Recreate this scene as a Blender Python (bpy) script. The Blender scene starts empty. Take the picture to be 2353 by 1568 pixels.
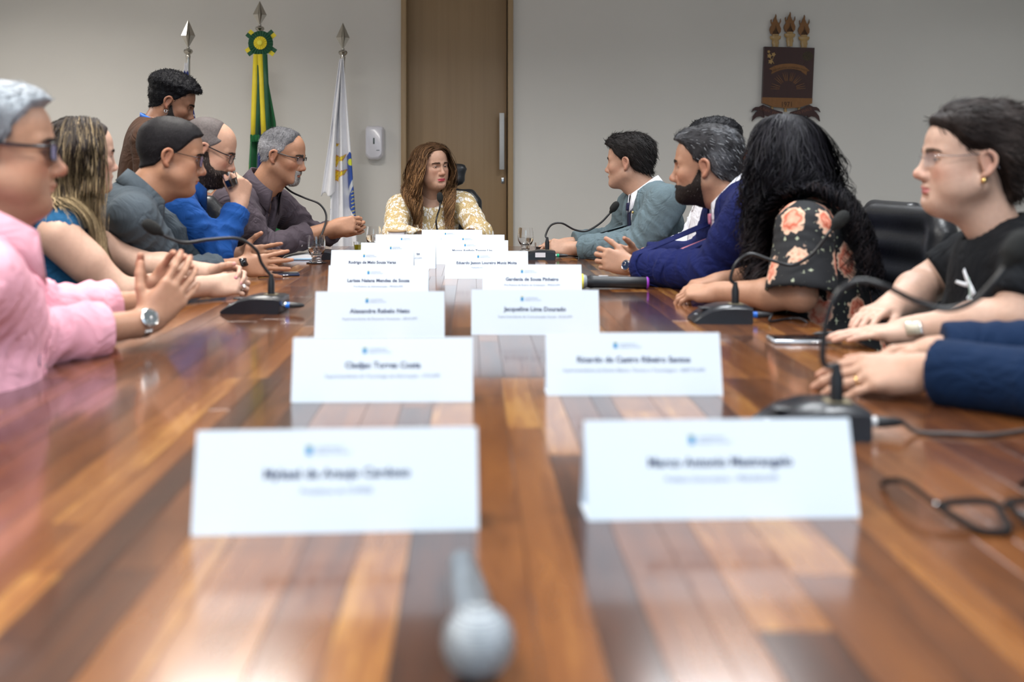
import bpy, bmesh, math, random
import numpy as np
from mathutils import Vector, Matrix
from mathutils.bvhtree import BVHTree

random.seed(7)
RNG = np.random.default_rng(7)
SC = bpy.context.scene
COL = SC.collection

# ------------------------------------------------------------------ camera
CAM_Z = 1.123
F_PX = 2353 * 35.0 / 36.0
VPX, VPY = 1085.0, 400.0
cam_d = bpy.data.cameras.new('camera')
cam_d.lens = 35.0
cam_d.sensor_width = 36.0
cam_d.shift_x = (1176.5 - VPX) / 2353.0
cam_d.shift_y = -(784.0 - VPY) / 2353.0
cam_d.clip_start = 0.05
cam_d.dof.use_dof = True
cam_d.dof.focus_distance = 4.7
cam_d.dof.aperture_fstop = 2.5
cam = bpy.data.objects.new('camera', cam_d)
cam.location = (0, 0, CAM_Z)
cam.rotation_euler = (math.pi / 2, 0, 0)
COL.objects.link(cam)
SC.camera = cam

def W(px, py, Y):
    """point seen at photo pixel (px, py) standing Y metres down the room"""
    return Vector(((px - VPX) * Y / F_PX, Y, CAM_Z - (py - VPY) * Y / F_PX))

# ------------------------------------------------------------------ world, exposure
world = bpy.data.worlds.new('world')
SC.world = world
world.use_nodes = True
world.node_tree.nodes['Background'].inputs[0].default_value = (0.75, 0.85, 1.0, 1)
world.node_tree.nodes['Background'].inputs[1].default_value = 0.25
SC.view_settings.view_transform = 'Standard'
SC.view_settings.look = 'None'
SC.view_settings.gamma = 1.0
SC.view_settings.use_curve_mapping = False
SC.view_settings.exposure = 0.05

# ------------------------------------------------------------------ lights (ceiling panels, two of them added wall washers, + the daylight of the near window wall)
PANELS = [(x, y) for y in (-0.6, 1.0, 2.6, 4.2) for x in (-1.05, 1.05)]
PANEL_Z = 2.78
def area_light(name, loc, size, size_y, power, color, rot=(0, 0, 0), spread=180):
    d = bpy.data.lights.new(name, 'AREA')
    d.shape = 'RECTANGLE'; d.size = size; d.size_y = size_y
    d.energy = power; d.color = color; d.spread = math.radians(spread)
    o = bpy.data.objects.new(name, d); o.location = loc; o.rotation_euler = rot
    COL.objects.link(o)
    return o
PANELS += [(-3.0, 5.0), (3.6, 5.0)]  # two extra panels, added out of view to wash the back wall with light
PANEL_W = {-1.05: 34.0, 1.05: 25.0, -3.0: 36.0, 3.6: 10.0}
for i, (x, y) in enumerate(PANELS):
    area_light('ceiling_panel_lamp', (x, y, PANEL_Z - 0.035), 0.58, 0.58, PANEL_W[x], (0.93, 0.97, 1.0) if x > 0 else (1.0, 0.96, 0.9), spread=150)
area_light('window_daylight', (0.2, -2.9, 1.75), 3.6, 1.5, 42.0, (0.55, 0.80, 1.0), rot=(math.pi / 2, 0, 0))

# ------------------------------------------------------------------ materials
MATS = {}
def mat(name, color=(0.8, 0.8, 0.8), rough=0.5, metal=0.0, noise=None, bump=None, coat=0.0, trans=0.0, ior=1.45,
        emit=None, attr=None, sheen=0.0, sss=0.0, stretch=None, alpha=1.0, spec=None, wrinkle=None):
    if name in MATS:
        return MATS[name]
    m = bpy.data.materials.new(name); m.use_nodes = True
    nt = m.node_tree; p = nt.nodes['Principled BSDF']
    p.inputs['Base Color'].default_value = (*color, 1)
    p.inputs['Roughness'].default_value = rough
    p.inputs['Metallic'].default_value = metal
    p.inputs['IOR'].default_value = ior
    p.inputs['Coat Weight'].default_value = coat
    p.inputs['Coat Roughness'].default_value = 0.08
    p.inputs['Transmission Weight'].default_value = trans
    p.inputs['Alpha'].default_value = alpha
    if spec is not None:
        p.inputs['Specular IOR Level'].default_value = spec
    if sheen:
        p.inputs['Sheen Weight'].default_value = sheen
        p.inputs['Sheen Roughness'].default_value = 0.5
    if sss:
        p.inputs['Subsurface Weight'].default_value = sss
        p.inputs['Subsurface Radius'].default_value = (1.0, 0.35, 0.2)
        p.inputs['Subsurface Scale'].default_value = 0.008
    if emit:
        p.inputs['Emission Color'].default_value = (*emit[0], 1)
        p.inputs['Emission Strength'].default_value = emit[1]
    src = None
    if attr:
        a = nt.nodes.new('ShaderNodeVertexColor'); a.layer_name = attr
        src = a.outputs['Color']
        nt.links.new(src, p.inputs['Base Color'])
    tc = mp = None
    if noise or bump:
        tc = nt.nodes.new('ShaderNodeTexCoord')
        mp = nt.nodes.new('ShaderNodeMapping')
        nt.links.new(tc.outputs['Object'], mp.inputs['Vector'])
        if stretch:
            mp.inputs['Scale'].default_value = stretch
    if noise:
        sc_, amt = noise
        n = nt.nodes.new('ShaderNodeTexNoise'); n.inputs['Scale'].default_value = sc_
        n.inputs['Detail'].default_value = 4
        nt.links.new(mp.outputs[0], n.inputs['Vector'])
        mr = nt.nodes.new('ShaderNodeMapRange')
        mr.inputs['From Min'].default_value = 0.25; mr.inputs['From Max'].default_value = 0.75
        mr.inputs['To Min'].default_value = 1 - amt; mr.inputs['To Max'].default_value = 1 + amt
        nt.links.new(n.outputs['Fac'], mr.inputs['Value'])
        mx = nt.nodes.new('ShaderNodeVectorMath'); mx.operation = 'SCALE'
        if src is not None:
            nt.links.new(src, mx.inputs[0])
        else:
            mx.inputs[0].default_value = color
        nt.links.new(mr.outputs[0], mx.inputs['Scale'])
        nt.links.new(mx.outputs[0], p.inputs['Base Color'])
    if bump:
        sc_, st = bump
        n = nt.nodes.new('ShaderNodeTexNoise'); n.inputs['Scale'].default_value = sc_
        n.inputs['Detail'].default_value = 3
        nt.links.new(mp.outputs[0], n.inputs['Vector'])
        b = nt.nodes.new('ShaderNodeBump'); b.inputs['Strength'].default_value = st
        b.inputs['Distance'].default_value = 0.002
        nt.links.new(n.outputs['Fac'], b.inputs['Height'])
        nt.links.new(b.outputs[0], p.inputs['Normal'])
        if wrinkle:          # soft creases of worn cloth
            n3 = nt.nodes.new('ShaderNodeTexNoise'); n3.inputs['Scale'].default_value = wrinkle[0]; n3.inputs['Detail'].default_value = 2.5
            n3.inputs['Distortion'].default_value = 1.6
            nt.links.new(mp.outputs[0], n3.inputs['Vector'])
            r3 = nt.nodes.new('ShaderNodeMath'); r3.operation = 'PINGPONG'; r3.inputs[1].default_value = 0.12
            nt.links.new(n3.outputs['Fac'], r3.inputs[0])
            b3 = nt.nodes.new('ShaderNodeBump'); b3.inputs['Strength'].default_value = wrinkle[1]; b3.inputs['Distance'].default_value = 0.05
            nt.links.new(r3.outputs[0], b3.inputs['Height']); nt.links.new(b3.outputs[0], b.inputs['Normal'])
    MATS[name] = m
    return m

def wood_mat(name, ramp, scale=(18, 1.2, 18), rough=0.16, coat=0.6, rnd=True, contrast=1.0):
    """grain along local Y; tone picked per object"""
    m = bpy.data.materials.new(name); m.use_nodes = True
    nt = m.node_tree; p = nt.nodes['Principled BSDF']; L = nt.links.new
    tc = nt.nodes.new('ShaderNodeTexCoord'); mp = nt.nodes.new('ShaderNodeMapping')
    mp.inputs['Scale'].default_value = scale
    L(tc.outputs['Object'], mp.inputs['Vector'])
    oi = nt.nodes.new('ShaderNodeObjectInfo')
    mu = nt.nodes.new('ShaderNodeMath'); mu.operation = 'MULTIPLY'; mu.inputs[1].default_value = 61.7
    L(oi.outputs['Random'], mu.inputs[0])
    cx = nt.nodes.new('ShaderNodeCombineXYZ'); L(mu.outputs[0], cx.inputs[0]); L(mu.outputs[0], cx.inputs[1])
    L(cx.outputs[0], mp.inputs['Location'])
    n = nt.nodes.new('ShaderNodeTexNoise'); n.inputs['Scale'].default_value = 1.0; n.inputs['Detail'].default_value = 6
    n.inputs['Distortion'].default_value = 0.6
    L(mp.outputs[0], n.inputs['Vector'])
    n2 = nt.nodes.new('ShaderNodeTexNoise'); n2.inputs['Scale'].default_value = 7.0; n2.inputs['Detail'].default_value = 5
    L(mp.outputs[0], n2.inputs['Vector'])
    a = nt.nodes.new('ShaderNodeMath'); a.operation = 'MULTIPLY_ADD'; a.inputs[1].default_value = 0.55 * contrast
    L(n.outputs['Fac'], a.inputs[0])
    b = nt.nodes.new('ShaderNodeMath'); b.operation = 'MULTIPLY_ADD'; b.inputs[1].default_value = 0.22 * contrast; b.inputs[2].default_value = -0.385 * contrast
    L(n2.outputs['Fac'], b.inputs[0]); L(b.outputs[0], a.inputs[2])
    c = nt.nodes.new('ShaderNodeMath'); c.operation = 'ADD'; c.inputs[1].default_value = 0.5
    if rnd:
        rm = nt.nodes.new('ShaderNodeMapRange'); rm.inputs['To Min'].default_value = 0.16; rm.inputs['To Max'].default_value = 0.98
        L(oi.outputs['Random'], rm.inputs['Value']); L(rm.outputs[0], c.inputs[1])
    L(a.outputs[0], c.inputs[0])
    r = nt.nodes.new('ShaderNodeValToRGB')
    els = r.color_ramp.elements
    els[0].position = ramp[0][0]; els[0].color = (*ramp[0][1], 1)
    els[1].position = ramp[-1][0]; els[1].color = (*ramp[-1][1], 1)
    for pos, colr in ramp[1:-1]:
        e = els.new(pos); e.color = (*colr, 1)
    L(c.outputs[0], r.inputs['Fac'])
    L(r.outputs[0], p.inputs['Base Color'])
    p.inputs['Roughness'].default_value = rough
    p.inputs['Coat Weight'].default_value = coat
    p.inputs['Coat Roughness'].default_value = 0.1
    bp = nt.nodes.new('ShaderNodeBump'); bp.inputs['Strength'].default_value = 0.05; bp.inputs['Distance'].default_value = 0.001
    L(n2.outputs['Fac'], bp.inputs['Height']); L(bp.outputs[0], p.inputs['Normal'])
    MATS[name] = m
    return m

# ------------------------------------------------------------------ mesh helpers
def link(o, parent=None):
    COL.objects.link(o)
    if parent is not None:
        o.parent = parent
        o.matrix_parent_inverse = parent_world(parent).inverted()
    return o
def parent_world(p):
    m = p.matrix_basis.copy()
    q = p
    while q.parent is not None:
        m = q.parent.matrix_basis @ q.matrix_parent_inverse @ m if False else parent_world(q.parent) @ q.matrix_parent_inverse @ q.matrix_basis
        break
    return m
def mesh_obj(name, V, Fc, m=None, parent=None, smooth=True, col=None):
    """V: (n,3) world coords, Fc: list/array of faces"""
    me = bpy.data.meshes.new(name)
    V = np.asarray(V, dtype=np.float32)
    if isinstance(Fc, np.ndarray):
        nf, k = Fc.shape
        me.vertices.add(len(V)); me.vertices.foreach_set('co', V.ravel())
        me.loops.add(nf * k); me.loops.foreach_set('vertex_index', Fc.astype(np.int32).ravel())
        me.polygons.add(nf)
        me.polygons.foreach_set('loop_start', (np.arange(nf) * k).astype(np.int32))
        me.polygons.foreach_set('loop_total', np.full(nf, k, dtype=np.int32))
        me.update(calc_edges=True)
    else:
        me.from_pydata([tuple(map(float, v)) for v in V], [], [tuple(int(i) for i in f) for f in Fc])
        me.update()
    if smooth:
        me.polygons.foreach_set('use_smooth', np.ones(len(me.polygons), dtype=bool))
    if col is not None:
        a = me.color_attributes.new('Col', 'FLOAT_COLOR', 'POINT')
        c4 = np.ones((len(V), 4), dtype=np.float32); c4[:, :3] = col
        a.data.foreach_set('color', c4.ravel())
    if m is not None:
        me.materials.append(m)
    o = bpy.data.objects.new(name, me)
    return link(o, parent)

class MB:
    """collects simple shapes into one mesh"""
    def __init__(s): s.V = []; s.F = []
    def add(s, V, F, M=None):
        b = len(s.V)
        for v in V:
            v = Vector(v)
            s.V.append(tuple(M @ v) if M is not None else tuple(v))
        for f in F: s.F.append(tuple(b + i for i in f))
        return s
    def box(s, c, d, M=None, bev=0.0):
        cx, cy, cz = c; dx, dy, dz = d[0] / 2, d[1] / 2, d[2] / 2
        if bev <= 0:
            V = [(cx + a * dx, cy + b * dy, cz + e * dz) for e in (-1, 1) for b in (-1, 1) for a in (-1, 1)]
            F = [(0, 2, 3, 1), (4, 5, 7, 6), (0, 1, 5, 4), (2, 6, 7, 3), (0, 4, 6, 2), (1, 3, 7, 5)]
            return s.add(V, F, M)
        bm = bmesh.new(); bmesh.ops.create_cube(bm, size=1.0)
        for v in bm.verts: v.co = Vector((v.co.x * d[0], v.co.y * d[1], v.co.z * d[2]))
        bmesh.ops.bevel(bm, geom=bm.edges[:], offset=bev, segments=2, affect='EDGES', profile=0.5)
        for v in bm.verts: v.co += Vector(c)
        bm.verts.index_update()
        V = [v.co.copy() for v in bm.verts]; F = [[v.index for v in f.verts] for f in bm.faces]
        bm.free()
        return s.add(V, F, M)
    def tube(s, pts, r, n=10, M=None, cap=True):
        pts = [Vector(p) for p in pts]
        rs = r if hasattr(r, '__len__') else [r] * len(pts)
        V = []; F = []
        t0 = (pts[1] - pts[0]).normalized()
        u = t0.orthogonal().normalized()
        for i, p in enumerate(pts):
            t = (pts[min(i + 1, len(pts) - 1)] - pts[max(i - 1, 0)]).normalized()
            u = (u - t * u.dot(t)).normalized(); w = t.cross(u)
            for k in range(n):
                a = 2 * math.pi * k / n
                V.append(p + (u * math.cos(a) + w * math.sin(a)) * rs[i])
        for i in range(len(pts) - 1):
            for k in range(n):
                F.append((i * n + k, i * n + (k + 1) % n, (i + 1) * n + (k + 1) % n, (i + 1) * n + k))
        if cap:
            F.append(tuple(range(n - 1, -1, -1))); F.append(tuple((len(pts) - 1) * n + k for k in range(n)))
        return s.add(V, F, M)
    def lathe(s, prof, n=24, M=None, cap=True):
        """prof: list of (r, z)"""
        V = []; F = []
        for r, z in prof:
            for k in range(n):
                a = 2 * math.pi * k / n
                V.append((r * math.cos(a), r * math.sin(a), z))
        for i in range(len(prof) - 1):
            for k in range(n):
                F.append((i * n + k, i * n + (k + 1) % n, (i + 1) * n + (k + 1) % n, (i + 1) * n + k))
        if cap:
            F.append(tuple(range(n - 1, -1, -1))); F.append(tuple((len(prof) - 1) * n + k for k in range(n)))
        return s.add(V, F, M)
    def prism(s, poly, t0, t1, M=None, axis='y'):
        """2-D polygon (a,b) extruded between t0 and t1; axis y -> (a, t, b), z -> (a, b, t), x -> (t, a, b)"""
        def P(a, b, t):
            return (a, t, b) if axis == 'y' else ((a, b, t) if axis == 'z' else (t, a, b))
        n = len(poly)
        V = [P(a, b, t0) for a, b in poly] + [P(a, b, t1) for a, b in poly]
        F = [tuple(range(n)), tuple(range(2 * n - 1, n - 1, -1))]
        F += [(i, i + n, (i + 1) % n + n, (i + 1) % n) for i in range(n)]
        return s.add(V, F, M)
    def sphere(s, c, r, nu=16, nv=10, M=None):
        rr = r if hasattr(r, '__len__') else (r, r, r)
        V = []; F = []
        for j in range(nv + 1):
            th = math.pi * j / nv
            for k in range(nu):
                a = 2 * math.pi * k / nu
                V.append((c[0] + rr[0] * math.sin(th) * math.cos(a), c[1] + rr[1] * math.sin(th) * math.sin(a), c[2] + rr[2] * math.cos(th)))
        for j in range(nv):
            for k in range(nu):
                F.append((j * nu + k, (j + 1) * nu + k, (j + 1) * nu + (k + 1) % nu, j * nu + (k + 1) % nu))
        return s.add(V, F, M)
    def build(s, name, m, parent=None, smooth=True, M=None, sharp=40):
        me = bpy.data.meshes.new(name)
        me.from_pydata(s.V, [], s.F); me.update()
        bm = bmesh.new(); bm.from_mesh(me)
        bmesh.ops.remove_doubles(bm, verts=bm.verts, dist=1e-6)
        bmesh.ops.recalc_face_normals(bm, faces=bm.faces)
        if smooth:
            for e in bm.edges:
                if len(e.link_faces) == 2 and e.calc_face_angle(0) > math.radians(sharp): e.smooth = False
        bm.to_mesh(me); bm.free()
        if smooth:
            me.polygons.foreach_set('use_smooth', np.ones(len(me.polygons), dtype=bool))
        me.materials.append(m)
        o = bpy.data.objects.new(name, me)
        if M is not None: o.matrix_basis = M
        COL.objects.link(o)
        if parent is not None:
            o.parent = parent
        return o

def spline(pts, n=8):
    """Catmull-Rom through pts"""
    P = [Vector(p) for p in pts]
    P = [P[0] * 2 - P[1]] + P + [P[-1] * 2 - P[-2]]
    out = []
    for i in range(1, len(P) - 2):
        for k in range(n):
            t = k / n
            a, b, c, d = P[i - 1], P[i], P[i + 1], P[i + 2]
            out.append(0.5 * ((2 * b) + (c - a) * t + (2 * a - 5 * b + 4 * c - d) * t * t + (3 * b - a - 3 * c + d) * t ** 3))
    out.append(P[-2])
    return out

def empty(name, loc=(0, 0, 0), rz=0.0):
    o = bpy.data.objects.new(name, None)
    o.location = loc; o.rotation_euler = (0, 0, rz); o.empty_display_size = 0.1
    COL.objects.link(o)
    return o
def tag(o, label=None, cat=None, group=None, kind=None):
    if label: o['label'] = label
    if cat: o['category'] = cat
    if group: o['group'] = group
    if kind: o['kind'] = kind
    return o
def copy_tree(o, parent=None):
    c = o.copy(); COL.objects.link(c)
    if parent is not None: c.parent = parent
    for ch in o.children: copy_tree(ch, c)
    return c

_font_cache = {}
def text_mesh(txt, size, bold=0.0, align='CENTER', spacing=1.0):
    cu = bpy.data.curves.new('txt', 'FONT')
    cu.body = txt; cu.size = size; cu.align_x = align; cu.align_y = 'CENTER'
    cu.offset = bold; cu.space_character = spacing; cu.resolution_u = 3
    o = bpy.data.objects.new('txt', cu)
    COL.objects.link(o)
    dg = bpy.context.evaluated_depsgraph_get()
    dg.update()
    me = bpy.data.meshes.new_from_object(o.evaluated_get(dg))
    V = [v.co.copy() for v in me.vertices]; F = [tuple(p.vertices) for p in me.polygons]
    bpy.data.objects.remove(o); bpy.data.curves.remove(cu); bpy.data.meshes.remove(me)
    return V, F
# ================================================================== the room
X0, X1, Y0, Y1, H = -3.6, 4.2, -3.1, 6.9, 2.8
M_WALL = mat('wall_paint', (0.70, 0.675, 0.64), 0.85, noise=(1.3, 0.03), bump=(220, 0.15))
M_CEIL = mat('ceiling_paint', (0.75, 0.75, 0.74), 0.9, noise=(2, 0.02))
M_FLOOR = mat('floor_stone', (0.35, 0.33, 0.30), 0.35, noise=(6, 0.15))
M_CHROME = mat('brushed_steel', (0.62, 0.62, 0.63), 0.28, 1.0, noise=(60, 0.05))
M_BLACK = mat('black_plastic', (0.012, 0.013, 0.016), 0.38, noise=(30, 0.15))
M_WHITEP = mat('white_plastic', (0.72, 0.72, 0.78), 0.25, noise=(10, 0.02))
def struct(name, mb, m, label=None):
    o = mb.build(name, m, smooth=False); o['kind'] = 'structure'
    return o
struct('floor', MB().box(((X0 + X1) / 2, (Y0 + Y1) / 2, -0.05), (X1 - X0, Y1 - Y0, 0.1)), M_FLOOR)
struct('ceiling', MB().box(((X0 + X1) / 2, (Y0 + Y1) / 2, H + 0.05), (X1 - X0, Y1 - Y0, 0.1)), M_CEIL)
struct('wall_left', MB().box((X0 - 0.05, (Y0 + Y1) / 2, H / 2), (0.1, Y1 - Y0, H)), M_WALL)
struct('wall_right', MB().box((X1 + 0.05, (Y0 + Y1) / 2, H / 2), (0.1, Y1 - Y0, H)), M_WALL)
# back wall with the door opening
dx0 = W(922, 0, Y1).x; dx1 = W(1179, 0, Y1).x
wb = MB()
wb.box(((X0 + dx0) / 2 - 0.05, Y1 + 0.06, H / 2), (dx0 - X0 + 0.1, 0.12, H))
wb.box(((X1 + dx1) / 2 + 0.05, Y1 + 0.06, H / 2), (X1 - dx1 + 0.1, 0.12, H))
wb.box(((dx0 + dx1) / 2, Y1 + 0.06, H - 0.06), (dx1 - dx0, 0.12, 0.12))
struct('wall_back', wb, M_WALL)
# near wall: sill, lintel and piers around a wide window
wn = MB()
wn.box(((X0 + X1) / 2, Y0 - 0.06, 0.45), (X1 - X0, 0.12, 0.9))
wn.box(((X0 + X1) / 2, Y0 - 0.06, 2.7), (X1 - X0, 0.12, 0.2))
wn.box((X0 + 0.5, Y0 - 0.06, 1.75), (1.0, 0.12, 1.7)); wn.box((X1 - 0.5, Y0 - 0.06, 1.75), (1.0, 0.12, 1.7))
struct('wall_near', wn, M_WALL)
bb = MB().box(((X0 + dx0) / 2, Y1 - 0.008, 0.05), (dx0 - X0, 0.016, 0.1)); struct('baseboard_left', bb, M_WHITEP)
bb = MB().box(((X1 + dx1) / 2, Y1 - 0.008, 0.05), (X1 - dx1, 0.016, 0.1)); struct('baseboard_right', bb, M_WHITEP)

# the door
M_DOOR = wood_mat('door_veneer', [(0.0, (0.20, 0.125, 0.062)), (0.5, (0.31, 0.205, 0.11)), (1.0, (0.40, 0.28, 0.16))], scale=(26, 26, 0.5), rough=0.42, coat=0.0, rnd=False, contrast=0.8)
M_JAMB = wood_mat('door_jamb_wood', [(0.0, (0.25, 0.16, 0.08)), (0.5, (0.36, 0.245, 0.13)), (1.0, (0.46, 0.33, 0.19))], scale=(30, 30, 0.6), rough=0.4, coat=0.0, rnd=False)
door = empty('door_1', ((dx0 + dx1) / 2, Y1, 0)); door['kind'] = 'structure'
dw = dx1 - dx0; dh = H - 0.12
jw = 0.036
MB().box((-dw / 2 + jw / 2, 0.045, dh / 2), (jw, 0.15, dh), bev=0.003).build('door_jamb', M_JAMB, door)
MB().box((dw / 2 - jw / 2, 0.045, dh / 2), (jw, 0.15, dh), bev=0.003).build('door_jamb', M_JAMB, door)
MB().box((0, 0.06, dh - 0.02), (dw - 2 * jw, 0.12, 0.04), bev=0.003).build('door_head', M_JAMB, door)
leaf = MB().box((-0.004, 0.075, dh / 2 - 0.03), (dw - 2 * jw - 0.006, 0.04, dh - 0.08), bev=0.002).build('door_leaf', M_DOOR, door)
MB().box((0, 0.115, dh / 2), (dw, 0.012, dh)).build('door_lining', M_JAMB, door, smooth=False)
M_HANDLE = mat('satin_aluminium', (0.50, 0.50, 0.50), 0.55, 0.5, noise=(60, 0.03))
hx = W(1153, 0, Y1).x - door.location.x
z0, z1 = W(0, 390, Y1).z, W(0, 260, Y1).z
hb = MB().box((hx, -0.012, (z0 + z1) / 2), (0.034, 0.014, z1 - z0), bev=0.003)
hb.box((hx, 0.026, z0 + 0.03), (0.014, 0.07, 0.014)); hb.box((hx, 0.026, z1 - 0.03), (0.014, 0.07, 0.014))
hb.build('pull_handle', M_HANDLE, leaf)
zl = W(0, 415, Y1).z
lk = MB().box((hx + 0.008, 0.052, zl), (0.022, 0.008, 0.042), bev=0.006); lk.lathe([(0.006, 0), (0.006, 0.004)], 12, Matrix.Translation((hx + 0.008, 0.048, zl)) @ Matrix.Rotation(math.pi / 2, 4, 'X'))
lk.build('lock', M_CHROME, leaf)

# near-wall window (behind the photographer)
win = empty('window_1', ((X0 + X1) / 2, Y0, 1.75)); win['kind'] = 'structure'
M_ALU = mat('window_aluminium', (0.6, 0.6, 0.6), 0.4, 0.8, noise=(20, 0.03))
ww = X1 - X0 - 2.0
for zz in (-0.83, 0.83): MB().box((0, -0.06, zz), (ww, 0.06, 0.05)).build('window_frame', M_ALU, win, smooth=False)
for k in range(5): MB().box((-ww / 2 + ww * k / 4, -0.06, 0), (0.05, 0.06, 1.7)).build('mullion', M_ALU, win, smooth=False)

# ceiling luminaires, the two added wall-wash panels among them
M_DIFF = mat('light_diffuser', (0.9, 0.9, 0.9), 0.5, emit=((0.95, 0.98, 1.0), 2.0), noise=(5, 0.01))
for i, (x, y) in enumerate(PANELS):
    cl = empty('ceiling_light', (x, y, PANEL_Z))
    tag(cl, 'square recessed ceiling light panel above the meeting room', 'ceiling light', 'ceiling light panels')
    fr = MB()
    for a, b, c, d in ((0, 0.31, 0.64, 0.02), (0, -0.31, 0.64, 0.02), (0.31, 0, 0.02, 0.6), (-0.31, 0, 0.02, 0.6)):
        fr.box((a, b, 0.0), (c, d, 0.03))
    fr.build('frame', M_WHITEP, cl, smooth=False)
    MB().box((0, 0, 0.005), (0.6, 0.6, 0.01)).build('diffuser', M_DIFF, cl, smooth=False)

# soap dispenser
sd_c = W(860.5, 328.5, Y1 - 0.05)
sd = empty('soap_dispenser', (sd_c.x, Y1, sd_c.z)); tag(sd, 'white wall-mounted hand soap dispenser between the white flag and the door', 'dispenser')
M_DISP = mat('dispenser_plastic', (0.74, 0.73, 0.80), 0.18, noise=(4, 0.02))
hw, hh = 0.063, 0.116
def rr_outline(hw, hh, rt, rb, n=7):
    pts = []
    for cx, cz, r, a0 in ((hw - rt, hh - rt, rt, 0), (-hw + rt, hh - rt, rt, 90), (-hw + rb, -hh + rb, rb, 180), (hw - rb, -hh + rb, rb, 270)):
        for k in range(n + 1):
            a = math.radians(a0 + 90 * k / n); pts.append((cx + r * math.cos(a), cz + r * math.sin(a)))
    return pts
def dome(name, outl, depth, m, parent, steps=6, taper=0.82):
    mb = MB(); n = len(outl); V = []; F = []
    for s in range(steps + 1):
        t = s / steps; sc_ = 1 - (1 - taper) * (1 - math.sqrt(max(0, 1 - t ** 2.4)))
        for a, b in outl: V.append((a * sc_, -depth * (0.35 + 0.65 * t if s else 0.0), b * sc_))
    for s in range(steps):
        for i in range(n): F.append((s * n + i, s * n + (i + 1) % n, (s + 1) * n + (i + 1) % n, (s + 1) * n + i))
    F.append(tuple(steps * n + i for i in range(n)))
    mb.add(V, F)
    return mb.build(name, m, parent)
dome('cover', rr_outline(hw, hh, 0.022, 0.045), 0.095, M_DISP, sd)
MB().box((0.0, -0.0955, 0.012), (0.011, 0.003, 0.042), bev=0.001).build('level_window', mat('dark_window', (0.09, 0.11, 0.11), 0.2, noise=(40, .2)), sd)
MB().box((0.028, -0.0945, -0.052), (0.022, 0.0015, 0.006)).build('maker_mark', mat('grey_print', (0.25, 0.28, 0.32), 0.5, noise=(60, .1)), sd)
MB().box((0.0, -0.093, -0.068), (0.098, 0.002, 0.0012)).build('push_bar_seam', mat('seam_grey', (0.45, 0.45, 0.5), 0.5, noise=(60, .05)), sd)

# wall socket low on the back wall
ws_c = W(1984, 632, Y1)
ws = empty('wall_socket', (ws_c.x, Y1, ws_c.z)); tag(ws, 'small pale wall socket plate low on the back wall behind the leather chair', 'socket')
MB().box((0, -0.005, 0), (0.075, 0.01, 0.118), bev=0.003).build('plate', M_WHITEP, ws)
for s in (-1, 1): MB().lathe([(0.018, 0), (0.018, 0.002)], 16, Matrix.Translation((0, -0.0115, 0.026 * s)) @ Matrix.Rotation(-math.pi / 2, 4, 'X')).build('outlet', mat('socket_grey', (0.3, 0.3, 0.3), 0.5, noise=(20, .05)), ws)

# ================================================================== the table
TX0, TX1, TY0, TY1, TZ = -0.86, 0.85, 0.30, 5.14, 0.75
table = empty('conference_table', (0, (TY0 + TY1) / 2, 0))
tag(table, 'long glossy conference table of mixed brown hardwood strips', 'table')
ty = table.location.y
M_PLANK = wood_mat('table_hardwood', [(0.0, (0.030, 0.011, 0.006)), (0.25, (0.060, 0.021, 0.009)), (0.55, (0.125, 0.042, 0.012)), (0.8, (0.185, 0.066, 0.017)), (0.93, (0.25, 0.10, 0.026)), (1.0, (0.33, 0.155, 0.04))], scale=(34, 3.4, 34), rough=0.2, coat=0.55, contrast=1.5)
M_TSIDE = wood_mat('table_base_wood', [(0.0, (0.04, 0.014, 0.006)), (0.5, (0.1, 0.035, 0.012)), (1.0, (0.18, 0.07, 0.02))], scale=(14, 14, 1.5), rough=0.35, coat=0.2, rnd=False)
MB().box((0, 0, TZ - 0.026), (TX1 - TX0 - 0.006, TY1 - TY0 - 0.006, 0.04)).build('core_board', M_TSIDE, table, smooth=False)
for sx in (-1, 1): MB().box((sx * 0.35, 0, TZ - 0.4), (0.06, TY1 - TY0 - 0.8, 0.68)).build('leg_panel', M_TSIDE, table, smooth=False)
for yy in (-2.05, 0, 2.05): MB().box((0, yy, TZ - 0.4), (0.7, 0.06, 0.66)).build('cross_panel', M_TSIDE, table, smooth=False)
prng = random.Random(11)
seams = [TY0, 1.818, 3.63, TY1]
nplank = 0
for s in range(3):
    ya, yb = seams[s], seams[s + 1]
    x = TX0
    while x < TX1 - 1e-4:
        w_ = prng.choice([0.034, 0.04, 0.045, 0.05, 0.055, 0.065, 0.075])
        if TX1 - (x + w_) < 0.04: w_ = TX1 - x
        y = ya
        first = True
        while y < yb - 1e-4:
            l_ = prng.uniform(0.35, 1.25) * (0.6 if first else 1.0); first = False
            if yb - (y + l_) < 0.22: l_ = yb - y
            g = 0.00035
            mb = MB().box((0, 0, 0), (w_ - 2 * g, l_ - 2 * g, 0.006), bev=0.0004)
            o = mb.build('plank', M_PLANK, table, smooth=False)
            o.location = (x + w_ / 2 - table.location.x, y + l_ / 2 - ty, TZ - 0.003)
            nplank += 1
            y += l_
        x += w_
# edge trim of the top
M_EDGE = M_TSIDE
for sx, xx in ((-1, TX0), (1, TX1)): MB().box((xx + sx * 0.006, 0, TZ - 0.027), (0.012, TY1 - TY0 + 0.024, 0.052), bev=0.004).build('edge_band', M_EDGE, table)
for sy in (-1, 1): MB().box(((TX0 + TX1) / 2, sy * (TY1 - TY0) / 2 + sy * 0.006, TZ - 0.027), (TX1 - TX0, 0.012, 0.052), bev=0.004).build('edge_band', M_EDGE, table)
print('planks', nplank)
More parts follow.
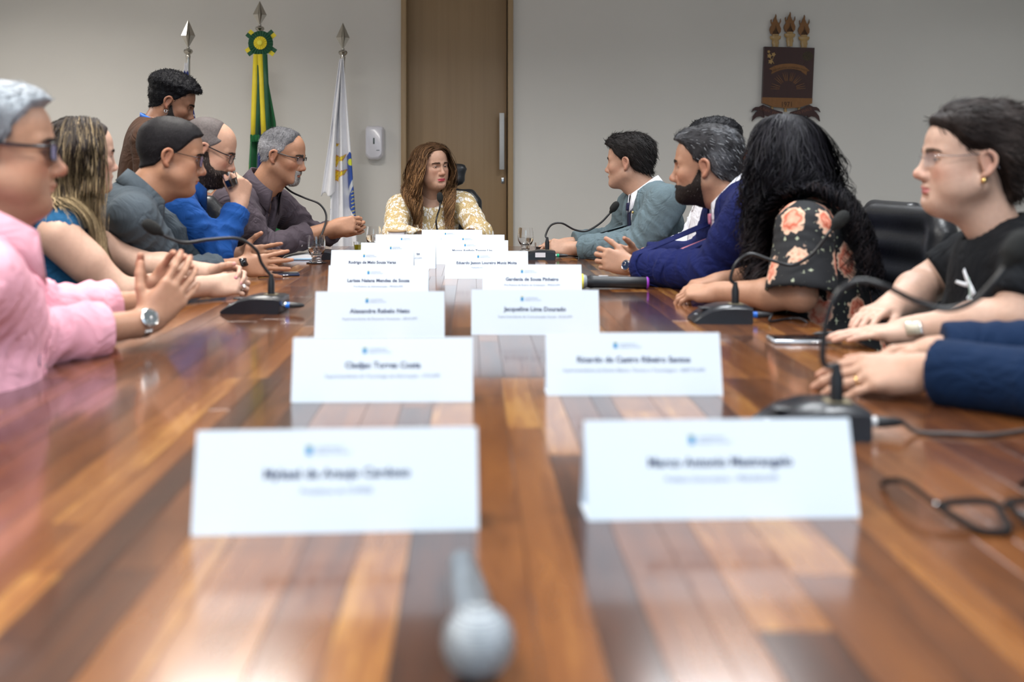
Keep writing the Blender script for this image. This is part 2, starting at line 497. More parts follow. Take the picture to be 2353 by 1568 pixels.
# ================================================================== signed-distance modelling of bodies, clothes and hair
def npv(v): return np.array([v[0], v[1], v[2]], dtype=np.float32)
def smin(a, b, k):
    if k <= 0: return np.minimum(a, b)
    h = np.maximum(k - np.abs(a - b), 0.0) / k
    return np.minimum(a, b) - h * h * k * 0.25
def smax(a, b, k): return -smin(-a, -b, k)

class Field:
    def __init__(s, lo, hi, h):
        s.lo = np.array(lo, dtype=np.float32); s.h = float(h)
        s.n = np.maximum(np.ceil((np.array(hi) - np.array(lo)) / h).astype(int) + 1, 4)
        s.d = np.full(tuple(s.n), 0.3, dtype=np.float32)
        s.ax = [s.lo[i] + np.arange(s.n[i], dtype=np.float32) * s.h for i in range(3)]
    def sub(s, lo, hi):
        sl = []
        for i in range(3):
            a = int(np.floor((lo[i] - s.lo[i]) / s.h)); b = int(np.ceil((hi[i] - s.lo[i]) / s.h)) + 1
            a = max(0, a); b = min(int(s.n[i]), b)
            if b <= a: return None
            sl.append(slice(a, b))
        return tuple(sl), s.ax[0][sl[0]][:, None, None], s.ax[1][sl[1]][None, :, None], s.ax[2][sl[2]][None, None, :]
    def _apply(s, sl, dd, k, op):
        cur = s.d[sl]
        if op == 'u': s.d[sl] = smin(cur, dd, k)
        else: s.d[sl] = smax(cur, -dd, k)
    def cap(s, a, b, ra, rb=None, k=0.0, op='u'):
        a = npv(a); b = npv(b); rb = ra if rb is None else rb
        m = max(ra, rb) + max(0.04, 1.2 * k)
        r = s.sub(np.minimum(a, b) - m, np.maximum(a, b) + m)
        if r is None: return s
        sl, x, y, z = r
        ba = b - a; L2 = float(ba @ ba) + 1e-12
        t = ((x - a[0]) * ba[0] + (y - a[1]) * ba[1] + (z - a[2]) * ba[2]) / L2
        t = np.clip(t, 0, 1)
        dd = np.sqrt((x - a[0] - t * ba[0]) ** 2 + (y - a[1] - t * ba[1]) ** 2 + (z - a[2] - t * ba[2]) ** 2) - (ra + (rb - ra) * t)
        s._apply(sl, dd, k, op); return s
    def ell(s, c, r, k=0.0, R=None, op='u'):
        c = npv(c); m = max(r) + max(0.04, 1.2 * k)
        q = s.sub(c - m, c + m)
        if q is None: return s
        sl, x, y, z = q
        x = x - c[0]; y = y - c[1]; z = z - c[2]
        if R is not None:
            R = np.array(R, dtype=np.float32)   # rows: local axes
            lx = x * R[0, 0] + y * R[0, 1] + z * R[0, 2]; ly = x * R[1, 0] + y * R[1, 1] + z * R[1, 2]; lz = x * R[2, 0] + y * R[2, 1] + z * R[2, 2]
        else: lx, ly, lz = x, y, z
        k0 = np.sqrt((lx / r[0]) ** 2 + (ly / r[1]) ** 2 + (lz / r[2]) ** 2)
        k1 = np.sqrt((lx / r[0] ** 2) ** 2 + (ly / r[1] ** 2) ** 2 + (lz / r[2] ** 2) ** 2) + 1e-9
        s._apply(sl, k0 * (k0 - 1.0) / k1, k, op); return s
    def chain(s, pts, rs, k=0.0, op='u'):
        for i in range(len(pts) - 1): s.cap(pts[i], pts[i + 1], rs[i], rs[i + 1], k, op)
        return s
    def grid(s): return s.ax[0][:, None, None], s.ax[1][None, :, None], s.ax[2][None, None, :]
    def sample(s, P):
        """trilinear sample of d at points P (n,3)"""
        g = (P - s.lo) / s.h
        g = np.clip(g, 0, np.array(s.n) - 1.001)
        i = g.astype(int); f = g - i; out = 0
        for a in (0, 1):
            for b in (0, 1):
                for c in (0, 1):
                    w = (f[:, 0] if a else 1 - f[:, 0]) * (f[:, 1] if b else 1 - f[:, 1]) * (f[:, 2] if c else 1 - f[:, 2])
                    out = out + w * s.d[i[:, 0] + a, i[:, 1] + b, i[:, 2] + c]
        return out
    def grad(s, P):
        e = s.h; g = np.stack([s.sample(P + np.eye(3, dtype=np.float32)[i] * e) - s.sample(P - np.eye(3, dtype=np.float32)[i] * e) for i in range(3)], 1)
        return g / (np.linalg.norm(g, axis=1, keepdims=True) + 1e-9)
    def mesh(s, d=None, relax=2):
        """surface nets -> verts, quads"""
        d = s.d if d is None else d
        ins = d < 0
        n = d.shape
        c = [ins[i:n[0] - 1 + i, j:n[1] - 1 + j, l:n[2] - 1 + l] for i in (0, 1) for j in (0, 1) for l in (0, 1)]
        cnt = sum(x.astype(np.int8) for x in c)
        act = (cnt > 0) & (cnt < 8)
        idx = np.argwhere(act)
        if len(idx) == 0: return np.zeros((0, 3)), np.zeros((0, 4), int)
        vid = np.full(act.shape, -1, dtype=np.int32); vid[act] = np.arange(len(idx))
        corner = np.array([(i, j, l) for i in (0, 1) for j in (0, 1) for l in (0, 1)])
        vals = np.stack([d[idx[:, 0] + q[0], idx[:, 1] + q[1], idx[:, 2] + q[2]] for q in corner], 1)
        acc = np.zeros((len(idx), 3), dtype=np.float32); num = np.zeros(len(idx), dtype=np.float32)
        for a in range(8):
            for b in range(a + 1, 8):
                if np.abs(corner[a] - corner[b]).sum() != 1: continue
                va, vb = vals[:, a], vals[:, b]
                m = (va < 0) != (vb < 0)
                t = np.where(m, va / np.where(m, va - vb, 1), 0)
                acc += np.where(m[:, None], corner[a] + t[:, None] * (corner[b] - corner[a]), 0); num += m
        V = (idx + acc / num[:, None]) * s.h + s.lo
        quads = []
        for axis in range(3):
            o1, o2 = [(1, 2), (2, 0), (0, 1)][axis]
            sl0 = [slice(None)] * 3; sl1 = [slice(None)] * 3
            sl0[axis] = slice(0, n[axis] - 1); sl1[axis] = slice(1, n[axis])
            A = ins[tuple(sl0)]; B = ins[tuple(sl1)]
            for fl, (P, Q) in enumerate(((A, B), (B, A))):
                e = np.argwhere(P & ~Q)
                e = e[(e[:, o1] > 0) & (e[:, o2] > 0) & (e[:, o1] < n[o1] - 1) & (e[:, o2] < n[o2] - 1)]
                if len(e) == 0: continue
                q = []
                for da, db in ((0, 0), (1, 0), (1, 1), (0, 1)):
                    f = e.copy(); f[:, o1] -= 1 - da; f[:, o2] -= 1 - db
                    q.append(vid[f[:, 0], f[:, 1], f[:, 2]])
                q = np.stack(q, 1)
                if fl: q = q[:, ::-1]
                quads.append(q)
        Q = np.concatenate(quads); Q = Q[(Q >= 0).all(1)]
        for _ in range(relax):        # light tangential smoothing keeps the surface free of grid steps
            V = V + 0.5 * (lap_avg(V, Q) - V)
        return V.astype(np.float32), Q

def lap_avg(V, Q):
    acc = np.zeros_like(V); num = np.zeros(len(V), dtype=np.float32)
    for i in range(4):
        a, b = Q[:, i], Q[:, (i + 1) % 4]
        for k in range(3):
            acc[:, k] += np.bincount(a, V[b, k], len(V)) + np.bincount(b, V[a, k], len(V))
        num += np.bincount(a, minlength=len(V)) + np.bincount(b, minlength=len(V))
    return acc / np.maximum(num, 1)[:, None]
def vnormals(V, Q):
    n = np.cross(V[Q[:, 2]] - V[Q[:, 0]], V[Q[:, 3]] - V[Q[:, 1]])
    N = np.zeros_like(V)
    for i in range(4):
        for k in range(3): N[:, k] += np.bincount(Q[:, i], n[:, k], len(V))
    return N / (np.linalg.norm(N, axis=1, keepdims=True) + 1e-12)
def waves(P, freq, seed, n=6):
    """smooth pseudo-noise in [-1,1] built from rotated sines"""
    r = np.random.default_rng(seed); out = 0
    for i in range(n):
        d = r.normal(size=3); d /= np.linalg.norm(d)
        f = freq * r.uniform(0.6, 1.6)
        out = out + np.sin(P @ (d * f) + r.uniform(0, 6.28) + 1.3 * np.sin(P @ (r.normal(size=3) * f * 0.4) + r.uniform(0, 6.28)))
    return out / n * 1.4
def sstep(a, b, x):
    t = np.clip((x - a) / (b - a), 0, 1); return t * t * (3 - 2 * t)
def unit(v):
    v = Vector(v); return v.normalized()

# ------------------------------------------------------------------ ribbons (strands of hair)
def ribbons(paths, width, normals=None, taper=0.35):
    """paths (n,m,3); flat ribbons facing outward-ish; returns V, Q"""
    n, m, _ = paths.shape
    T = np.gradient(paths, axis=1); T /= np.linalg.norm(T, axis=2, keepdims=True) + 1e-9
    if normals is None:
        normals = np.tile(np.array([0, 0, 1.0]), (n, m, 1))
    S = np.cross(T, normals); S /= np.linalg.norm(S, axis=2, keepdims=True) + 1e-9
    t = np.linspace(0, 1, m)
    w = width[:, None] * (1 - (1 - taper) * t ** 2)[None, :] if hasattr(width, '__len__') else width * (1 - (1 - taper) * t ** 2)[None, :] * np.ones((n, 1))
    A = paths - S * w[:, :, None] / 2; B = paths + S * w[:, :, None] / 2
    V = np.stack([A, B], 2).reshape(-1, 3)
    base = (np.arange(n) * m * 2)[:, None] + (np.arange(m - 1) * 2)[None, :]
    Q = np.stack([base, base + 1, base + 3, base + 2], -1).reshape(-1, 4)
    return V, Q
# ------------------------------------------------------------------ heads
M_SKIN = mat('skin', (0.6, 0.4, 0.3), 0.5, attr='Col', noise=(90, 0.06), bump=(420, 0.12), sss=0.12)
M_HAIR = mat('hair', (0.1, 0.1, 0.1), 0.5, attr='Col', noise=(160, 0.25), bump=(420, 0.6), spec=0.12)
M_EYE = mat('eye', (0.8, 0.8, 0.8), 0.12, attr='Col', noise=(20, 0.02))
def rot_rows(ax, ang):
    return np.array(Matrix.Rotation(ang, 3, ax))
def head_field(P, nb, h):
    """P: shape parameters; nb: neck base in head-local coordinates"""
    fat = P.get('fat', 0.0); jw = P.get('jaw', 1.0); ns = P.get('nose', 1.0); fem = P.get('fem', 0.0)
    nr = P.get('neck', 0.056 if not fem else 0.048)
    ht = (P.get('hair') or {}).get('pad', 0.0)
    lo = (-0.105 - fat * .02 - ht, min(-0.125 - ht, nb[1] - 0.075), nb[2] - 0.03); hi = (0.105 + fat * .02 + ht, max(0.142, nb[1] + .07), 0.135 + ht)
    f = Field(lo, hi, h)
    f.ell((0, -0.012, 0.033), (0.076, 0.097, 0.084))
    f.ell((0, 0.036, 0.030), (0.064, 0.057, 0.068), 0.03)
    f.ell((0, 0.034, -0.030), (0.060 + fat * .006, 0.055, 0.062), 0.03)
    f.ell((0, 0.026, -0.066), (0.053 * jw + fat * .008, 0.056, 0.044), 0.03)
    for sx in (-1, 1):
        f.cap((sx * 0.053 * jw, 0.0, -0.056), (sx * 0.02 * jw, 0.074, -0.094), 0.017 + fat * .006, 0.016, 0.025)
        f.ell((sx * 0.043, 0.058, -0.026), (0.022, 0.026, 0.022), 0.02)
        if fat: f.ell((sx * 0.044, 0.045, -0.062), (0.022, 0.03, 0.026), 0.03)
    f.cap((-0.010, 0.074, -0.098), (0.010, 0.074, -0.098), 0.0185, 0.0185, 0.025)
    if fat: f.ell((0, 0.035, -0.108), (0.042, 0.045, 0.018 + 0.016 * fat), 0.03)
    # brow ridge
    br = 0.0085 if fem else 0.0105
    for sx in (-1, 1): f.cap((sx * 0.012, 0.089, 0.017), (sx * 0.047, 0.070, 0.016), br, br, 0.014)
    # neck (with nape and throat)
    nt = Vector((0, -0.022, -0.055)); nbv = Vector(nb)
    f.cap(nt, nbv, nr, nr * 1.12, 0.03)
    f.cap((0, 0.03, -0.085), nbv + Vector((0, 0.012, 0.0)), nr * 0.62, nr * 0.8, 0.03)
    if not fem: f.ell((0, 0.045 * .6 + nbv.y * .4 + .032, -0.085 * .6 + nbv.z * .4 - .012), (0.010, 0.007, 0.012), 0.014)
    skull = f.d.copy()
    # nose
    n = ns
    f.cap((0, 0.088, 0.012), (0, 0.098 + 0.0075 * n, -0.031), 0.0080, 0.0092 * n, 0.014)
    f.ell((0, 0.1005 + 0.0085 * n, -0.0372), (0.0118 * n, 0.0112 * n, 0.0100 * n), 0.010)
    for sx in (-1, 1):
        f.ell((sx * 0.0118 * n, 0.0995, -0.0420), (0.0075 * n, 0.0115, 0.0078 * n), 0.007)
        f.ell((sx * 0.0065 * n, 0.105, -0.0515), (0.0036, 0.0055, 0.0045), 0.004, op='c')
    # muzzle, lips
    f.ell((0, 0.074, -0.066), (0.029, 0.022, 0.022), 0.016)
    lp = P.get('lips', 1.0)
    up = [Vector((-0.026, 0.079, -0.0695)), Vector((-0.011, 0.0943, -0.065)), Vector((0, 0.0973, -0.0655)), Vector((0.011, 0.0943, -0.065)), Vector((0.026, 0.079, -0.0695))]
    f.chain(up, [0.003, 0.0050 * lp, 0.0054 * lp, 0.0050 * lp, 0.003], 0.006)
    dn = [Vector((-0.020, 0.083, -0.0745)), Vector((-0.009, 0.0923, -0.0765)), Vector((0.009, 0.0923, -0.0765)), Vector((0.020, 0.083, -0.0745))]
    f.chain(dn, [0.003, 0.0058 * lp, 0.0058 * lp, 0.003], 0.006)
    f.chain([Vector((-0.025, 0.086, -0.0712)), Vector((-0.012, 0.0985, -0.0707)), Vector((0, 0.102, -0.0712)), Vector((0.012, 0.0985, -0.0707)), Vector((0.025, 0.086, -0.0712))], [0.0018] * 5, 0.003, op='c')
    f.ell((0, 0.094, -0.0875), (0.018, 0.007, 0.006), 0.012, op='c')
    # eyes: socket, lids, opening
    op_ = P.get('eye_open', 0.5)
    for sx in (-1, 1):
        f.ell((sx * 0.031, 0.093, 0.000), (0.020, 0.0145, 0.0125), 0.014, op='c')
        f.ell((sx * 0.031, 0.0735, -0.001), (0.0150, 0.0140, 0.0125), 0.005)
        f.ell((sx * 0.031, 0.089, -0.0022), (0.0130, 0.008, 0.0042 * max(op_, .25) * 1.6), 0.0025, op='c')
    # ears
    for sx in (-1, 1):
        R = np.array([[1, 0, 0], [0, 1, 0], [0, 0, 1]], dtype=np.float32)
        Rz = rot_rows('Z', sx * 0.35); Rx = rot_rows('X', 0.20)
        R = (Rx @ Rz)
        f.ell((sx * 0.0765, -0.010, -0.010), (0.0065, 0.0148, 0.0265), 0.008, R=R)
        hel = [Vector((sx * 0.076, 0.005, -0.004)), Vector((sx * 0.080, 0.004, 0.014)), Vector((sx * 0.084, -0.010, 0.021)), Vector((sx * 0.087, -0.024, 0.010)), Vector((sx * 0.086, -0.025, -0.010)), Vector((sx * 0.081, -0.014, -0.030)), Vector((sx * 0.076, -0.003, -0.037))]
        hel = [Vector((p.x, -0.010 + (p.y + 0.010) * 0.90, -0.010 + (p.z + 0.010) * 0.92)) for p in hel]
        hs_ = spline(hel, 4)
        f.chain(hs_, list(np.interp(np.linspace(0, 6, len(hs_)), range(7), [0.0032, 0.0040, 0.0042, 0.0042, 0.0040, 0.0048, 0.0056])), 0.004)
        f.ell((sx * 0.0868, -0.006, -0.008), (0.0050, 0.0080, 0.0135), 0.004, R=R, op='c')
    return f, skull

def skin_colors(V, P):
    """pigment of a face in head-local coordinates"""
    base = np.array(P['skin'], dtype=np.float32)
    C = np.tile(base, (len(V), 1))
    x, y, z = V[:, 0], V[:, 1], V[:, 2]
    def mix(C, col, m): return C + (np.array(col) - C) * m[:, None]
    red = base * np.array([1.04, 0.74, 0.70])
    blush = P.get('blush', 0.45)
    m = np.exp(-(((np.abs(x) - 0.045) / 0.024) ** 2 + ((z + 0.032) / 0.02) ** 2)) * (y > 0.02) * blush
    C = mix(C, red, m)
    m = np.exp(-((x / 0.018) ** 2 + ((z + 0.04) / 0.014) ** 2 + ((y - .115) / .02) ** 2)) * blush * 1.2
    C = mix(C, red, np.clip(m, 0, 1))
    m = sstep(0.070, 0.082, np.abs(x)) * sstep(0.03, 0.0, np.abs(y + .01)) * sstep(-.05, -.035, z) * sstep(.03, .02, z) * 0.55
    C = mix(C, red, m)
    # lids a little darker
    m = np.exp(-(((np.abs(x) - 0.031) / 0.014) ** 2 + ((z + .001) / 0.010) ** 2)) * (y > .06) * 0.3
    C = mix(C, base * np.array([.8, .62, .58]), m)
    # lash line along the opening of each eye
    ex = (np.abs(x) - 0.031) / 0.0145; ez = (z + 0.0022) / (0.0042 * max(P.get('eye_open', 0.5), .25) * 1.6 + 0.0012)
    rr = np.sqrt(ex ** 2 + ez ** 2)
    m = np.exp(-((rr - 1.0) / 0.22) ** 2) * (y > 0.062) * np.where(ez > -0.2, 0.9, 0.35)
    C = mix(C, np.array(P.get('lash', (0.03, 0.018, 0.014))), m)
    # lips
    lipc = P.get('lip_color', tuple(base * np.array([0.92, 0.55, 0.53])))
    zc = -0.0710
    xx = np.abs(x) / 0.0275
    hu = 0.0088 * np.clip(1 - xx ** 1.6, 0, 1) * (1 - 0.22 * np.exp(-(x / 0.004) ** 2)); hl = 0.0105 * np.clip(1 - xx ** 2.4, 0, 1)
    m = np.where(z > zc, sstep(0.0012, -0.0012, (z - zc) - hu), sstep(0.0012, -0.0012, (zc - z) - hl)) * (xx < 1) * (y > 0.068)
    C = mix(C, lipc, m * P.get('lip_amt', 0.75))
    bd = P.get('beard')
    if bd:
        C = mix(C, base * 0.35 + np.array(bd['color']) * 0.65, beard_mask(V, bd) * bd.get('tint', 0.8))
    sh = P.get('shadow_beard')          # shaved stubble tone
    if sh:
        C = mix(C, base * np.array([.72, .72, .78]), beard_mask(V, dict(top=0.0, chin_only=False)) * sh)
    return np.clip(C, 0, 1)

def beard_mask(V, bd):
    x, y, z = V[:, 0], V[:, 1], V[:, 2]
    if bd.get('chin_only'):
        m = sstep(0.036, 0.026, np.abs(x)) * sstep(0.055, 0.068, y) * sstep(-0.046, -0.054, z)
    else:
        top = np.interp(y, [-0.02, 0.012, 0.035, 0.06, 0.085, 0.11], np.array([0.0, 0.0, -0.042, -0.055, -0.05, -0.05]) + bd.get('top', 0.0))
        m = sstep(0.004, -0.018, z - top) * sstep(-0.010, 0.012, y) * sstep(-0.150, -0.125, z - 0.35 * (y - 0.05))
    lip = np.sqrt(((z + 0.0708) / 0.011) ** 2 + (np.abs(x) / 0.0255) ** 2)
    m = m * sstep(0.72, 0.95, lip)
    return m

def hair_cap(f, skull, hp, P):
    """hair volume as a thickened scalp; returns verts, quads (head-local)"""
    x, y, z = f.grid()
    ln = hp['line']; ys = [a for a, b in ln]; zs = [b for a, b in ln]
    zl = np.interp(np.broadcast_to(y, (1, f.n[1], 1)).ravel(), ys, zs).astype(np.float32)[None, :, None]
    wid = hp.get('peak', 0.0) * (np.abs(x) / 0.05) ** 2 * (y > 0.03)     # receding temples
    soft = hp.get('soft', 0.012)
    m = sstep(0.0, 1.0, (z - zl - wid) / soft)
    rec = hp.get('bald')
    if rec is not None:           # bald crown/front: hair only below this height in front of y limit
        m = m * (1 - sstep(rec[0], rec[0] + 0.02, y + 0 * z) * sstep(rec[1], rec[1] + 0.015, z + 0 * y))
    tt = hp.get('top', 0.012) ; ts = hp.get('side', 0.006)
    t = ts + (tt - ts) * sstep(0.03, 0.085, z)
    if 'front' in hp: t = t + hp['front'] * sstep(0.02, 0.08, y) * sstep(0.05, 0.09, z)
    if 'back' in hp: t = t + hp['back'] * sstep(-0.02, -0.08, y)
    ear = np.exp(-(((np.abs(x) - .08) / .03) ** 2 + ((y + 0.008) / 0.020) ** 2 + ((z + 0.010) / 0.026) ** 2)) * (0 if hp.get('over_ear') else 1)
    m = m * (1 - np.clip(ear * 1.6, 0, 1))
    amp = hp.get('lump', 0.0)
    off = t * m - 0.004 * (1 - m)
    d = np.maximum(skull, f.d) - off
    V, Q = f.mesh(d)
    # drop what lies inside the head (only the hair side matters)
    dd = f.sample(V.astype(np.float32))
    keepv = dd > -0.0015
    if amp:
        N = vnormals(V, Q)
        fr = hp.get('lump_freq', 160)
        V = V + N * (amp * waves(V, fr, hp.get('seed', 1), 8) * sstep(0.001, 0.005, dd))[:, None]
    Q = Q[keepv[Q].any(1)]
    used = np.unique(Q); mp = np.full(len(V), -1); mp[used] = np.arange(len(used))
    return V[used], mp[Q]

def tufts(V, Q, n, length, width, comb, seed, lift=0.5, jitter=0.4, m=4, curl=0.0):
    """short strands rooted on a hair surface (head-local). comb: function (P)->direction"""
    r = np.random.default_rng(seed)
    N = vnormals(V, Q)
    i = r.integers(0, len(V), n)
    P0 = V[i]; n0 = N[i]
    c = comb(P0); c = c - n0 * (c * n0).sum(1, keepdims=True)
    D = c / (np.linalg.norm(c, axis=1, keepdims=True) + 1e-6) + n0 * lift + r.normal(size=(n, 3)) * jitter
    D /= np.linalg.norm(D, axis=1, keepdims=True)
    L = length * r.uniform(0.5, 1.2, n)
    t = np.linspace(0, 1, m)
    pth = P0[:, None, :] - n0[:, None, :] * 0.002 + D[:, None, :] * (L[:, None] * t[None, :])[:, :, None]
    bend = (c / (np.linalg.norm(c, axis=1, keepdims=True) + 1e-6))[:, None, :] * (L[:, None] * (t ** 2)[None, :] * 0.5)[:, :, None] - n0[:, None, :] * (L[:, None] * (t ** 2)[None, :] * 0.35 * lift)[:, :, None]
    pth = pth + bend
    if curl:
        ph = r.uniform(0, 6.28, n)
        s1 = np.cross(D, n0)
        pth = pth + s1[:, None, :] * (np.sin(ph[:, None] + t[None, :] * 7) * curl)[:, :, None] + n0[:, None, :] * (np.cos(ph[:, None] + t[None, :] * 7) * curl)[:, :, None]
    W_ = width * r.uniform(0.6, 1.3, n)
    v, q = ribbons(pth, W_, np.repeat(n0[:, None, :], m, 1))
    return v, q, n0, m

def comb_short(back=0.3, down=0.6, fwd=0.0, side=0.0):
    def f(P):
        d = np.zeros_like(P)
        top = sstep(0.05, 0.10, P[:, 2])
        d[:, 1] = -back * (1 - top) + (fwd) * top
        d[:, 2] = -down * (1 - top)
        d[:, 0] = np.sign(P[:, 0]) * 0.25 * top + side * top
        return d
    return f

LINE_MAN = [(-0.12, -0.062), (-0.085, -0.060), (-0.045, -0.045), (-0.022, -0.020), (0.004, -0.018), (0.014, 0.005), (0.030, 0.020), (0.045, 0.040), (0.062, 0.062), (0.085, 0.074), (0.12, 0.080)]
LINE_WOMAN = [(-0.12, -0.08), (-0.05, -0.07), (-0.02, -0.03), (0.01, -0.01), (0.035, 0.02), (0.05, 0.050), (0.07, 0.077), (0.09, 0.090), (0.12, 0.10)]

def tone(n, color, var, seed, alt=None, alt_amt=0.0):
    r = np.random.default_rng(seed)
    C = np.array(color)[None, :] * (1 + r.normal(size=(n, 1)) * var)
    if alt is not None:
        m = (r.random(n) < alt_amt)[:, None]
        C = np.where(m, np.array(alt)[None, :] * (1 + r.normal(size=(n, 1)) * var * .5), C)
    return np.clip(C, 0.002, 1)

def build_head(P, Mh, nb_world, root, h=0.0035):
    """makes skin piece (returned, to be joined to the body), eyes, brows, hair, beard as children of root"""
    s = P.get('hs', 1.0)
    Mh = Mh @ Matrix.Scale(s, 4)
    inv = Mh.inverted()
    nb = inv @ Vector(nb_world)
    f, skull = head_field(P, nb, h / s)
    A = np.array(Mh, dtype=np.float64)
    def tow(V): return V @ A[:3, :3].T + A[:3, 3]
    V, Q = f.mesh(relax=1)
    C = skin_colors(V, P)
    skin = (tow(V), Q, C)
    # eyes
    for sx in (-1, 1):
        mb = MB(); mb.sphere((0, 0, 0), 0.0122, 20, 14)
        ev = np.array(mb.V); q = [fc for fc in mb.F]
        g = Vector(P.get('gaze', (0, 1, -0.25))).normalized()
        dt = ev @ np.array(g) / 0.0122
        col = np.where((dt > 0.975)[:, None], (0.004, 0.003, 0.003), np.where((dt > 0.86)[:, None], P.get('iris', (0.06, 0.03, 0.015)), (0.46, 0.43, 0.41)))
        o = mesh_obj('eye', tow(ev + np.array([sx * 0.031, 0.0742, -0.001])), q, M_EYE, root, col=col)
    # brows
    bc = P.get('brow', (0.03, 0.022, 0.018)); r = np.random.default_rng(5)
    nb_ = 190
    for sx in (-1, 1):
        t = r.random(nb_)
        X = sx * (0.012 + 0.036 * t); Z = 0.0165 + 0.005 * np.sin(t * 2.2) - 0.003 * t + r.normal(size=nb_) * 0.0017 * (1 - .5 * t)
        S = np.stack([X, np.full(nb_, 0.11), Z], 1).astype(np.float32)
        for _ in range(24):
            dd = f.sample(S); S[:, 1] -= np.clip(dd, -0.01, 0.01) * 0.8
        G = f.grad(S)
        D = np.stack([sx * np.ones(nb_), -0.3 * np.ones(nb_), 0.45 * (1 - 1.6 * t)], 1)
        L = 0.009
        tt = np.linspace(0, 1, 3)
        pth = S[:, None, :] + G[:, None, :] * 0.0012 + D[:, None, :] * (L * tt)[None, :, None] - G[:, None, :] * (0.002 * tt ** 2)[None, :, None]
        v, q = ribbons(pth, P.get('brow_w', 0.0016), np.repeat(G[:, None, :], 3, 1))
        mesh_obj('eyebrow', tow(v), q, M_HAIR, root, col=tone(len(v), bc, 0.1, 3))
    # hair
    hp = P.get('hair')
    if hp:
        hv, hq = hair_cap(f, skull, hp, P)
        Vs, Qs, Cs = [hv], [hq], [cap_color(hv, hp)]
        if hp.get('tufts'):
            tp = hp['tufts']
            v, q, n0, m = tufts(hv, hq, tp.get('n', 2200), tp.get('len', 0.014), tp.get('w', 0.0022), tp.get('comb', comb_short()), 17, tp.get('lift', 0.45), tp.get('jit', 0.35), curl=tp.get('curl', 0))
            nst = len(v) // (2 * m)
            cc = cap_color(v.reshape(nst, 2 * m, 3)[:, 0, :], hp)
            cc = cc * (1 + np.random.default_rng(9).normal(size=(nst, 1)) * hp.get('var', 0.25))
            if 'alt' in hp:
                mm = np.random.default_rng(10).random(nst) < hp.get('alt_amt', 0.2)
                cc[mm] = np.array(hp['alt'])
            Vs.append(v); Qs.append(q + len(hv)); Cs.append(np.repeat(np.clip(cc, .002, 1), 2 * m, 0))
        mesh_obj('hair', tow(np.concatenate(Vs)), np.concatenate(Qs), M_HAIR, root, col=np.concatenate(Cs))
    bd = P.get('beard')
    if bd and bd.get('vol'):
        x, y, z = f.grid()
        gx, gy, gz = np.broadcast_arrays(x, y, z)
        m = beard_mask(np.stack([gx.ravel(), gy.ravel(), gz.ravel()], 1), bd).reshape(f.d.shape).astype(np.float32)
        d = f.d - (bd['vol'] * m * (0.5 + 0.5 * sstep(0.03, 0.08, gy)) - 0.003 * (1 - m))
        bv, bq = f.mesh(d)
        keep = f.sample(bv) > 0.0002
        bq = bq[keep[bq].all(1)]
        if len(bq):
            used = np.unique(bq); mp = np.full(len(bv), -1); mp[used] = np.arange(len(used)); bv = bv[used]; bq = mp[bq]
            def cb(p):
                d_ = np.zeros_like(p); d_[:, 2] = -1; d_[:, 1] = 0.4; return d_
            v, q, n0, mm = tufts(bv, bq, bd.get('n', 1200), bd.get('len', 0.008), 0.0016, cb, 23, 0.4, 0.35)
            ns_ = len(v) // (2 * mm)
            cc = tone(ns_, bd['color'], 0.25, 4, bd.get('alt'), bd.get('alt_amt', 0.0))
            mesh_obj('beard', tow(np.concatenate([bv, v])), np.concatenate([bq, q + len(bv)]), M_HAIR, root,
                     col=np.concatenate([tone(len(bv), bd['color'], 0.12, 6), np.repeat(cc, 2 * mm, 0)]))
    return skin, f, skull, Mh, tow

def cap_color(V, hp):
    c = np.tile(np.array(hp['color'], dtype=np.float64), (len(V), 1))
    if 'side_color' in hp:
        m = sstep(0.075, 0.03, V[:, 2])[:, None]
        c = c + (np.array(hp['side_color']) - c) * m
    if 'streak' in hp:
        amt, col, fr = hp['streak']
        w = np.clip(waves(V * np.array([1, .25, .25]), fr, 31, 5), 0, 1)[:, None] * amt
        c = c + (np.array(col) - c) * np.clip(w, 0, 1)
    return c
# ------------------------------------------------------------------ bodies and clothes
def fcap_cut(f, a, b, ra, rb, k=0.0, cut_lo=None, cut_hi=None, hollow=None, ext=0.0):
    """tapered limb whose ends are cut square; cut_* are distances along a->b (m)"""
    a = npv(a); b = npv(b); L = float(np.linalg.norm(b - a)); u = (b - a) / L
    m = max(ra, rb) + max(0.04, 1.2 * k)
    r = f.sub(np.minimum(a, b) - m, np.maximum(a, b) + m)
    if r is None: return
    sl, x, y, z = r
    s = (x - a[0]) * u[0] + (y - a[1]) * u[1] + (z - a[2]) * u[2]
    t = np.clip(s / L, 0, 1 + ext)
    rad = ra + (rb - ra) * t
    q = np.sqrt((x - a[0] - t * L * u[0]) ** 2 + (y - a[1] - t * L * u[1]) ** 2 + (z - a[2] - t * L * u[2]) ** 2)
    dd = q - rad
    if cut_hi is not None: dd = smax(dd, s - cut_hi, 0.006)
    if cut_lo is not None: dd = smax(dd, cut_lo - s, 0.006)
    if hollow is not None and cut_hi is not None:
        inner = np.maximum(q - (rad - hollow), (cut_hi - 0.03) - s)
        dd = np.maximum(dd, -inner)
    f._apply(sl, dd, k, 'u')

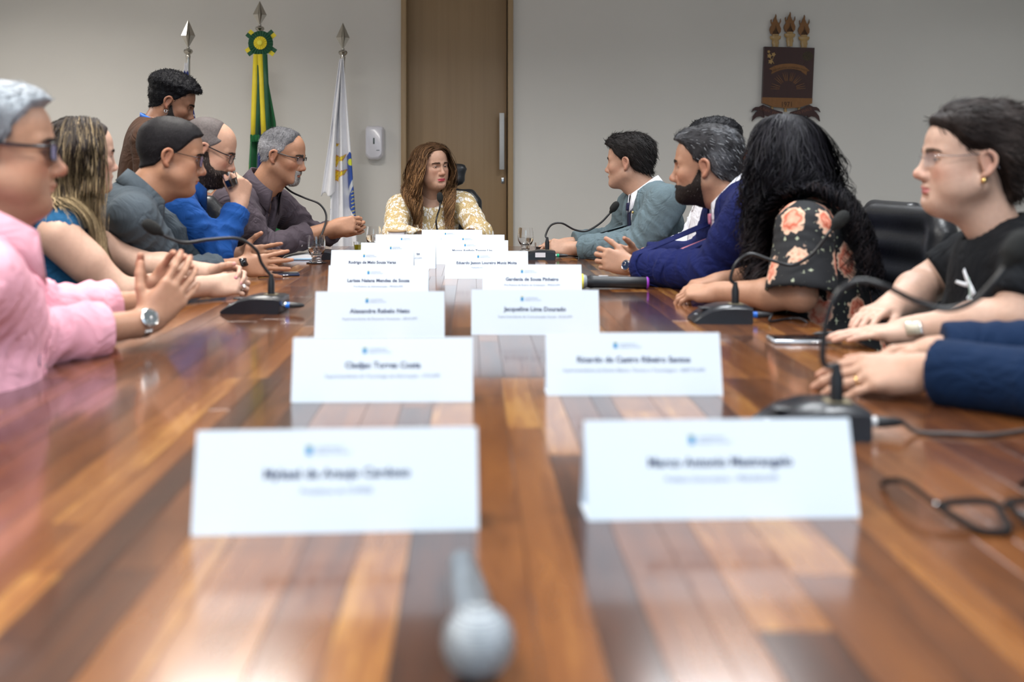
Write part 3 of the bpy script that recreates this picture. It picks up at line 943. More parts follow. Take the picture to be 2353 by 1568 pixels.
FING = [(0.088, 0.029, (0.041, 0.026, 0.020), 0.0088), (0.093, 0.010, (0.045, 0.029, 0.021), 0.0090), (0.089, -0.010, (0.042, 0.027, 0.021), 0.0086), (0.080, -0.028, (0.033, 0.021, 0.018), 0.0076)]
def add_hand(f, wrist, u, n, s, curl, spread=0.06, sc=1.0, thumb=None, tcurl=0.3):
    """u wrist->knuckles, n out of the palm, s thumb side. curl: 4 values (or 4 triples) in radians"""
    u = unit(u); n = unit(Vector(n) - u * Vector(n).dot(u)); s0 = u.cross(n)
    s = s0 if s0.dot(Vector(s)) > 0 else -s0
    w = Vector(wrist)
    tips = []
    for i, (ku, ks, ph, r) in enumerate(FING):
        K = w + (u * ku + s * ks) * sc
        f.cap(w + (u * 0.012 + s * ks * 0.6) * sc, K - n * 0.001, 0.0145 * sc, 0.0118 * sc, 0.014)
    f.ell(w + (u * 0.05 + n * 0.002) * sc, (0.034 * sc, 0.036 * sc, 0.0125 * sc), 0.012, R=np.array([list(s), list(u), list(n)]))
    f.cap(w + (s * 0.018 + u * 0.018 + n * 0.006) * sc, w + (s * 0.028 + u * 0.05 + n * 0.011) * sc, 0.0155 * sc, 0.013 * sc, 0.012)
    f.cap(w + (s * -0.022 + u * 0.018 + n * 0.006) * sc, w + (s * -0.026 + u * 0.055 + n * 0.008) * sc, 0.0145 * sc, 0.012 * sc, 0.012)
    for i, (ku, ks, ph, r) in enumerate(FING):
        K = w + (u * ku + s * ks) * sc
        c = curl[i]; c = c if hasattr(c, '__len__') else (c, c * 1.1, c * 0.7)
        sp = spread * (1.6, 0.45, -0.6, -1.7)[i]
        d0 = (u * math.cos(sp) + s * math.sin(sp))
        th = 0.0; p = K
        for j in range(3):
            th += c[j]
            d = d0 * math.cos(th) + n * math.sin(th)
            q = p + d * ph[j] * sc
            f.cap(p, q, (r - 0.0007 * j) * sc, (r - 0.0007 * (j + 1)) * sc, 0.0045 if j else 0.006)
            p = q
        tips.append(p)
    tv = thumb or (0.75, 0.65, 0.25)
    tb = w + (s * 0.024 + u * 0.026 + n * 0.008) * sc
    d = (u * tv[0] + s * tv[1] + n * tv[2]).normalized()
    p1 = tb + d * 0.040 * sc
    d2 = (d + u * tcurl * 0.6 - s * tcurl * 0.5 + n * 0.1).normalized(); p2 = p1 + d2 * 0.033 * sc
    d3 = (d2 + u * tcurl * 0.5 - s * tcurl * 0.3).normalized(); p3 = p2 + d3 * 0.024 * sc
    f.cap(tb, p1, 0.0135 * sc, 0.0112 * sc, 0.010); f.cap(p1, p2, 0.0108 * sc, 0.0098 * sc, 0.005); f.cap(p2, p3, 0.0100 * sc, 0.0082 * sc, 0.004)
    tips.append(p3)
    return tips

def bounds(pts, m):
    a = np.array([[p[0], p[1], p[2]] for p in pts]); return a.min(0) - m, a.max(0) + m

def torso_prims(f, B, e, k=0.045):
    N, Pv, r, fw, u, L, sw = B['N'], B['Pv'], B['r'], B['f'], B['u'], B['L'], B['sw']
    R = np.array([list(r), list(fw), list(u)])
    fat = B.get('fat', 0.0); fem = B.get('fem', 0)
    cw = 0.150 if not fem else 0.132
    f.ell(Pv + u * L * 0.66 + fw * 0.005, (cw + fat * .02 + e, 0.108 + fat * .03 + e, L * 0.40 + e), k, R)
    f.ell(Pv + u * L * 0.30 + fw * (0.01 + fat * 0.05), (cw - .008 + fat * .05 + e, 0.112 + fat * .06 + e, L * 0.42 + e), k, R)
    f.ell(Pv + u * 0.0, (0.172 + fat * .03 + e, 0.125 + fat * .03 + e, 0.13 + e), k, R)
    mid = N - u * 0.062 - fw * 0.004
    for S in (B['SR'], B['SL']):
        f.cap(mid, S, 0.068 + e, 0.050 + e, k)
        f.cap(N - u * 0.015 - fw * 0.012, S + (N - S) * 0.30 + u * 0.012, 0.040 + e, 0.034 + e, k)
    if fem:
        for sx in (-1, 1): f.ell(Pv + u * L * 0.60 + fw * 0.088 + r * sx * 0.066, (0.058 + e, 0.05 + e, 0.056 + e), 0.03, R)

def finish_cloth(f, B, folds, seed, amp=0.004, relax=2, freq=70):
    V, Q = f.mesh(relax=relax)
    N = vnormals(V, Q)
    disp = amp * 0.35 * waves(V, 22, seed, 6)
    for (c, ax, rad, a) in folds:
        c = npv(c); ax = npv(ax); ax = ax / (np.linalg.norm(ax) + 1e-9)
        w = np.exp(-((V - c) ** 2).sum(1) / rad ** 2)
        ph = (V - c) @ ax * freq + 2.2 * waves(V, 14, seed + 5, 4)
        disp = disp + a * amp * w * (1 - 2 * np.abs(np.sin(ph)) ** 0.7)
    V = V + N * disp[:, None]
    return V.astype(np.float32), Q

def crop(V, Q, keep):
    Q = Q[keep[Q].all(1)]
    used = np.unique(Q); mp = np.full(len(V), -1); mp[used] = np.arange(len(used))
    return V[used], mp[Q]

def facing(yaw_vec, pitch=0.0, roll=0.0):
    """rotation with +Y along yaw_vec, pitched (down negative), rolled"""
    v = Vector((yaw_vec[0], yaw_vec[1], 0)).normalized()
    yaw = math.atan2(v.y, v.x) - math.pi / 2
    return Matrix.Rotation(yaw, 4, 'Z') @ Matrix.Rotation(math.radians(pitch), 4, 'X') @ Matrix.Rotation(math.radians(roll), 4, 'Y')

def make_person(S):
    """S: specification dictionary -> root empty with body, hair and clothes"""
    hp = Vector(S['head']); Rh = facing(S['look'], S.get('pitch', 0), S.get('roll', 0))
    Mh = Matrix.Translation(hp) @ Rh
    N = Vector(S['N']) if 'N' in S else hp + Vector((0, 0, -0.19)) - Vector((S['look'][0], S['look'][1], 0)).normalized() * 0.05
    Pv = Vector(S['Pv'])
    fw0 = Vector((S['fwd'][0], S['fwd'][1], 0)).normalized()
    u = (N - Pv).normalized(); r = fw0.cross(u).normalized(); fw = u.cross(r).normalized()
    L = (N - Pv).length; sw = S.get('sw', 0.175 if not S['P'].get('fem') else 0.155)
    dR = S.get('shR', (0, 0, 0)); dL = S.get('shL', (0, 0, 0))
    B = dict(N=N, Pv=Pv, r=r, f=fw, u=u, L=L, sw=sw, fat=S.get('fat', 0.0), fem=S['P'].get('fem', 0))
    B['SR'] = N + r * sw - u * 0.058 + fw * 0.01 + Vector(dR); B['SL'] = N - r * sw - u * 0.058 + fw * 0.01 + Vector(dL)
    S['B'] = B
    base = Vector((Pv.x, Pv.y, 0.0))
    root = empty('person', base)
    tag(root, S['label'], 'person')
    root['group'] = S['group'] if 'group' in S else 'people at the meeting'
    # ---- skin
    hh = S.get('h_head', 0.0035)
    skin, hf, skull, Mhs, tow = build_head(S['P'], Mh, N - u * 0.03, root, hh)
    S['hf'] = hf; S['Mh'] = Mhs; S['tow'] = tow; S['skull'] = skull; S['root'] = root
    pieces = [skin]
    sc = np.array(S['P']['skin'], dtype=np.float32)
    knuck = sc * np.array([1.02, 0.82, 0.78])
    fem = B['fem']; af = 0.86 if fem else 1.0
    af = S.get('arm_f', af)
    S['tips'] = {}
    for side in ('R', 'L'):
        A = S.get(side)
        if not A: continue
        E = Vector(A['E']); Wr = Vector(A['W']); Sh = B['S' + side]
        hu = unit(A['u']); hs = A.get('sc', 0.92 if fem else 1.0)
        pts = [E, Wr, Wr + hu * 0.2 * hs, Wr - hu * .02]
        start = A.get('skin_from', 0.0)
        if start < 0: pts.append(Sh)
        lo, hi = bounds(pts, 0.085)
        f = Field(lo, hi, S.get('h_hand', 0.0036))
        if start < 0:
            f.cap(Sh, E, 0.050 * af, 0.041 * af); f.cap(Sh, Sh + (E - Sh) * .45, 0.046 * af, 0.047 * af, 0.03)
        slv = A.get('sleeve', S['tops'][-1].get('sleeve', 1.0))
        if slv > 0.6:
            q0 = max(0.05, slv - 0.2)
            f.cap(E + (Wr - E) * q0, Wr, (0.042 - 0.0145 * q0) * af, 0.0275 * af, 0.02)
        else:
            f.cap(E, E + (Wr - E) * 0.35, 0.038 * af, 0.043 * af, 0.02); f.cap(E + (Wr - E) * 0.35, Wr, 0.042 * af, 0.0275 * af, 0.02)
        # wrist is flatter than round
        f.cap(Wr - (Wr - E).normalized() * .02, Wr + hu * 0.02, 0.0265 * af, 0.024 * af, 0.015)
        S['tips'][side] = add_hand(f, Wr, hu, A['n'], A['s'], A['curl'], A.get('spread', 0.06), hs, A.get('thumb'), A.get('tcurl', 0.3))
        V, Q = f.mesh(relax=1)
        C = np.tile(sc, (len(V), 1))
        tp = np.array([list(t) for t in S['tips'][side]])
        dmin = np.min(np.linalg.norm(V[:, None, :] - tp[None], axis=2), 1) if len(V) < 60000 else np.ones(len(V))
        m = np.exp(-(dmin / 0.02) ** 2)[:, None] * 0.5
        C = C + (knuck - C) * m
        pol = A.get('nails')
        if pol is not None:
            m = np.exp(-(dmin / 0.006) ** 4)[:, None]
            C = C + (np.array(pol) - C) * m * 0.8
        pieces.append((V, Q, C))
    # trunk under the clothes (joins neck, shoulders and arms into one body)
    lo, hi = bounds([N, Pv, B['SR'], B['SL']], 0.26)
    hi[2] = N.z + 0.05
    if 'trunk' not in S or S['trunk']:
        f = Field(lo, hi, 0.014)
        torso_prims(f, B, S.get('under', -0.010))
        f.cap(N - u * 0.06, N + u * 0.02, 0.058 * (0.86 if fem else 1), 0.048 * (0.86 if fem else 1), 0.03)
        for side in ('R', 'L'):
            A = S.get(side)
            if A: f.cap(B['S' + side], Vector(A['E']), 0.042 * af, 0.036 * af, 0.03)
        if S.get('neck_hi'):
            pass
        V, Q = f.mesh(relax=2)
        pieces.append((V, Q, np.tile(sc, (len(V), 1))))
    Vs, Qs, Cs, b = [], [], [], 0
    for V, Q, C in pieces:
        Vs.append(V); Qs.append(Q + b); Cs.append(C); b += len(V)
    mesh_obj('body', np.concatenate(Vs), np.concatenate(Qs), M_SKIN, root, col=np.concatenate(Cs))
    # ---- clothes
    S['top_field'] = None
    for k, T in enumerate(S['tops']):
        make_top(S, T, k)
    if S.get('legs', True): make_legs(S)
    return root

def make_top(S, T, k):
    B = S['B']; N, u, fw, r = B['N'], B['u'], B['f'], B['r']
    e = T.get('e', 0.008)
    pts = [N, B['Pv'], B['SR'], B['SL']]
    for side in ('R', 'L'):
        if S.get(side): pts += [Vector(S[side]['E']), Vector(S[side]['W'])]
    lo, hi = bounds(pts, 0.2); lo[2] = max(lo[2], B['Pv'].z - 0.22); hi[2] = N.z + 0.07
    f = Field(lo, hi, T.get('h', 0.008))
    torso_prims(f, B, e)
    folds = [(B['Pv'] + u * B['L'] * 0.3 + fw * 0.1, u + r * 0.3, 0.13, 0.9)]
    af = (0.88 if B['fem'] else 1.0)
    for side in ('R', 'L'):
        A = S.get(side)
        Sh = B['S' + side]
        if not A: continue
        E = Vector(A['E']); Wr = Vector(A['W'])
        ua = T.get('ua', 0.052) * af; el = T.get('el', 0.046) * af; wr = T.get('wr', 0.036) * af
        sl = A.get('sleeve', T.get('sleeve', 1.0))
        if sl == 0: continue
        if sl <= 0.6:          # short sleeve: fraction of upper arm
            Lu = (E - Sh).length
            fl = T.get('flare', 0.0)
            fcap_cut(f, Sh, E, ua + e, el + e + fl, 0.03, cut_hi=Lu * sl / 0.6, hollow=(0.014 if fl else None))
            folds.append((Sh, (E - Sh), 0.10, 0.6))
        else:
            f.cap(Sh, E, ua + e, el + e, 0.04)
            f.cap(Sh, Sh + (E - Sh) * 0.5, ua + e, ua + e * 1.2, 0.03)
            d = (Wr - E); Lf = d.length
            if T.get('blouse'):
                fcap_cut(f, E, Wr, el + e, wr + e + T['blouse'], 0.03, cut_hi=Lf * sl, hollow=0.014, ext=.1)
            else:
                fcap_cut(f, E, Wr, el + e, wr + e, 0.03, cut_hi=Lf * sl, ext=0.1)
            if T.get('cuff'):
                cl, cr = T['cuff']
                rr = el + (wr - el) * sl + e + cr
                fcap_cut(f, E, Wr, rr + (el - wr) * .3, rr, 0.006, cut_lo=Lf * sl - cl, cut_hi=Lf * sl + 0.002, ext=0.1)
            folds += [(E, d.normalized() - (Sh - E).normalized(), 0.10, 1.3), (E + d * 0.45, d, 0.09, 0.8), (Sh + (E - Sh) * 0.5, (E - Sh) + r * .2, 0.10, 0.8), (Sh - u * 0.08 + fw * 0.05, (E - Sh) + fw * .05, 0.09, 0.9)]
    # neck opening
    nk = T.get('neck', 0.056); hd = (Vector(S['head']) - N).normalized()
    ax = (u + hd * 0.6).normalized()
    f.cap(N - ax * 0.006 + fw * T.get('neck_f', 0.008), N + ax * 0.16 + fw * 0.03, nk, nk + 0.012, 0.006, op='c')
    if T.get('open'):       # open front of a shirt or jacket: V from the neck down the chest
        depth, half = T['open']
        for t in np.linspace(0, 1, 9):
            c = N + fw * (0.075 + 0.06 * t) - u * (0.02 + depth * t)
            f.ell(c, (half * (1 - t) + 0.004, 0.07 + .02 * t, depth / 8 + 0.012), 0.004, R=np.array([list(r), list(fw), list(u)]), op='c')
    if T.get('scoop'):
        a, b = T['scoop']
        f.ell(N + fw * 0.05 - u * 0.01, (a, 0.10, b), 0.006, R=np.array([list(r), list(fw), list(u)]), op='c')
    for side, rad in T.get('armhole', {}).items():
        Sh = B['S' + side]; E = Vector(S[side]['E'])
        out = r if side == 'R' else -r
        f.cap(Sh + out * 0.02 - u * .01, Sh + (E - Sh) * .5 + out * 0.06, rad, rad * 1.25, 0.008, op='c')
    V, Q = finish_cloth(f, B, folds, 40 + k + int(abs(N.y) * 100), T.get('amp', 0.0045))
    S['top_field'] = f
    o = mesh_obj(T.get('name', 'shirt'), V, Q, T['mat'], S['root'])
    if T.get('label'): o['label'] = T['label']
    S.setdefault('bvh', {})[T.get('name', 'shirt')] = BVHTree.FromPolygons([tuple(map(float, v)) for v in V], [tuple(int(i) for i in q) for q in Q])
    S['last_top'] = o
    if T.get('collar'): collar(S, T['collar'], T)
    return o

def collar(S, c, T):
    """folded shirt collar: stand, fall and two points"""
    B = S['B']; N, u, fw, r = B['N'], B['u'], B['f'], B['r']
    hd = (Vector(S['head']) - N).normalized()
    ax = (u * 0.75 + hd * 0.5).normalized()
    rr = (fw.cross(ax)).normalized(); ff = ax.cross(rr).normalized()
    rad = c.get('r', 0.060) + 0.010; hgt = c.get('h', 0.034); fall = c.get('fall', 0.048); gap = c.get('gap', 0.35); pt = c.get('point', 0.03)
    n = 40; rows = [[], [], [], []]
    ctr = N + ff * c.get('ff', 0.012) + ax * (c.get('up', 0.0) + 0.018)
    for i in range(n + 1):
        t = i / n; a = gap + (2 * math.pi - 2 * gap) * t      # 0 = front
        d = ff * math.cos(a) + rr * math.sin(a)
        front = abs(math.cos(a / 2)) ** 3                       # 1 at front, 0 at back
        drop = 0.030 * front
        edge = max(0.0, 1 - min(t, 1 - t) * n / 5.0)
        out = 0.014 + 0.012 * front
        base = ctr - ax * drop
        rows[0].append(base + d * rad * 1.03 - ax * 0.012)
        rows[1].append(base + d * rad + ax * hgt * (1 - 0.35 * front))
        rows[2].append(base + d * (rad + 0.006) + ax * (hgt * (1 - 0.35 * front) + 0.001))
        side = -rr if a < math.pi else rr
        rows[3].append(base + d * (rad + out + 0.008) + ax * (hgt * (1 - .35 * front) - fall - pt * edge) + ff * (0.012 * edge) - side * (-0.010 * edge))
    V = [p for row in rows for p in row]; F = []
    for k in range(3):
        for i in range(n): F.append((k * (n + 1) + i, k * (n + 1) + i + 1, (k + 1) * (n + 1) + i + 1, (k + 1) * (n + 1) + i))
    o = mesh_obj('collar', V, F, c.get('mat', T['mat']), S['root'])
    m = o.modifiers.new('thick', 'SOLIDIFY'); m.thickness = 0.0025; m.offset = 0
    return o

def make_legs(S):
    B = S['B']; Pv, fw, r = B['Pv'], B['f'], B['r']
    fh = Vector((fw.x, fw.y, 0)).normalized(); rh = Vector((r.x, r.y, 0)).normalized()
    tuck = S.get('knee', 0.40)
    pts = []
    legs = []
    stand = S.get('stand', False)
    for sx in (-1, 1):
        hip = Pv + rh * sx * 0.09 - Vector((0, 0, 0.03))
        if stand:
            knee = hip + fh * 0.02 - Vector((0, 0, Pv.z * 0.46)); ank = Vector((hip.x, hip.y, 0.09))
        else:
            knee = hip + fh * tuck + rh * sx * 0.04; knee.z = 0.53
            ank = knee + fh * S.get('shin', -0.02); ank.z = 0.09
        legs.append((hip, knee, ank)); pts += [hip, knee, ank]
    lo, hi = bounds(pts, 0.16); hi[2] = Pv.z + 0.1; lo[2] = 0.02
    f = Field(lo, hi, 0.02)
    R = np.array([list(rh), list(fh), [0, 0, 1]])
    f.ell(Pv - Vector((0, 0, 0.02)), (0.165, 0.12, 0.10), 0.03, R)
    for hip, knee, ank in legs:
        f.cap(hip, knee, 0.082, 0.062, 0.04); fcap_cut(f, knee, ank, 0.062, 0.05, 0.03, cut_hi=(ank - knee).length + .02)
    V, Q = f.mesh(relax=3)
    mesh_obj('trousers', V, Q, S.get('leg_mat', MATS['dark_trousers']), S['root'])
    for hip, knee, ank in legs:
        mb = MB()
        prof = [(-0.09, 0.030, 0.07), (-0.07, 0.036, 0.085), (0.0, 0.036, 0.075), (0.08, 0.042, 0.055), (0.14, 0.040, 0.045), (0.175, 0.022, 0.03)]
        V = []; F = []; n = 10
        for (yy, hw, ht) in prof:
            for j in range(n):
                a = 2 * math.pi * j / n
                V.append(Vector((ank.x, ank.y, 0)) + fh * yy + rh * hw * math.cos(a) + Vector((0, 0, 0.002 + ht * (0.5 + 0.5 * max(-1, min(1, math.sin(a) * 1.2))))))
        for i in range(len(prof) - 1):
            for j in range(n): F.append((i * n + j, i * n + (j + 1) % n, (i + 1) * n + (j + 1) % n, (i + 1) * n + j))
        F.append(tuple(range(n))); F.append(tuple((len(prof) - 1) * n + j for j in range(n)))
        mesh_obj('shoe', V, F, MATS['shoe_leather'], S['root'])

mat('dark_trousers', (0.02, 0.022, 0.03), 0.85, noise=(60, 0.1), bump=(300, 0.2))
mat('shoe_leather', (0.012, 0.010, 0.009), 0.35, noise=(30, 0.1))

def patch(S, top, left, right, off=0.003, thick=0.003, m=None, name='patch', nu=10, nv=4, direction=None, origin=None, parent=None):
    """strip laid on the garment: left/right edge polylines in (side, up) metres from the neck base, projected along the chest"""
    B = S['B']; N, u, fw, r = B['N'], B['u'], B['f'], B['r']
    bvh = S['bvh'][top]
    def at(poly, t):
        k = t * (len(poly) - 1); i = min(int(k), len(poly) - 2); q = k - i
        return poly[i][0] * (1 - q) + poly[i + 1][0] * q, poly[i][1] * (1 - q) + poly[i + 1][1] * q
    V = []; F = []
    for i in range(nu + 1):
        la, lb = at(left, i / nu); ra, rb = at(right, i / nu)
        for j in range(nv + 1):
            q = j / nv; a = la * (1 - q) + ra * q; b = lb * (1 - q) + rb * q
            o = N + r * a + u * b + fw * 0.5
            hit = bvh.ray_cast(o, -fw, 1.0)
            if hit[0] is None: p = N + r * a + u * b + fw * 0.09
            else: p = hit[0]
            V.append(p + fw * off)
    for i in range(nu):
        for j in range(nv): F.append((i * (nv + 1) + j, i * (nv + 1) + j + 1, (i + 1) * (nv + 1) + j + 1, (i + 1) * (nv + 1) + j))
    o = mesh_obj(name, V, F, m, parent or S['root'])
    md = o.modifiers.new('thick', 'SOLIDIFY'); md.thickness = thick; md.offset = 1
    return o

# ------------------------------------------------------------------ long hair
def long_hair(S, root_fn, n, steps, step, width, off, colorf, seed, wave=(0.0, 30.0), spread=0.0, guide=None, coll=True, tip=0.35, jitter=0.15, name='long_hair', body_off=0.006, drop=None):
    """strands that run over the skull and then hang. root_fn(rng,n)->(roots, first directions) in head-local"""
    r = np.random.default_rng(seed)
    hf, Mh = S['hf'], S['Mh']
    A = np.array(Mh); inv = np.array(Mh.inverted())
    P, D = root_fn(r, n)
    P = P.astype(np.float32)
    for _ in range(30):
        dd = hf.sample(P); G = hf.grad(P); P = P - G * (dd - 0.006)[:, None] * 0.8
    off_i = 0.006 + off * r.uniform(0.0, 1.0, n) ** 1.3
    Rw = A[:3, :3] / S['P'].get('hs', 1.0)
    D = D @ A[:3, :3].T; D /= np.linalg.norm(D, axis=1, keepdims=True)
    X = P @ A[:3, :3].T + A[:3, 3]
    bf = S['top_field'] if coll else None
    pts = [X.copy()]; nrm = []
    G0 = hf.grad(P) @ Rw.T; nrm.append(G0)
    for i in range(1, steps):
        t = i / steps
        g = np.array([0, 0, -1.0])
        k = 0.30 if i < 8 else 0.45
        tgt = np.tile(g, (n, 1))
        if guide is not None: tgt = guide(X, t, r)
        D = D * (1 - k) + tgt * k + r.normal(size=(n, 3)) * jitter * 0.15
        D /= np.linalg.norm(D, axis=1, keepdims=True)
        X = X + D * step
        XL = (X - A[:3, 3]) @ inv[:3, :3].T
        inside = (np.abs(XL[:, 0]) < 0.12) & (np.abs(XL[:, 1]) < .15) & (XL[:, 2] > hf.lo[2] + .01) & (XL[:, 2] < 0.2)
        dd = hf.sample(XL.astype(np.float32)); G = hf.grad(XL.astype(np.float32)) @ Rw.T
        want = 0.006 + (off_i - 0.006) * min(1.0, 0.15 + t * 5)
        push = np.where(inside & (dd < want), want - dd, 0)
        X = X + G * push[:, None]
        Nn = G.copy()
        if bf is not None:
            Xf = X.astype(np.float32)
            ins = np.all((Xf > bf.lo) & (Xf < bf.lo + (bf.n - 1) * bf.h), axis=1)
            db = np.where(ins, bf.sample(Xf), 1.0); Gb = bf.grad(Xf)
            wb = off_i * 0.7 + body_off
            push = np.where(db < wb, np.minimum(wb - db, 0.02), 0)
            X = X + Gb * push[:, None]
            near = (db < 0.05)[:, None]
            Nn = np.where(near, Gb, Nn)
        nrm.append(Nn); pts.append(X.copy())
    pth = np.stack(pts, 1); Nn = np.stack(nrm, 1)
    if wave[0]:
        tt = np.linspace(0, 1, steps)[None, :]
        ph = r.uniform(0, 6.28, (n, 1)); ph = ph * wave[2] if len(wave) > 2 else ph
        T = np.gradient(pth, axis=1); T /= np.linalg.norm(T, axis=2, keepdims=True) + 1e-9
        Sd = np.cross(T, Nn)
        amp = wave[0] * sstep(0.08, 0.5, tt)
        fr = wave[1] * r.uniform(0.8, 1.2, (n, 1))
        pth = pth + Sd * (np.sin(ph + tt * fr) * amp)[:, :, None] + Nn * ((np.cos(ph + tt * fr) + 0.6) * amp * 0.7)[:, :, None]
    if drop is not None:
        keep = ~drop(pth); pth = pth[keep]; Nn = Nn[keep]; n = len(pth)
    v, q = ribbons(pth, width * r.uniform(0.6, 1.3, n), Nn, tip)
    tcol = np.repeat(np.tile(np.linspace(0, 1, steps), n), 2)
    C = colorf(np.repeat(r.random(n), steps * 2), tcol)
    o = mesh_obj(name, v, q, M_HAIR, S['root'], col=np.clip(C, 0.002, 1))
    return o
# ================================================================== the people
def cloth(name, color, noise=(35, 0.05), bump=(350, 0.25), rough=0.85, sheen=0.02):
    return mat(name, color, rough, noise=noise, bump=bump, sheen=sheen, spec=0.15, wrinkle=(9, 0.35))
C_PINK = cloth('pink_cotton', (0.84, 0.42, 0.52))
C_TEAL = cloth('teal_blue_crepe', (0.0135, 0.0788, 0.1762))
C_GREY = cloth('slate_chambray', (0.0651, 0.0837, 0.1023))
C_BLUE = cloth('royal_blue_linen', (0.0096, 0.0600, 0.2400))
C_PURP = cloth('plum_grey_cotton', (0.0650, 0.0520, 0.0650))
C_BROWN = cloth('brown_jersey', (0.0625, 0.0310, 0.0190))
C_SUITG = cloth('grey_green_suiting', (0.1116, 0.1548, 0.1764), noise=(120, 0.06))
C_NAVY = cloth('bright_navy_suiting', (0.0087, 0.0136, 0.0806), noise=(120, 0.06))
C_WHITE = cloth('white_shirting', (0.80, 0.82, 0.90))
C_BLACKT = cloth('black_jersey', (0.0066, 0.0077, 0.0099), noise=(40, 0.12))
C_NAVYS = cloth('navy_shirting', (0.0048, 0.0168, 0.0510))
C_TIEN = mat('navy_tie_silk', (0.008, 0.010, 0.055), 0.4, noise=(200, 0.15))
C_TIEP = mat('pink_tie_silk', (0.62, 0.22, 0.33), 0.4, noise=(200, 0.1))
C_BTN = mat('shirt_button', (0.35, 0.33, 0.34), 0.35, noise=(50, .05))

def ramp_node(nt, stops, interp='LINEAR'):
    r = nt.nodes.new('ShaderNodeValToRGB'); r.color_ramp.interpolation = interp
    els = r.color_ramp.elements
    els[0].position, els[0].color = stops[0][0], (*stops[0][1], 1)
    els[1].position, els[1].color = stops[-1][0], (*stops[-1][1], 1)
    for p, c in stops[1:-1]:
        e = els.new(p); e.color = (*c, 1)
    return r
def floral_mat():
    m = bpy.data.materials.new('black_floral_print'); m.use_nodes = True
    nt = m.node_tree; L = nt.links.new; p = nt.nodes['Principled BSDF']; p.inputs['Roughness'].default_value = 0.8
    tc = nt.nodes.new('ShaderNodeTexCoord')
    mp = nt.nodes.new('ShaderNodeMapping'); mp.inputs['Scale'].default_value = (11.0, 11.0, 8.0); L(tc.outputs['Object'], mp.inputs[0])
    n = nt.nodes.new('ShaderNodeTexNoise'); n.inputs['Scale'].default_value = 70; n.inputs['Detail'].default_value = 1; L(tc.outputs['Object'], n.inputs['Vector'])
    v = nt.nodes.new('ShaderNodeTexVoronoi'); v.inputs['Scale'].default_value = 1.0; v.inputs['Randomness'].default_value = 0.35; L(mp.outputs[0], v.inputs['Vector'])
    a = nt.nodes.new('ShaderNodeMath'); a.operation = 'MULTIPLY_ADD'; a.inputs[1].default_value = 0.28; L(n.outputs['Fac'], a.inputs[0]); L(v.outputs['Distance'], a.inputs[2])
    blk = (0.006, 0.007, 0.010); sal = (0.74, 0.32, 0.22); red = (0.55, 0.10, 0.05); pale = (0.75, 0.50, 0.36)
    r = ramp_node(nt, [(0.0, pale), (0.30, sal), (0.37, red), (0.44, sal), (0.50, pale), (0.535, blk), (1.0, blk)]); L(a.outputs[0], r.inputs[0])
    mp2 = nt.nodes.new('ShaderNodeMapping'); mp2.inputs['Scale'].default_value = (9, 9, 8); mp2.inputs['Location'].default_value = (0.37, 3.1, 0.61); L(tc.outputs['Object'], mp2.inputs[0])
    v2 = nt.nodes.new('ShaderNodeTexVoronoi'); v2.distance = 'MINKOWSKI'; v2.inputs['Exponent'].default_value = 0.55; v2.inputs['Randomness'].default_value = 0.5; L(mp2.outputs[0], v2.inputs['Vector'])
    n2 = nt.nodes.new('ShaderNodeTexNoise'); n2.inputs['Scale'].default_value = 85; L(tc.outputs['Object'], n2.inputs['Vector'])
    a2 = nt.nodes.new('ShaderNodeMath'); a2.operation = 'MULTIPLY_ADD'; a2.inputs[1].default_value = 1.2; L(n2.outputs['Fac'], a2.inputs[0]); L(v2.outputs['Distance'], a2.inputs[2])
    r2 = ramp_node(nt, [(0.0, (1, 1, 1)), (0.66, (1, 1, 1)), (0.69, (0, 0, 0)), (1.0, (0, 0, 0))]); h2 = nt.nodes.new('ShaderNodeMath'); h2.operation = 'MULTIPLY'; h2.inputs[1].default_value = 0.6; L(a2.outputs[0], h2.inputs[0]); L(h2.outputs[0], r2.inputs[0])
    gt = nt.nodes.new('ShaderNodeMath'); gt.operation = 'GREATER_THAN'; gt.inputs[1].default_value = 0.60; L(a.outputs[0], gt.inputs[0])
    mu = nt.nodes.new('ShaderNodeMath'); mu.operation = 'MULTIPLY'; L(r2.outputs[0], mu.inputs[0]); L(gt.outputs[0], mu.inputs[1])
    mx = nt.nodes.new('ShaderNodeMixRGB'); mx.inputs[2].default_value = (0.42, 0.46, 0.33, 1); L(mu.outputs[0], mx.inputs[0]); L(r.outputs[0], mx.inputs[1])
    L(mx.outputs[0], p.inputs['Base Color'])
    return m
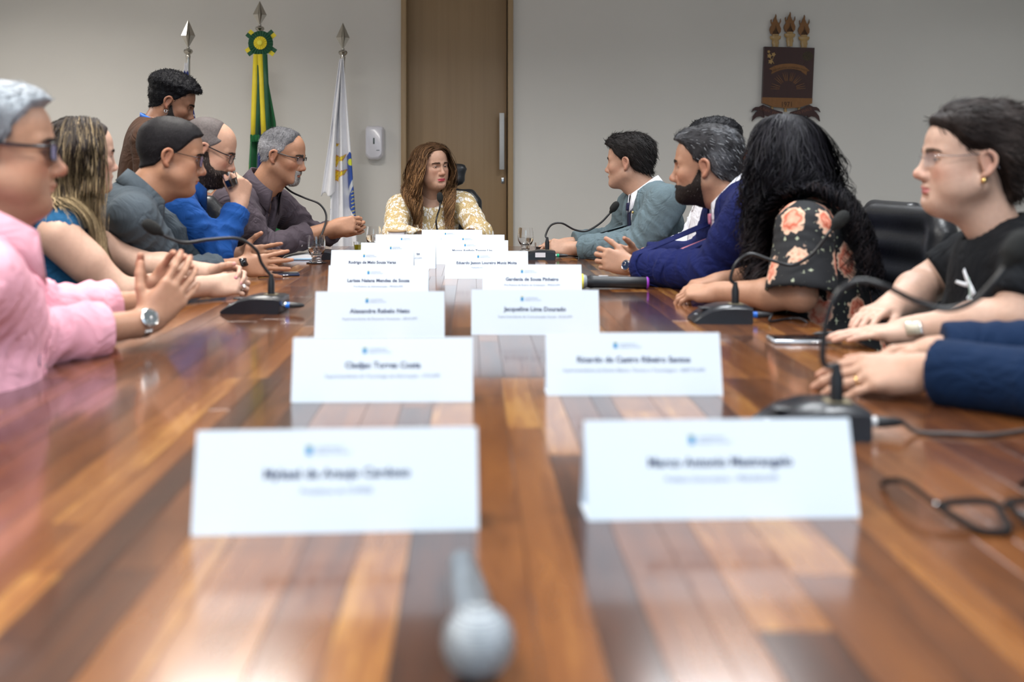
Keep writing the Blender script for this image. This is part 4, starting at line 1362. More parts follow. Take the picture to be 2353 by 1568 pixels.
def lace_mat():
    m = bpy.data.materials.new('gold_lace'); m.use_nodes = True
    nt = m.node_tree; L = nt.links.new; p = nt.nodes['Principled BSDF']; p.inputs['Roughness'].default_value = 0.75
    tc = nt.nodes.new('ShaderNodeTexCoord')
    n = nt.nodes.new('ShaderNodeTexNoise'); n.inputs['Scale'].default_value = 13; n.inputs['Detail'].default_value = 1.5; L(tc.outputs['Object'], n.inputs['Vector'])
    sc = nt.nodes.new('ShaderNodeVectorMath'); sc.operation = 'SCALE'; sc.inputs['Scale'].default_value = 0.055; L(n.outputs['Color'], sc.inputs[0])
    ad = nt.nodes.new('ShaderNodeVectorMath'); L(tc.outputs['Object'], ad.inputs[0]); L(sc.outputs[0], ad.inputs[1])
    mp = nt.nodes.new('ShaderNodeMapping'); mp.inputs['Scale'].default_value = (13, 13, 9); mp.inputs['Rotation'].default_value = (0, 0.6, 0.3); L(ad.outputs[0], mp.inputs[0])
    v = nt.nodes.new('ShaderNodeTexVoronoi'); v.feature = 'DISTANCE_TO_EDGE'; L(mp.outputs[0], v.inputs['Vector'])
    v3 = nt.nodes.new('ShaderNodeTexVoronoi'); L(mp.outputs[0], v3.inputs['Vector'])
    sep = nt.nodes.new('ShaderNodeSeparateColor'); L(v3.outputs['Color'], sep.inputs[0])
    gt = nt.nodes.new('ShaderNodeMath'); gt.operation = 'GREATER_THAN'; gt.inputs[1].default_value = 0.45; L(sep.outputs[0], gt.inputs[0])
    e = nt.nodes.new('ShaderNodeMath'); e.operation = 'GREATER_THAN'; e.inputs[1].default_value = 0.085; L(v.outputs[0], e.inputs[0])
    mu = nt.nodes.new('ShaderNodeMath'); mu.operation = 'MULTIPLY'; L(gt.outputs[0], mu.inputs[0]); L(e.outputs[0], mu.inputs[1])
    v2 = nt.nodes.new('ShaderNodeTexVoronoi'); v2.inputs['Scale'].default_value = 170; v2.feature = 'DISTANCE_TO_EDGE'; L(tc.outputs['Object'], v2.inputs['Vector'])
    r = ramp_node(nt, [(0.0, (0.66, 0.52, 0.28)), (0.14, (0.58, 0.43, 0.21)), (0.25, (0.30, 0.19, 0.085)), (1.0, (0.22, 0.13, 0.06))]); L(v2.outputs[0], r.inputs[0])
    mx = nt.nodes.new('ShaderNodeMixRGB'); mx.inputs[2].default_value = (0.86, 0.83, 0.78, 1); L(mu.outputs[0], mx.inputs[0]); L(r.outputs[0], mx.inputs[1])
    L(mx.outputs[0], p.inputs['Base Color'])
    b = nt.nodes.new('ShaderNodeBump'); b.inputs['Strength'].default_value = 0.5; b.inputs['Distance'].default_value = 0.003; L(mu.outputs[0], b.inputs['Height']); L(b.outputs[0], p.inputs['Normal'])
    return m
C_FLORAL = floral_mat(); C_LACE = lace_mat()

M_LENS = mat('spectacle_lens', (0.35, 0.38, 0.45), 0.03, alpha=0.12, noise=(5, 0.01))
M_LENSB = mat('tinted_spectacle_lens', (0.30, 0.30, 0.55), 0.05, alpha=0.55, noise=(5, 0.01))
M_GOLD = mat('gold', (0.75, 0.52, 0.2), 0.25, 1.0, noise=(30, 0.03))
M_SILVER = mat('silver', (0.75, 0.75, 0.76), 0.22, 1.0, noise=(30, 0.03))
M_FRAMEB = mat('black_frame', (0.012, 0.012, 0.016), 0.25, noise=(40, 0.05))
M_TORT = mat('tortoise_frame', (0.10, 0.035, 0.022), 0.2, noise=(90, 0.5))

def glasses(S, m, lens_m, w=0.050, hgt=0.034, full=True, temple=0.0022, rim=0.0017, cat=0.0, y=0.103, z=-0.003, rimless=False):
    tow = S['tow']; A = MB(); lenses = []
    def T(p): return tuple(tow(np.array([p]))[0])
    for sx in (-1, 1):
        cx = sx * 0.033; outl = []
        n = 28
        for k in range(n):
            a = 2 * math.pi * k / n
            ca, sa = math.cos(a), math.sin(a)
            xx = abs(ca) ** 0.55 * math.copysign(1, ca) * w / 2; zz = abs(sa) ** 0.55 * math.copysign(1, sa) * hgt / 2
            zz += cat * max(0, xx * sx) / (w / 2) * (0.5 + 0.5 * sa)
            px_ = cx + xx
            outl.append((px_, y - 0.010 * (abs(px_) / 0.06) ** 2 - .1 * zz * 0.0, z + zz))
        lenses.append([T(p) for p in outl])
        if not rimless:
            loop = outl if full else [p for p in outl if p[2] >= z - 0.004]
            if full: A.tube([T(p) for p in outl + outl[:1]], rim, 6, cap=False)
            else:
                loop = sorted(loop, key=lambda p: p[0]); A.tube([T(p) for p in loop], rim * 1.25, 6)
        ox = sx * (0.033 + w / 2)
        hy = y - 0.010 * (abs(ox) / 0.06) ** 2
        pts = [(ox, hy, z + hgt * .32), (ox + sx * 0.008, hy - 0.006, z + hgt * .32), (sx * 0.0765, 0.055, z + hgt * .32), (sx * 0.081, 0.0, 0.012), (sx * 0.0835, -0.018, 0.006), (sx * 0.082, -0.034, -0.018)]
        A.tube([T(p) for p in spline(pts, 4)], temple, 6)
    A.tube([T(p) for p in spline([(-0.033 + w / 2, y - .003, z + .004), (0, y + 0.004, z + 0.008), (0.033 - w / 2, y - .003, z + .004)], 4)], rim, 6)
    g = A.build('glasses', m); 
    g.parent = S['root']; g.matrix_parent_inverse = parent_world(S['root']).inverted()
    for ln in lenses:
        mb = MB(); c = sum((Vector(p) for p in ln), Vector()) / len(ln)
        fwd = Vector(S['Mh'].col[1][:3]).normalized()
        V = [Vector(p) for p in ln] + [Vector(p) - fwd * 0.0012 for p in ln]; n = len(ln)
        F = [tuple(range(n)), tuple(range(2 * n - 1, n - 1, -1))] + [(i, (i + 1) % n, (i + 1) % n + n, i + n) for i in range(n)]
        mb.add(V, F); o = mb.build('lens', lens_m)
        o.parent = g; o.matrix_parent_inverse = (parent_world(g)).inverted()
    return g

def wristwatch(S, side, band_m, face_m, case_m, out, back=0.012, rb=0.030, case_r=0.018, square=False, name='wristwatch'):
    A = S[side]; E = Vector(A['E']); Wr = Vector(A['W']); ax = (Wr - E).normalized()
    c = Wr - ax * back; o_ = unit(Vector(out) - ax * Vector(out).dot(ax)); t = ax.cross(o_)
    mb = MB(); n = 28; prof = [(-0.009, 0.0), (-0.009, 0.0035), (0.009, 0.0035), (0.009, 0.0)]
    V = []; F = []
    for k in range(n):
        a = 2 * math.pi * k / n
        d = o_ * math.cos(a) + t * math.sin(a) * 0.98
        for (s, q) in prof: V.append(c + ax * s + d * (rb + q + (0.0006 if k % 2 else 0)))
    for k in range(n):
        for j in range(4): F.append((k * 4 + j, k * 4 + (j + 1) % 4, ((k + 1) % n) * 4 + (j + 1) % 4, ((k + 1) % n) * 4 + j))
    mb.add(V, F)
    w = mb.build(name, band_m); w.parent = S['root']; w.matrix_parent_inverse = parent_world(S['root']).inverted()
    M = Matrix((ax.to_4d(), t.to_4d(), o_.to_4d(), (0, 0, 0, 1))).transposed(); M[3][3] = 1
    for i in range(3): M[i][3] = (c + o_ * (rb + 0.002))[i]
    for j in range(3): M[3][j] = 0
    cs = MB()
    if square: cs.box((0, 0, 0.004), (0.036, 0.031, 0.009), M, bev=0.004)
    else: cs.lathe([(case_r * .9, 0), (case_r, 0.002), (case_r, 0.007), (case_r * .88, 0.0095), (case_r * .84, 0.0085)], 28, M)
    k = cs.build('case', case_m); k.parent = w; k.matrix_parent_inverse = parent_world(w).inverted()
    fc = MB()
    if square: fc.box((0, 0, 0.009), (0.030, 0.025, 0.001), M)
    else:
        fc.lathe([(case_r * .82, 0.0084), (case_r * .82, 0.0090)], 24, M)
    k = fc.build('dial', face_m); k.parent = w; k.matrix_parent_inverse = parent_world(w).inverted()
    if not square:
        hd = MB(); hd.box((0.004, 0, 0.0094), (0.009, 0.0012, 0.0004), M); hd.box((0, 0.005, 0.0094), (0.0012, 0.011, 0.0004), M)
        for q in range(12):
            a = q * math.pi / 6; hd.box((case_r * .7 * math.cos(a), case_r * .7 * math.sin(a), 0.0094), (0.0014, 0.0014, 0.0004), M)
        k = hd.build('hands', M_SILVER); k.parent = w; k.matrix_parent_inverse = parent_world(w).inverted()
    return w

def child(S, mb, name, m, **kw):
    o = mb.build(name, m, **kw); o.parent = S['root']; o.matrix_parent_inverse = parent_world(S['root']).inverted(); return o

def ring(S, side, finger, m, r=0.0095, big=False):
    """ring on a finger's first phalanx"""
    A = S[side]; u = unit(A['u']); n = unit(Vector(A['n']) - u * Vector(A['n']).dot(u)); s0 = u.cross(n); s = s0 if s0.dot(Vector(A['s'])) > 0 else -s0
    sc = A.get('sc', 0.92 if S['B']['fem'] else 1.0)
    ku, ks, ph, fr = FING[finger]; c = A['curl'][finger]; c = c if hasattr(c, '__len__') else (c, c * 1.1, c * .7)
    sp = A.get('spread', 0.06) * (1.6, 0.45, -0.6, -1.7)[finger]
    d0 = u * math.cos(sp) + s * math.sin(sp); d = d0 * math.cos(c[0]) + n * math.sin(c[0])
    ctr = Vector(A['W']) + (u * ku + s * ks) * sc + d * ph[0] * 0.5 * sc
    a = d.orthogonal().normalized(); b = d.cross(a)
    mb = MB(); mb.tube([ctr + (a * math.cos(q) + b * math.sin(q)) * r for q in np.linspace(0, 2 * math.pi, 25)], 0.0014, 6, cap=False)
    if big:
        bk = (-n * math.cos(c[0]) + d0 * math.sin(c[0])).normalized()
        for k in range(7):
            q = k * 2 * math.pi / 6; off = (d * math.cos(q) + d.cross(bk) * math.sin(q)) * (0.0045 if k < 6 else 0)
            mb.sphere(ctr + bk * (r + 0.0015) + off, 0.0026, 8, 6)
    return child(S, mb, 'ring', m)

def buttons(S, top, side, ups, m=None, r=0.005):
    B = S['B']; bvh = S['bvh'][top]
    for b in ups:
        o = B['N'] + B['r'] * side + B['u'] * b + B['f'] * 0.5
        h = bvh.ray_cast(o, -B['f'], 1.0)
        if h[0] is None: continue
        M = Matrix.Translation(h[0] + B['f'] * 0.003) @ B['f'].to_track_quat('Z', 'Y').to_matrix().to_4x4()
        child(S, MB().lathe([(r * .6, 0), (r, 0.0008), (r, 0.0018), (r * .8, 0.0022)], 12, M), 'button', m or C_BTN)

def lapels(S, jm, sm, tie_m, shirt='dress_shirt', jacket='jacket', vdepth=0.30, tie_len=0.36):
    for sx in (-1, 1):
        # roll of the lapel: from the neck down to the button point
        inner = [(sx * 0.052, 0.035), (sx * 0.050, -0.02), (sx * 0.042, -vdepth * .27), (sx * 0.028, -vdepth * .55), (sx * 0.010, -vdepth)]
        outer = [(sx * 0.078, 0.02), (sx * 0.094, -0.035), (sx * 0.100, -vdepth * .29), (sx * 0.066, -vdepth * .6), (sx * 0.016, -vdepth)]
        patch(S, jacket, inner, outer, 0.004, 0.004, jm, 'lapel', 16, 4)
    if tie_m is not None:
        patch(S, shirt, [(-0.016, -0.030), (-0.011, -0.062)], [(0.016, -0.030), (0.011, -0.062)], 0.011, 0.007, tie_m, 'tie_knot', 4, 4)
        patch(S, shirt, [(-0.012, -0.058), (-0.012 - tie_len * .04, -tie_len * .55), (-0.012 - tie_len * .066, -tie_len)], [(0.012, -0.058), (0.012 + tie_len * .04, -tie_len * .55), (0.012 + tie_len * .066, -tie_len)], 0.006, 0.003, tie_m, 'tie', 16, 4)

UP = Vector((0, 0, 1))
PEOPLE = {}
SK_A = (0.42, 0.225, 0.145); SK_B = (0.37, 0.19, 0.115); SK_C = (0.46, 0.27, 0.19); SK_D = (0.22, 0.105, 0.062); SK_E = (0.52, 0.33, 0.25)

# ---- man in the pink shirt
S = dict(label='grey-haired man in a pink shirt and black glasses with fingers laced on the table', head=W(-8, 346, 1.85), look=(0.93, 0.36), pitch=0, N=(-0.905, 1.83, 0.990), Pv=(-1.00, 1.76, 0.58), fwd=(0.9, 0.44), fat=0.55, sw=0.185, h_head=0.003, h_hand=0.003,
    P=dict(skin=SK_A, fat=0.75, jaw=1.06, nose=1.12, blush=0.7, brow=(0.05, 0.04, 0.035), shadow_beard=0.25, eye_open=0.35,
           hair=dict(line=[(a, b + (0.004 if a < .05 else .008)) for a, b in LINE_MAN], peak=0.006, color=(0.34, 0.38, 0.43), side_color=(0.20, 0.215, 0.24), top=0.016, side=0.007, lump=0.0022, lump_freq=110, front=0.006, streak=(0.7, (0.16, 0.17, 0.19), 130), tufts=dict(n=2600, len=0.016, w=0.0024, lift=0.3, comb=comb_short(back=0.5, fwd=-0.8)))),
    R=dict(E=(-0.872, 1.93, 0.800), W=W(335, 742, 2.15), u=(0.55, 0.35, 0.66), n=(-0.45, 0.85, 0.1), s=(-0.4, -0.2, 0.8), curl=[(0.25, 0.25, 0.2), (0.35, 0.3, 0.2), (0.35, 0.35, 0.2), (0.3, 0.3, 0.2)], spread=0.10, thumb=(0.5, 0.75, 0.3), sleeve=0.62),
    L=dict(E=(-0.93, 2.13, 0.825), W=(-0.755, 2.33, 0.822), u=(0.62, -0.12, 0.72), n=(0.35, -0.9, -0.1), s=(-0.5, -0.2, 0.8), curl=[(0.3, 0.5, 0.3), (0.35, 0.5, 0.3), (0.4, 0.5, 0.3), (0.5, 0.5, 0.3)], spread=0.08, thumb=(0.6, 0.8, 0.1), sleeve=0.64),
    tops=[dict(name='shirt', mat=C_PINK, e=0.012, sleeve=0.62, cuff=(0.075, 0.006), open=(0.09, 0.028), neck=0.058, collar=dict(r=0.072, up=0.03, fall=0.060, gap=0.5), amp=0.006, ua=0.056, el=0.052)])
make_person(S); PEOPLE['pink'] = S
glasses(S, M_FRAMEB, M_LENSB, w=0.050, hgt=0.033, temple=0.0034, rim=0.0022)
wristwatch(S, 'R', M_SILVER, mat('dark_dial', (0.10, 0.12, 0.13), 0.3, noise=(20, .1)), M_SILVER, out=(0.25, -0.9, 0.35), back=0.012, rb=0.0285, case_r=0.021)
patch(S, 'shirt', [(-0.012, -0.10), (-0.012, -0.36)], [(0.014, -0.10), (0.014, -0.36)], 0.001, 0.002, C_PINK, 'placket', 12, 2)
buttons(S, 'shirt', 0.0, (-0.115, -0.19, -0.27))
patch(S, 'shirt', [(0.055, -0.165), (0.065, -0.185)], [(0.058, -0.165), (0.068, -0.185)], 0.0012, 0.001, C_TEAL, 'chest_emblem', 2, 1)

# ---- woman with long blonde-tipped hair
S = dict(label='woman with long dark-to-blonde straight hair in a sleeveless blue top', head=W(186, 357, 2.85), look=(0.80, 0.60), pitch=-2, N=(-1.150, 2.80, 1.01), Pv=(-1.22, 2.76, 0.58), fwd=(0.95, 0.30), arm_f=1.02, sw=0.158,
    P=dict(skin=SK_E, fem=1, hs=0.90, nose=0.9, lip_color=(0.5, 0.2, 0.19), eye_open=0.55,
           hair=dict(line=LINE_WOMAN, color=(0.022, 0.016, 0.016), top=0.0055, side=0.0055, over_ear=True, pad=0.02)),
    R=dict(E=(-0.955, 2.70, 0.800), W=(-0.78, 2.94, 0.792), u=(0.9, 0.35, 0.05), n=(-0.3, 0.75, -0.55), s=(0, 0.3, 0.9), curl=[(0.6, 0.9, 0.5), (0.6, 1.0, 0.5), (0.6, 1.0, 0.5), (0.6, 1.0, 0.5)], thumb=(0.8, 0.5, 0.3), skin_from=-1, sleeve=0.6),
    L=dict(E=(-1.02, 3.02, 0.85), W=(-0.80, 3.06, 0.815), u=(0.9, -0.25, 0.1), n=(-0.2, -0.7, -0.6), s=(0, -0.2, 0.9), curl=[(0.5, 0.8, 0.5)] * 4, thumb=(0.85, 0.45, 0.1), skin_from=-1, sleeve=0.6, nails=(0.75, 0.2, 0.4)),
    under=-0.006,
    tops=[dict(name='sleeveless_top', mat=C_TEAL, e=0.008, sleeve=0, scoop=(0.072, 0.05), neck=0.055, amp=0.003, armhole=dict(R=0.048, L=0.048))])
for k in ('R', 'L'): S[k]['sleeve'] = 0
make_person(S); PEOPLE['blonde'] = S
ring(S, 'R', 2, M_SILVER, big=True)
def roots_long(xpart=0.0, yr=(-0.09, 0.07), zmin=0.01, side_bias=0.0):
    def f(r, n):
        y = r.uniform(yr[0], yr[1], n); s = np.where(r.random(n) < 0.5 + side_bias, 1.0, -1.0)
        a = r.random(n) ** 1.3
        x = xpart + s * (0.004 + a * 0.07)
        z = 0.125 - 0.07 * a ** 2 - 3.0 * np.maximum(y - 0.02, 0) ** 2 - 2.5 * np.maximum(-y - .04, 0) ** 1.6
        z = np.maximum(z, zmin)
        bk = r.random(n) < 0.3              # roots on the back of the head
        x = np.where(bk, r.uniform(-0.065, 0.065, n), x); y = np.where(bk, -0.085 + r.random(n) * 0.03, y); z = np.where(bk, r.uniform(-0.03, 0.09, n), z)
        s = np.where(bk, np.sign(x), s)
        P = np.stack([x, y, z], 1)
        D = np.stack([s * np.where(bk, 0.2, 1.0), np.where(bk, -0.6, -0.25 - 1.2 * np.clip(-y, 0, 1) * 5 - 0.4 * (y > 0.04)), np.where(bk, -0.8, -0.15)], 1)
        return P, D
    return f
def blonde_col(rr, t):
    dark = np.array([0.020, 0.015, 0.014]); blond = np.array([0.40, 0.30, 0.17]); ash = np.array([0.25, 0.19, 0.115])
    k = sstep(0.10, 0.55, t + (rr - 0.5) * 0.45)[:, None]
    c2 = np.where((rr < 0.4)[:, None], ash, blond) * (0.82 + 0.36 * ((rr * 7.3) % 1))[:, None]
    return dark + (c2 - dark) * k
fdir = np.array([0.95, 0.30, 0.0]); rdir = np.array([0.30, -0.95, 0.0])
def g_blonde(X, t, r):
    g = np.tile(np.array([0, 0, -1.0]), (len(X), 1))
    c = np.array(PEOPLE['blonde']['B']['N'])
    tgt = c + rdir * 0.10 + fdir * 0.06
    if t > 0.2: g[:, :2] += (tgt[None, :2] - X[:, :2]) * 1.6
    return g
long_hair(S, roots_long(yr=(-0.095, 0.05)), 3800, 26, 0.0215, 0.0031, 0.022, blonde_col, 5, guide=g_blonde, jitter=0.45, name='long_hair', body_off=0.010)

# ---- man in the slate shirt
S = dict(label='short dark-haired man with thin glasses, slate grey shirt and open spread hands', head=W(392, 358, 3.26), look=(0.957, 0.29), pitch=-10, N=(-1.085, 3.22, 1.05), Pv=(-1.26, 3.18, 0.58), fwd=(0.95, 0.30), sw=0.185,
    P=dict(skin=SK_B, nose=1.1, jaw=1.0, fat=0.1, brow=(0.015, 0.012, 0.010), shadow_beard=0.3, eye_open=0.3, gaze=(0, 1, -.5),
           hair=dict(line=LINE_MAN, color=(0.014, 0.013, 0.015), top=0.012, side=0.006, soft=0.01, lump=0.0006, tufts=dict(n=3000, len=0.007, w=0.0016, lift=0.6))),
    R=dict(E=(-0.975, 3.25, 0.800), W=W(548, 612, 3.50), u=(1.0, 0.12, 0.03), n=(0.1, 1.0, -0.1), s=(0, 0, 1), curl=[(0.08, 0.1, 0.1), (0.12, 0.12, 0.1), (0.15, 0.15, 0.1), (0.2, 0.2, 0.1)], spread=0.13, thumb=(0.22, 0.97, -0.05), tcurl=-0.05, sleeve=0.64),
    L=dict(E=(-1.00, 3.56, 0.84), W=W(548, 588, 3.72), u=(1.0, -0.05, 0.03), n=(-0.1, -1.0, -0.1), s=(0, 0, 1), curl=[(0.15, 0.15, 0.1)] * 4, spread=0.12, thumb=(0.6, 0.75, 0.1), sleeve=0.68),
    tops=[dict(name='shirt', mat=C_GREY, e=0.012, sleeve=0.64, cuff=(0.05, 0.003), open=(0.08, 0.022), neck=0.056, collar=dict(r=0.062, up=0.014, fall=0.05, gap=0.42), amp=0.0065, ua=0.054)])
make_person(S); PEOPLE['slate'] = S
glasses(S, M_FRAMEB, M_LENSB, w=0.049, hgt=0.036, temple=0.0013, rim=0.0011)
wristwatch(S, 'R', MATS['black_plastic'], mat('watch_glass', (0.006, 0.007, 0.01), 0.08, noise=(9, .05)), MATS['black_plastic'], out=(0.1, -0.95, 0.3), back=0.004, rb=0.0285, square=True, name='smartwatch')
patch(S, 'shirt', [(-0.013, -0.09), (-0.013, -0.36)], [(0.013, -0.09), (0.013, -0.36)], 0.001, 0.002, C_GREY, 'placket', 12, 2)
buttons(S, 'shirt', 0.0, (-0.10, -0.18, -0.26), MATS['black_plastic'])

# ---- man in royal blue, drinking
S = dict(label='balding bearded man in a royal blue shirt raising a small cup to his mouth', head=W(477, 344, 3.76), look=(0.985, 0.17), pitch=-21, N=(-1.09, 3.73, 1.065), Pv=(-1.27, 3.72, 0.58), fwd=(0.95, 0.25), sw=0.185,
    P=dict(skin=SK_C, nose=1.15, blush=0.9, fat=0.3, brow=(0.05, 0.04, 0.035), eye_open=0.3, gaze=(0, 1, -.5),
           hair=dict(line=LINE_MAN, bald=(0.012, 0.045), color=(0.10, 0.085, 0.085), side_color=(0.16, 0.14, 0.14), top=0.0035, side=0.0035, soft=0.02, lump=0.0003, tufts=dict(n=3200, len=0.004, w=0.0012, lift=0.8)),
           beard=dict(color=(0.030, 0.022, 0.020), vol=0.011, tint=0.85, n=3200, len=0.010, top=0.0, alt=(.12, .09, .08), alt_amt=.12)),
    R=dict(E=(-0.915, 3.56, 0.835), W=W(550, 472, 3.68), u=(0.12, 0.2, 0.95), n=(-0.75, 0.65, 0.1), s=(-0.65, -0.75, 0), curl=[(1.0, 1.1, 0.6), (1.05, 1.1, 0.6), (1.1, 1.1, 0.6), (1.15, 1.1, 0.6)], thumb=(0.75, 0.3, 0.6), sleeve=0.92),
    L=dict(E=(-1.12, 4.00, 0.80), W=(-0.93, 3.95, 0.79), u=(0.95, -0.2, -0.05), n=(0, 0, -1), s=(0, -1, 0), curl=[0.4] * 4, sleeve=0.92),
    tops=[dict(name='shirt', mat=C_BLUE, e=0.012, sleeve=0.92, open=(0.08, 0.02), neck=0.056, collar=dict(r=0.064, up=0.026, fall=0.05, gap=0.45), amp=0.007, ua=0.054, wr=0.042)])
make_person(S); PEOPLE['blue'] = S
glasses(S, M_FRAMEB, M_LENS, w=0.050, hgt=0.034, full=True, temple=0.0022, rim=0.0014)

# ---- man in the plum shirt
S = dict(label='grey-haired man with a white goatee in a plum button shirt over joined hands', h_head=0.0039, h_hand=0.004, head=W(648, 357, 4.4), look=(0.985, -0.158), pitch=-13, N=(-0.95, 4.41, 1.045), Pv=(-1.15, 4.46, 0.58), fwd=(0.93, -0.36), sw=0.185,
    P=dict(skin=SK_B, nose=1.05, jaw=1.0, blush=0.6, brow=(0.06, 0.055, 0.05), eye_open=0.2, gaze=(0, 1, -.6),
           hair=dict(line=LINE_MAN, bald=(0.045, 0.065), color=(0.10, 0.10, 0.11), side_color=(0.30, 0.30, 0.32), top=0.007, side=0.005, soft=0.018, peak=0.008, lump=0.001, tufts=dict(n=2600, len=0.012, w=0.0014, lift=0.7, jit=0.6, curl=0.002)),
           beard=dict(color=(0.27, 0.26, 0.255), chin_only=True, vol=0.003, tint=0.6, n=1100, len=0.006, alt=(.18, .17, .16), alt_amt=.3), shadow_beard=0.2),
    R=dict(E=(-0.885, 4.28, 0.805), W=W(765, 522, 4.45), u=(0.92, 0.15, 0.12), n=(0.1, 0.95, -0.25), s=(0.1, 0.25, 0.95), curl=[(0.7, 1.0, 0.6), (0.8, 1.0, 0.6), (0.9, 1.0, 0.6), (1.0, 1.0, 0.6)], thumb=(0.85, 0.3, 0.5), sleeve=0.62),
    L=dict(E=(-0.76, 4.74, 0.825), W=(-0.60, 4.60, 0.862), u=(0.75, -0.15, 0.25), n=(-0.1, -0.95, -0.2), s=(0, -0.2, 0.95), curl=[(0.9, 1.0, 0.6)] * 4, thumb=(0.85, 0.3, 0.4), sleeve=0.64),
    tops=[dict(name='shirt', mat=C_PURP, e=0.014, sleeve=0.62, cuff=(0.06, 0.005), open=(0.10, 0.022), neck=0.056, collar=dict(r=0.068, up=0.03, fall=0.058, gap=0.45, point=0.034), amp=0.0065, ua=0.056)])
make_person(S); PEOPLE['plum'] = S
glasses(S, M_FRAMEB, M_LENS, w=0.052, hgt=0.032, full=False, temple=0.0024, rim=0.0016)
patch(S, 'shirt', [(-0.015, -0.10), (-0.015, -0.40)], [(0.015, -0.10), (0.015, -0.40)], 0.001, 0.0022, C_PURP, 'placket', 14, 2)
buttons(S, 'shirt', 0.0, (-0.12, -0.20, -0.28, -0.36))
for sx in (-1, 1):
    patch(S, 'shirt', [(sx * 0.045, -0.17), (sx * 0.045, -0.29)], [(sx * 0.125, -0.165), (sx * 0.12, -0.285)], 0.001, 0.002, C_PURP, 'chest_pocket', 6, 6)
    patch(S, 'shirt', [(sx * 0.043, -0.165), (sx * 0.043, -0.195)], [(sx * 0.127, -0.160), (sx * 0.127, -0.190)], 0.003, 0.002, C_PURP, 'pocket_flap', 3, 6)

# ---- standing man
S = dict(label='young man with curly black hair and a hoop earring standing in a brown T-shirt', h_head=0.0039, h_hand=0.004, head=W(393, 236, 4.6), look=(0.957, 0.25), pitch=-20, N=(-1.465, 4.55, 1.335), Pv=(-1.53, 4.56, 0.84), fwd=(0.95, 0.2), stand=True, sw=0.18,
    P=dict(skin=SK_D, hs=1.02, nose=1.05, brow=(0.01, 0.008, 0.007), eye_open=0.2, gaze=(0, 1, -.7), blush=.3,
           hair=dict(line=LINE_MAN, color=(0.008, 0.008, 0.010), top=0.030, side=0.0035, soft=0.01, pad=0.03, lump=0.005, lump_freq=190, tufts=dict(n=3400, len=0.012, w=0.002, lift=0.8, jit=0.9, curl=0.004)),
           beard=dict(color=(0.010, 0.008, 0.008), vol=0.004, tint=0.85, n=1600, len=0.005)),
    R=dict(E=(-1.40, 4.33, 1.02), W=(-1.18, 4.40, 0.99), u=(0.95, 0.2, 0.1), n=(0, 0.9, 0.3), s=(0, 0, 1), curl=[0.5] * 4, skin_from=-1, sleeve=0.4),
    L=dict(E=(-1.40, 4.80, 1.02), W=(-1.18, 4.68, 0.99), u=(0.95, -0.2, 0.1), n=(0, -0.9, 0.3), s=(0, 0, 1), curl=[0.5] * 4, skin_from=-1, sleeve=0.4),
    tops=[dict(name='t_shirt', mat=C_BROWN, e=0.016, sleeve=0.4, neck=0.062, amp=0.006, ua=0.058)])
make_person(S); PEOPLE['standing'] = S
tw = S['tow']
for sx in (1, -1):
    mb = MB(); mb.tube([tuple(tw(np.array([[sx * 0.079 + 0.001 * math.cos(q), -0.004 + 0.0058 * math.cos(q), -0.047 + 0.0062 * math.sin(q)]]))[0]) for q in np.linspace(0, 2 * math.pi, 21)], 0.0013, 6, cap=False)
    child(S, mb, 'hoop_earring', M_SILVER)
B = S['B']
mb = MB(); ring_pts = []
for k in range(33):
    a = 2 * math.pi * k / 32
    ring_pts.append(B['N'] + B['u'] * (0.030 - 0.022 * math.cos(a)) + B['f'] * (0.018 + 0.076 * math.cos(a)) + B['r'] * 0.074 * math.sin(a))
for k in range(len(ring_pts) - 1):
    p, q = ring_pts[k], ring_pts[k + 1]; b = len(mb.V)
    mb.add([p - B['u'] * 0.010, q - B['u'] * 0.010, q + B['u'] * 0.010, p + B['u'] * 0.010], [(0, 1, 2, 3)])
ly = child(S, mb, 'lanyard', mat('lanyard_blue', (0.01, 0.12, 0.55), 0.5, noise=(50, 0.1)))
ly.modifiers.new('t', 'SOLIDIFY').thickness = 0.002

# ---- woman at the head of the table
S = dict(label='woman with long brown hair in a gold and white lace dress', h_head=0.0031, h_hand=0.004, head=W(991, 381, 5.3), look=(0.62, -0.79), pitch=-3, roll=3, N=(-0.222, 5.36, 1.005), Pv=(-0.21, 5.50, 0.58), fwd=(0.04, -1.0), sw=0.172,
    P=dict(skin=SK_C, fem=1, hs=0.97, fat=0.25, nose=1.0, lip_color=(0.55, 0.06, 0.11), lip_amt=0.9, brow=(0.06, 0.035, 0.025), eye_open=0.27, brow_w=0.0011, iris=(.03, .02, .015),
           hair=dict(line=LINE_WOMAN, color=(0.06, 0.030, 0.016), top=0.0055, side=0.0055, over_ear=True, pad=0.025)),
    R=dict(E=(-0.40, 5.16, 0.815), W=(-0.25, 4.98, 0.788), u=(0.85, -0.3, -0.02), n=(0, 0, -1), s=(0.2, 0.9, 0), curl=[0.5] * 4, sleeve=0.9),
    L=dict(E=(0.045, 5.19, 0.810), W=(-0.03, 5.02, 0.795), u=(-0.85, -0.3, 0.0), n=(0.1, 0.3, -0.9), s=(0, 0.8, 0.4), curl=[0.8] * 4, sleeve=0.72),
    tops=[dict(name='lace_dress', mat=C_LACE, e=0.012, sleeve=0.85, neck=0.056, scoop=(0.062, 0.03), amp=0.004, blouse=0.004, ua=0.056, el=0.056, wr=0.046)])
make_person(S); PEOPLE['lace'] = S
def brown_col(rr, t):
    d = np.array([0.075, 0.039, 0.020]); h = np.array([0.34, 0.18, 0.08])
    k = np.clip((rr > 0.55) * 0.75 + 0.2 * t, 0, 1)[:, None]
    return (d + (h - d) * k * sstep(0.0, 0.4, t)[:, None]) * (0.7 + 0.6 * ((rr * 9.7) % 1))[:, None]
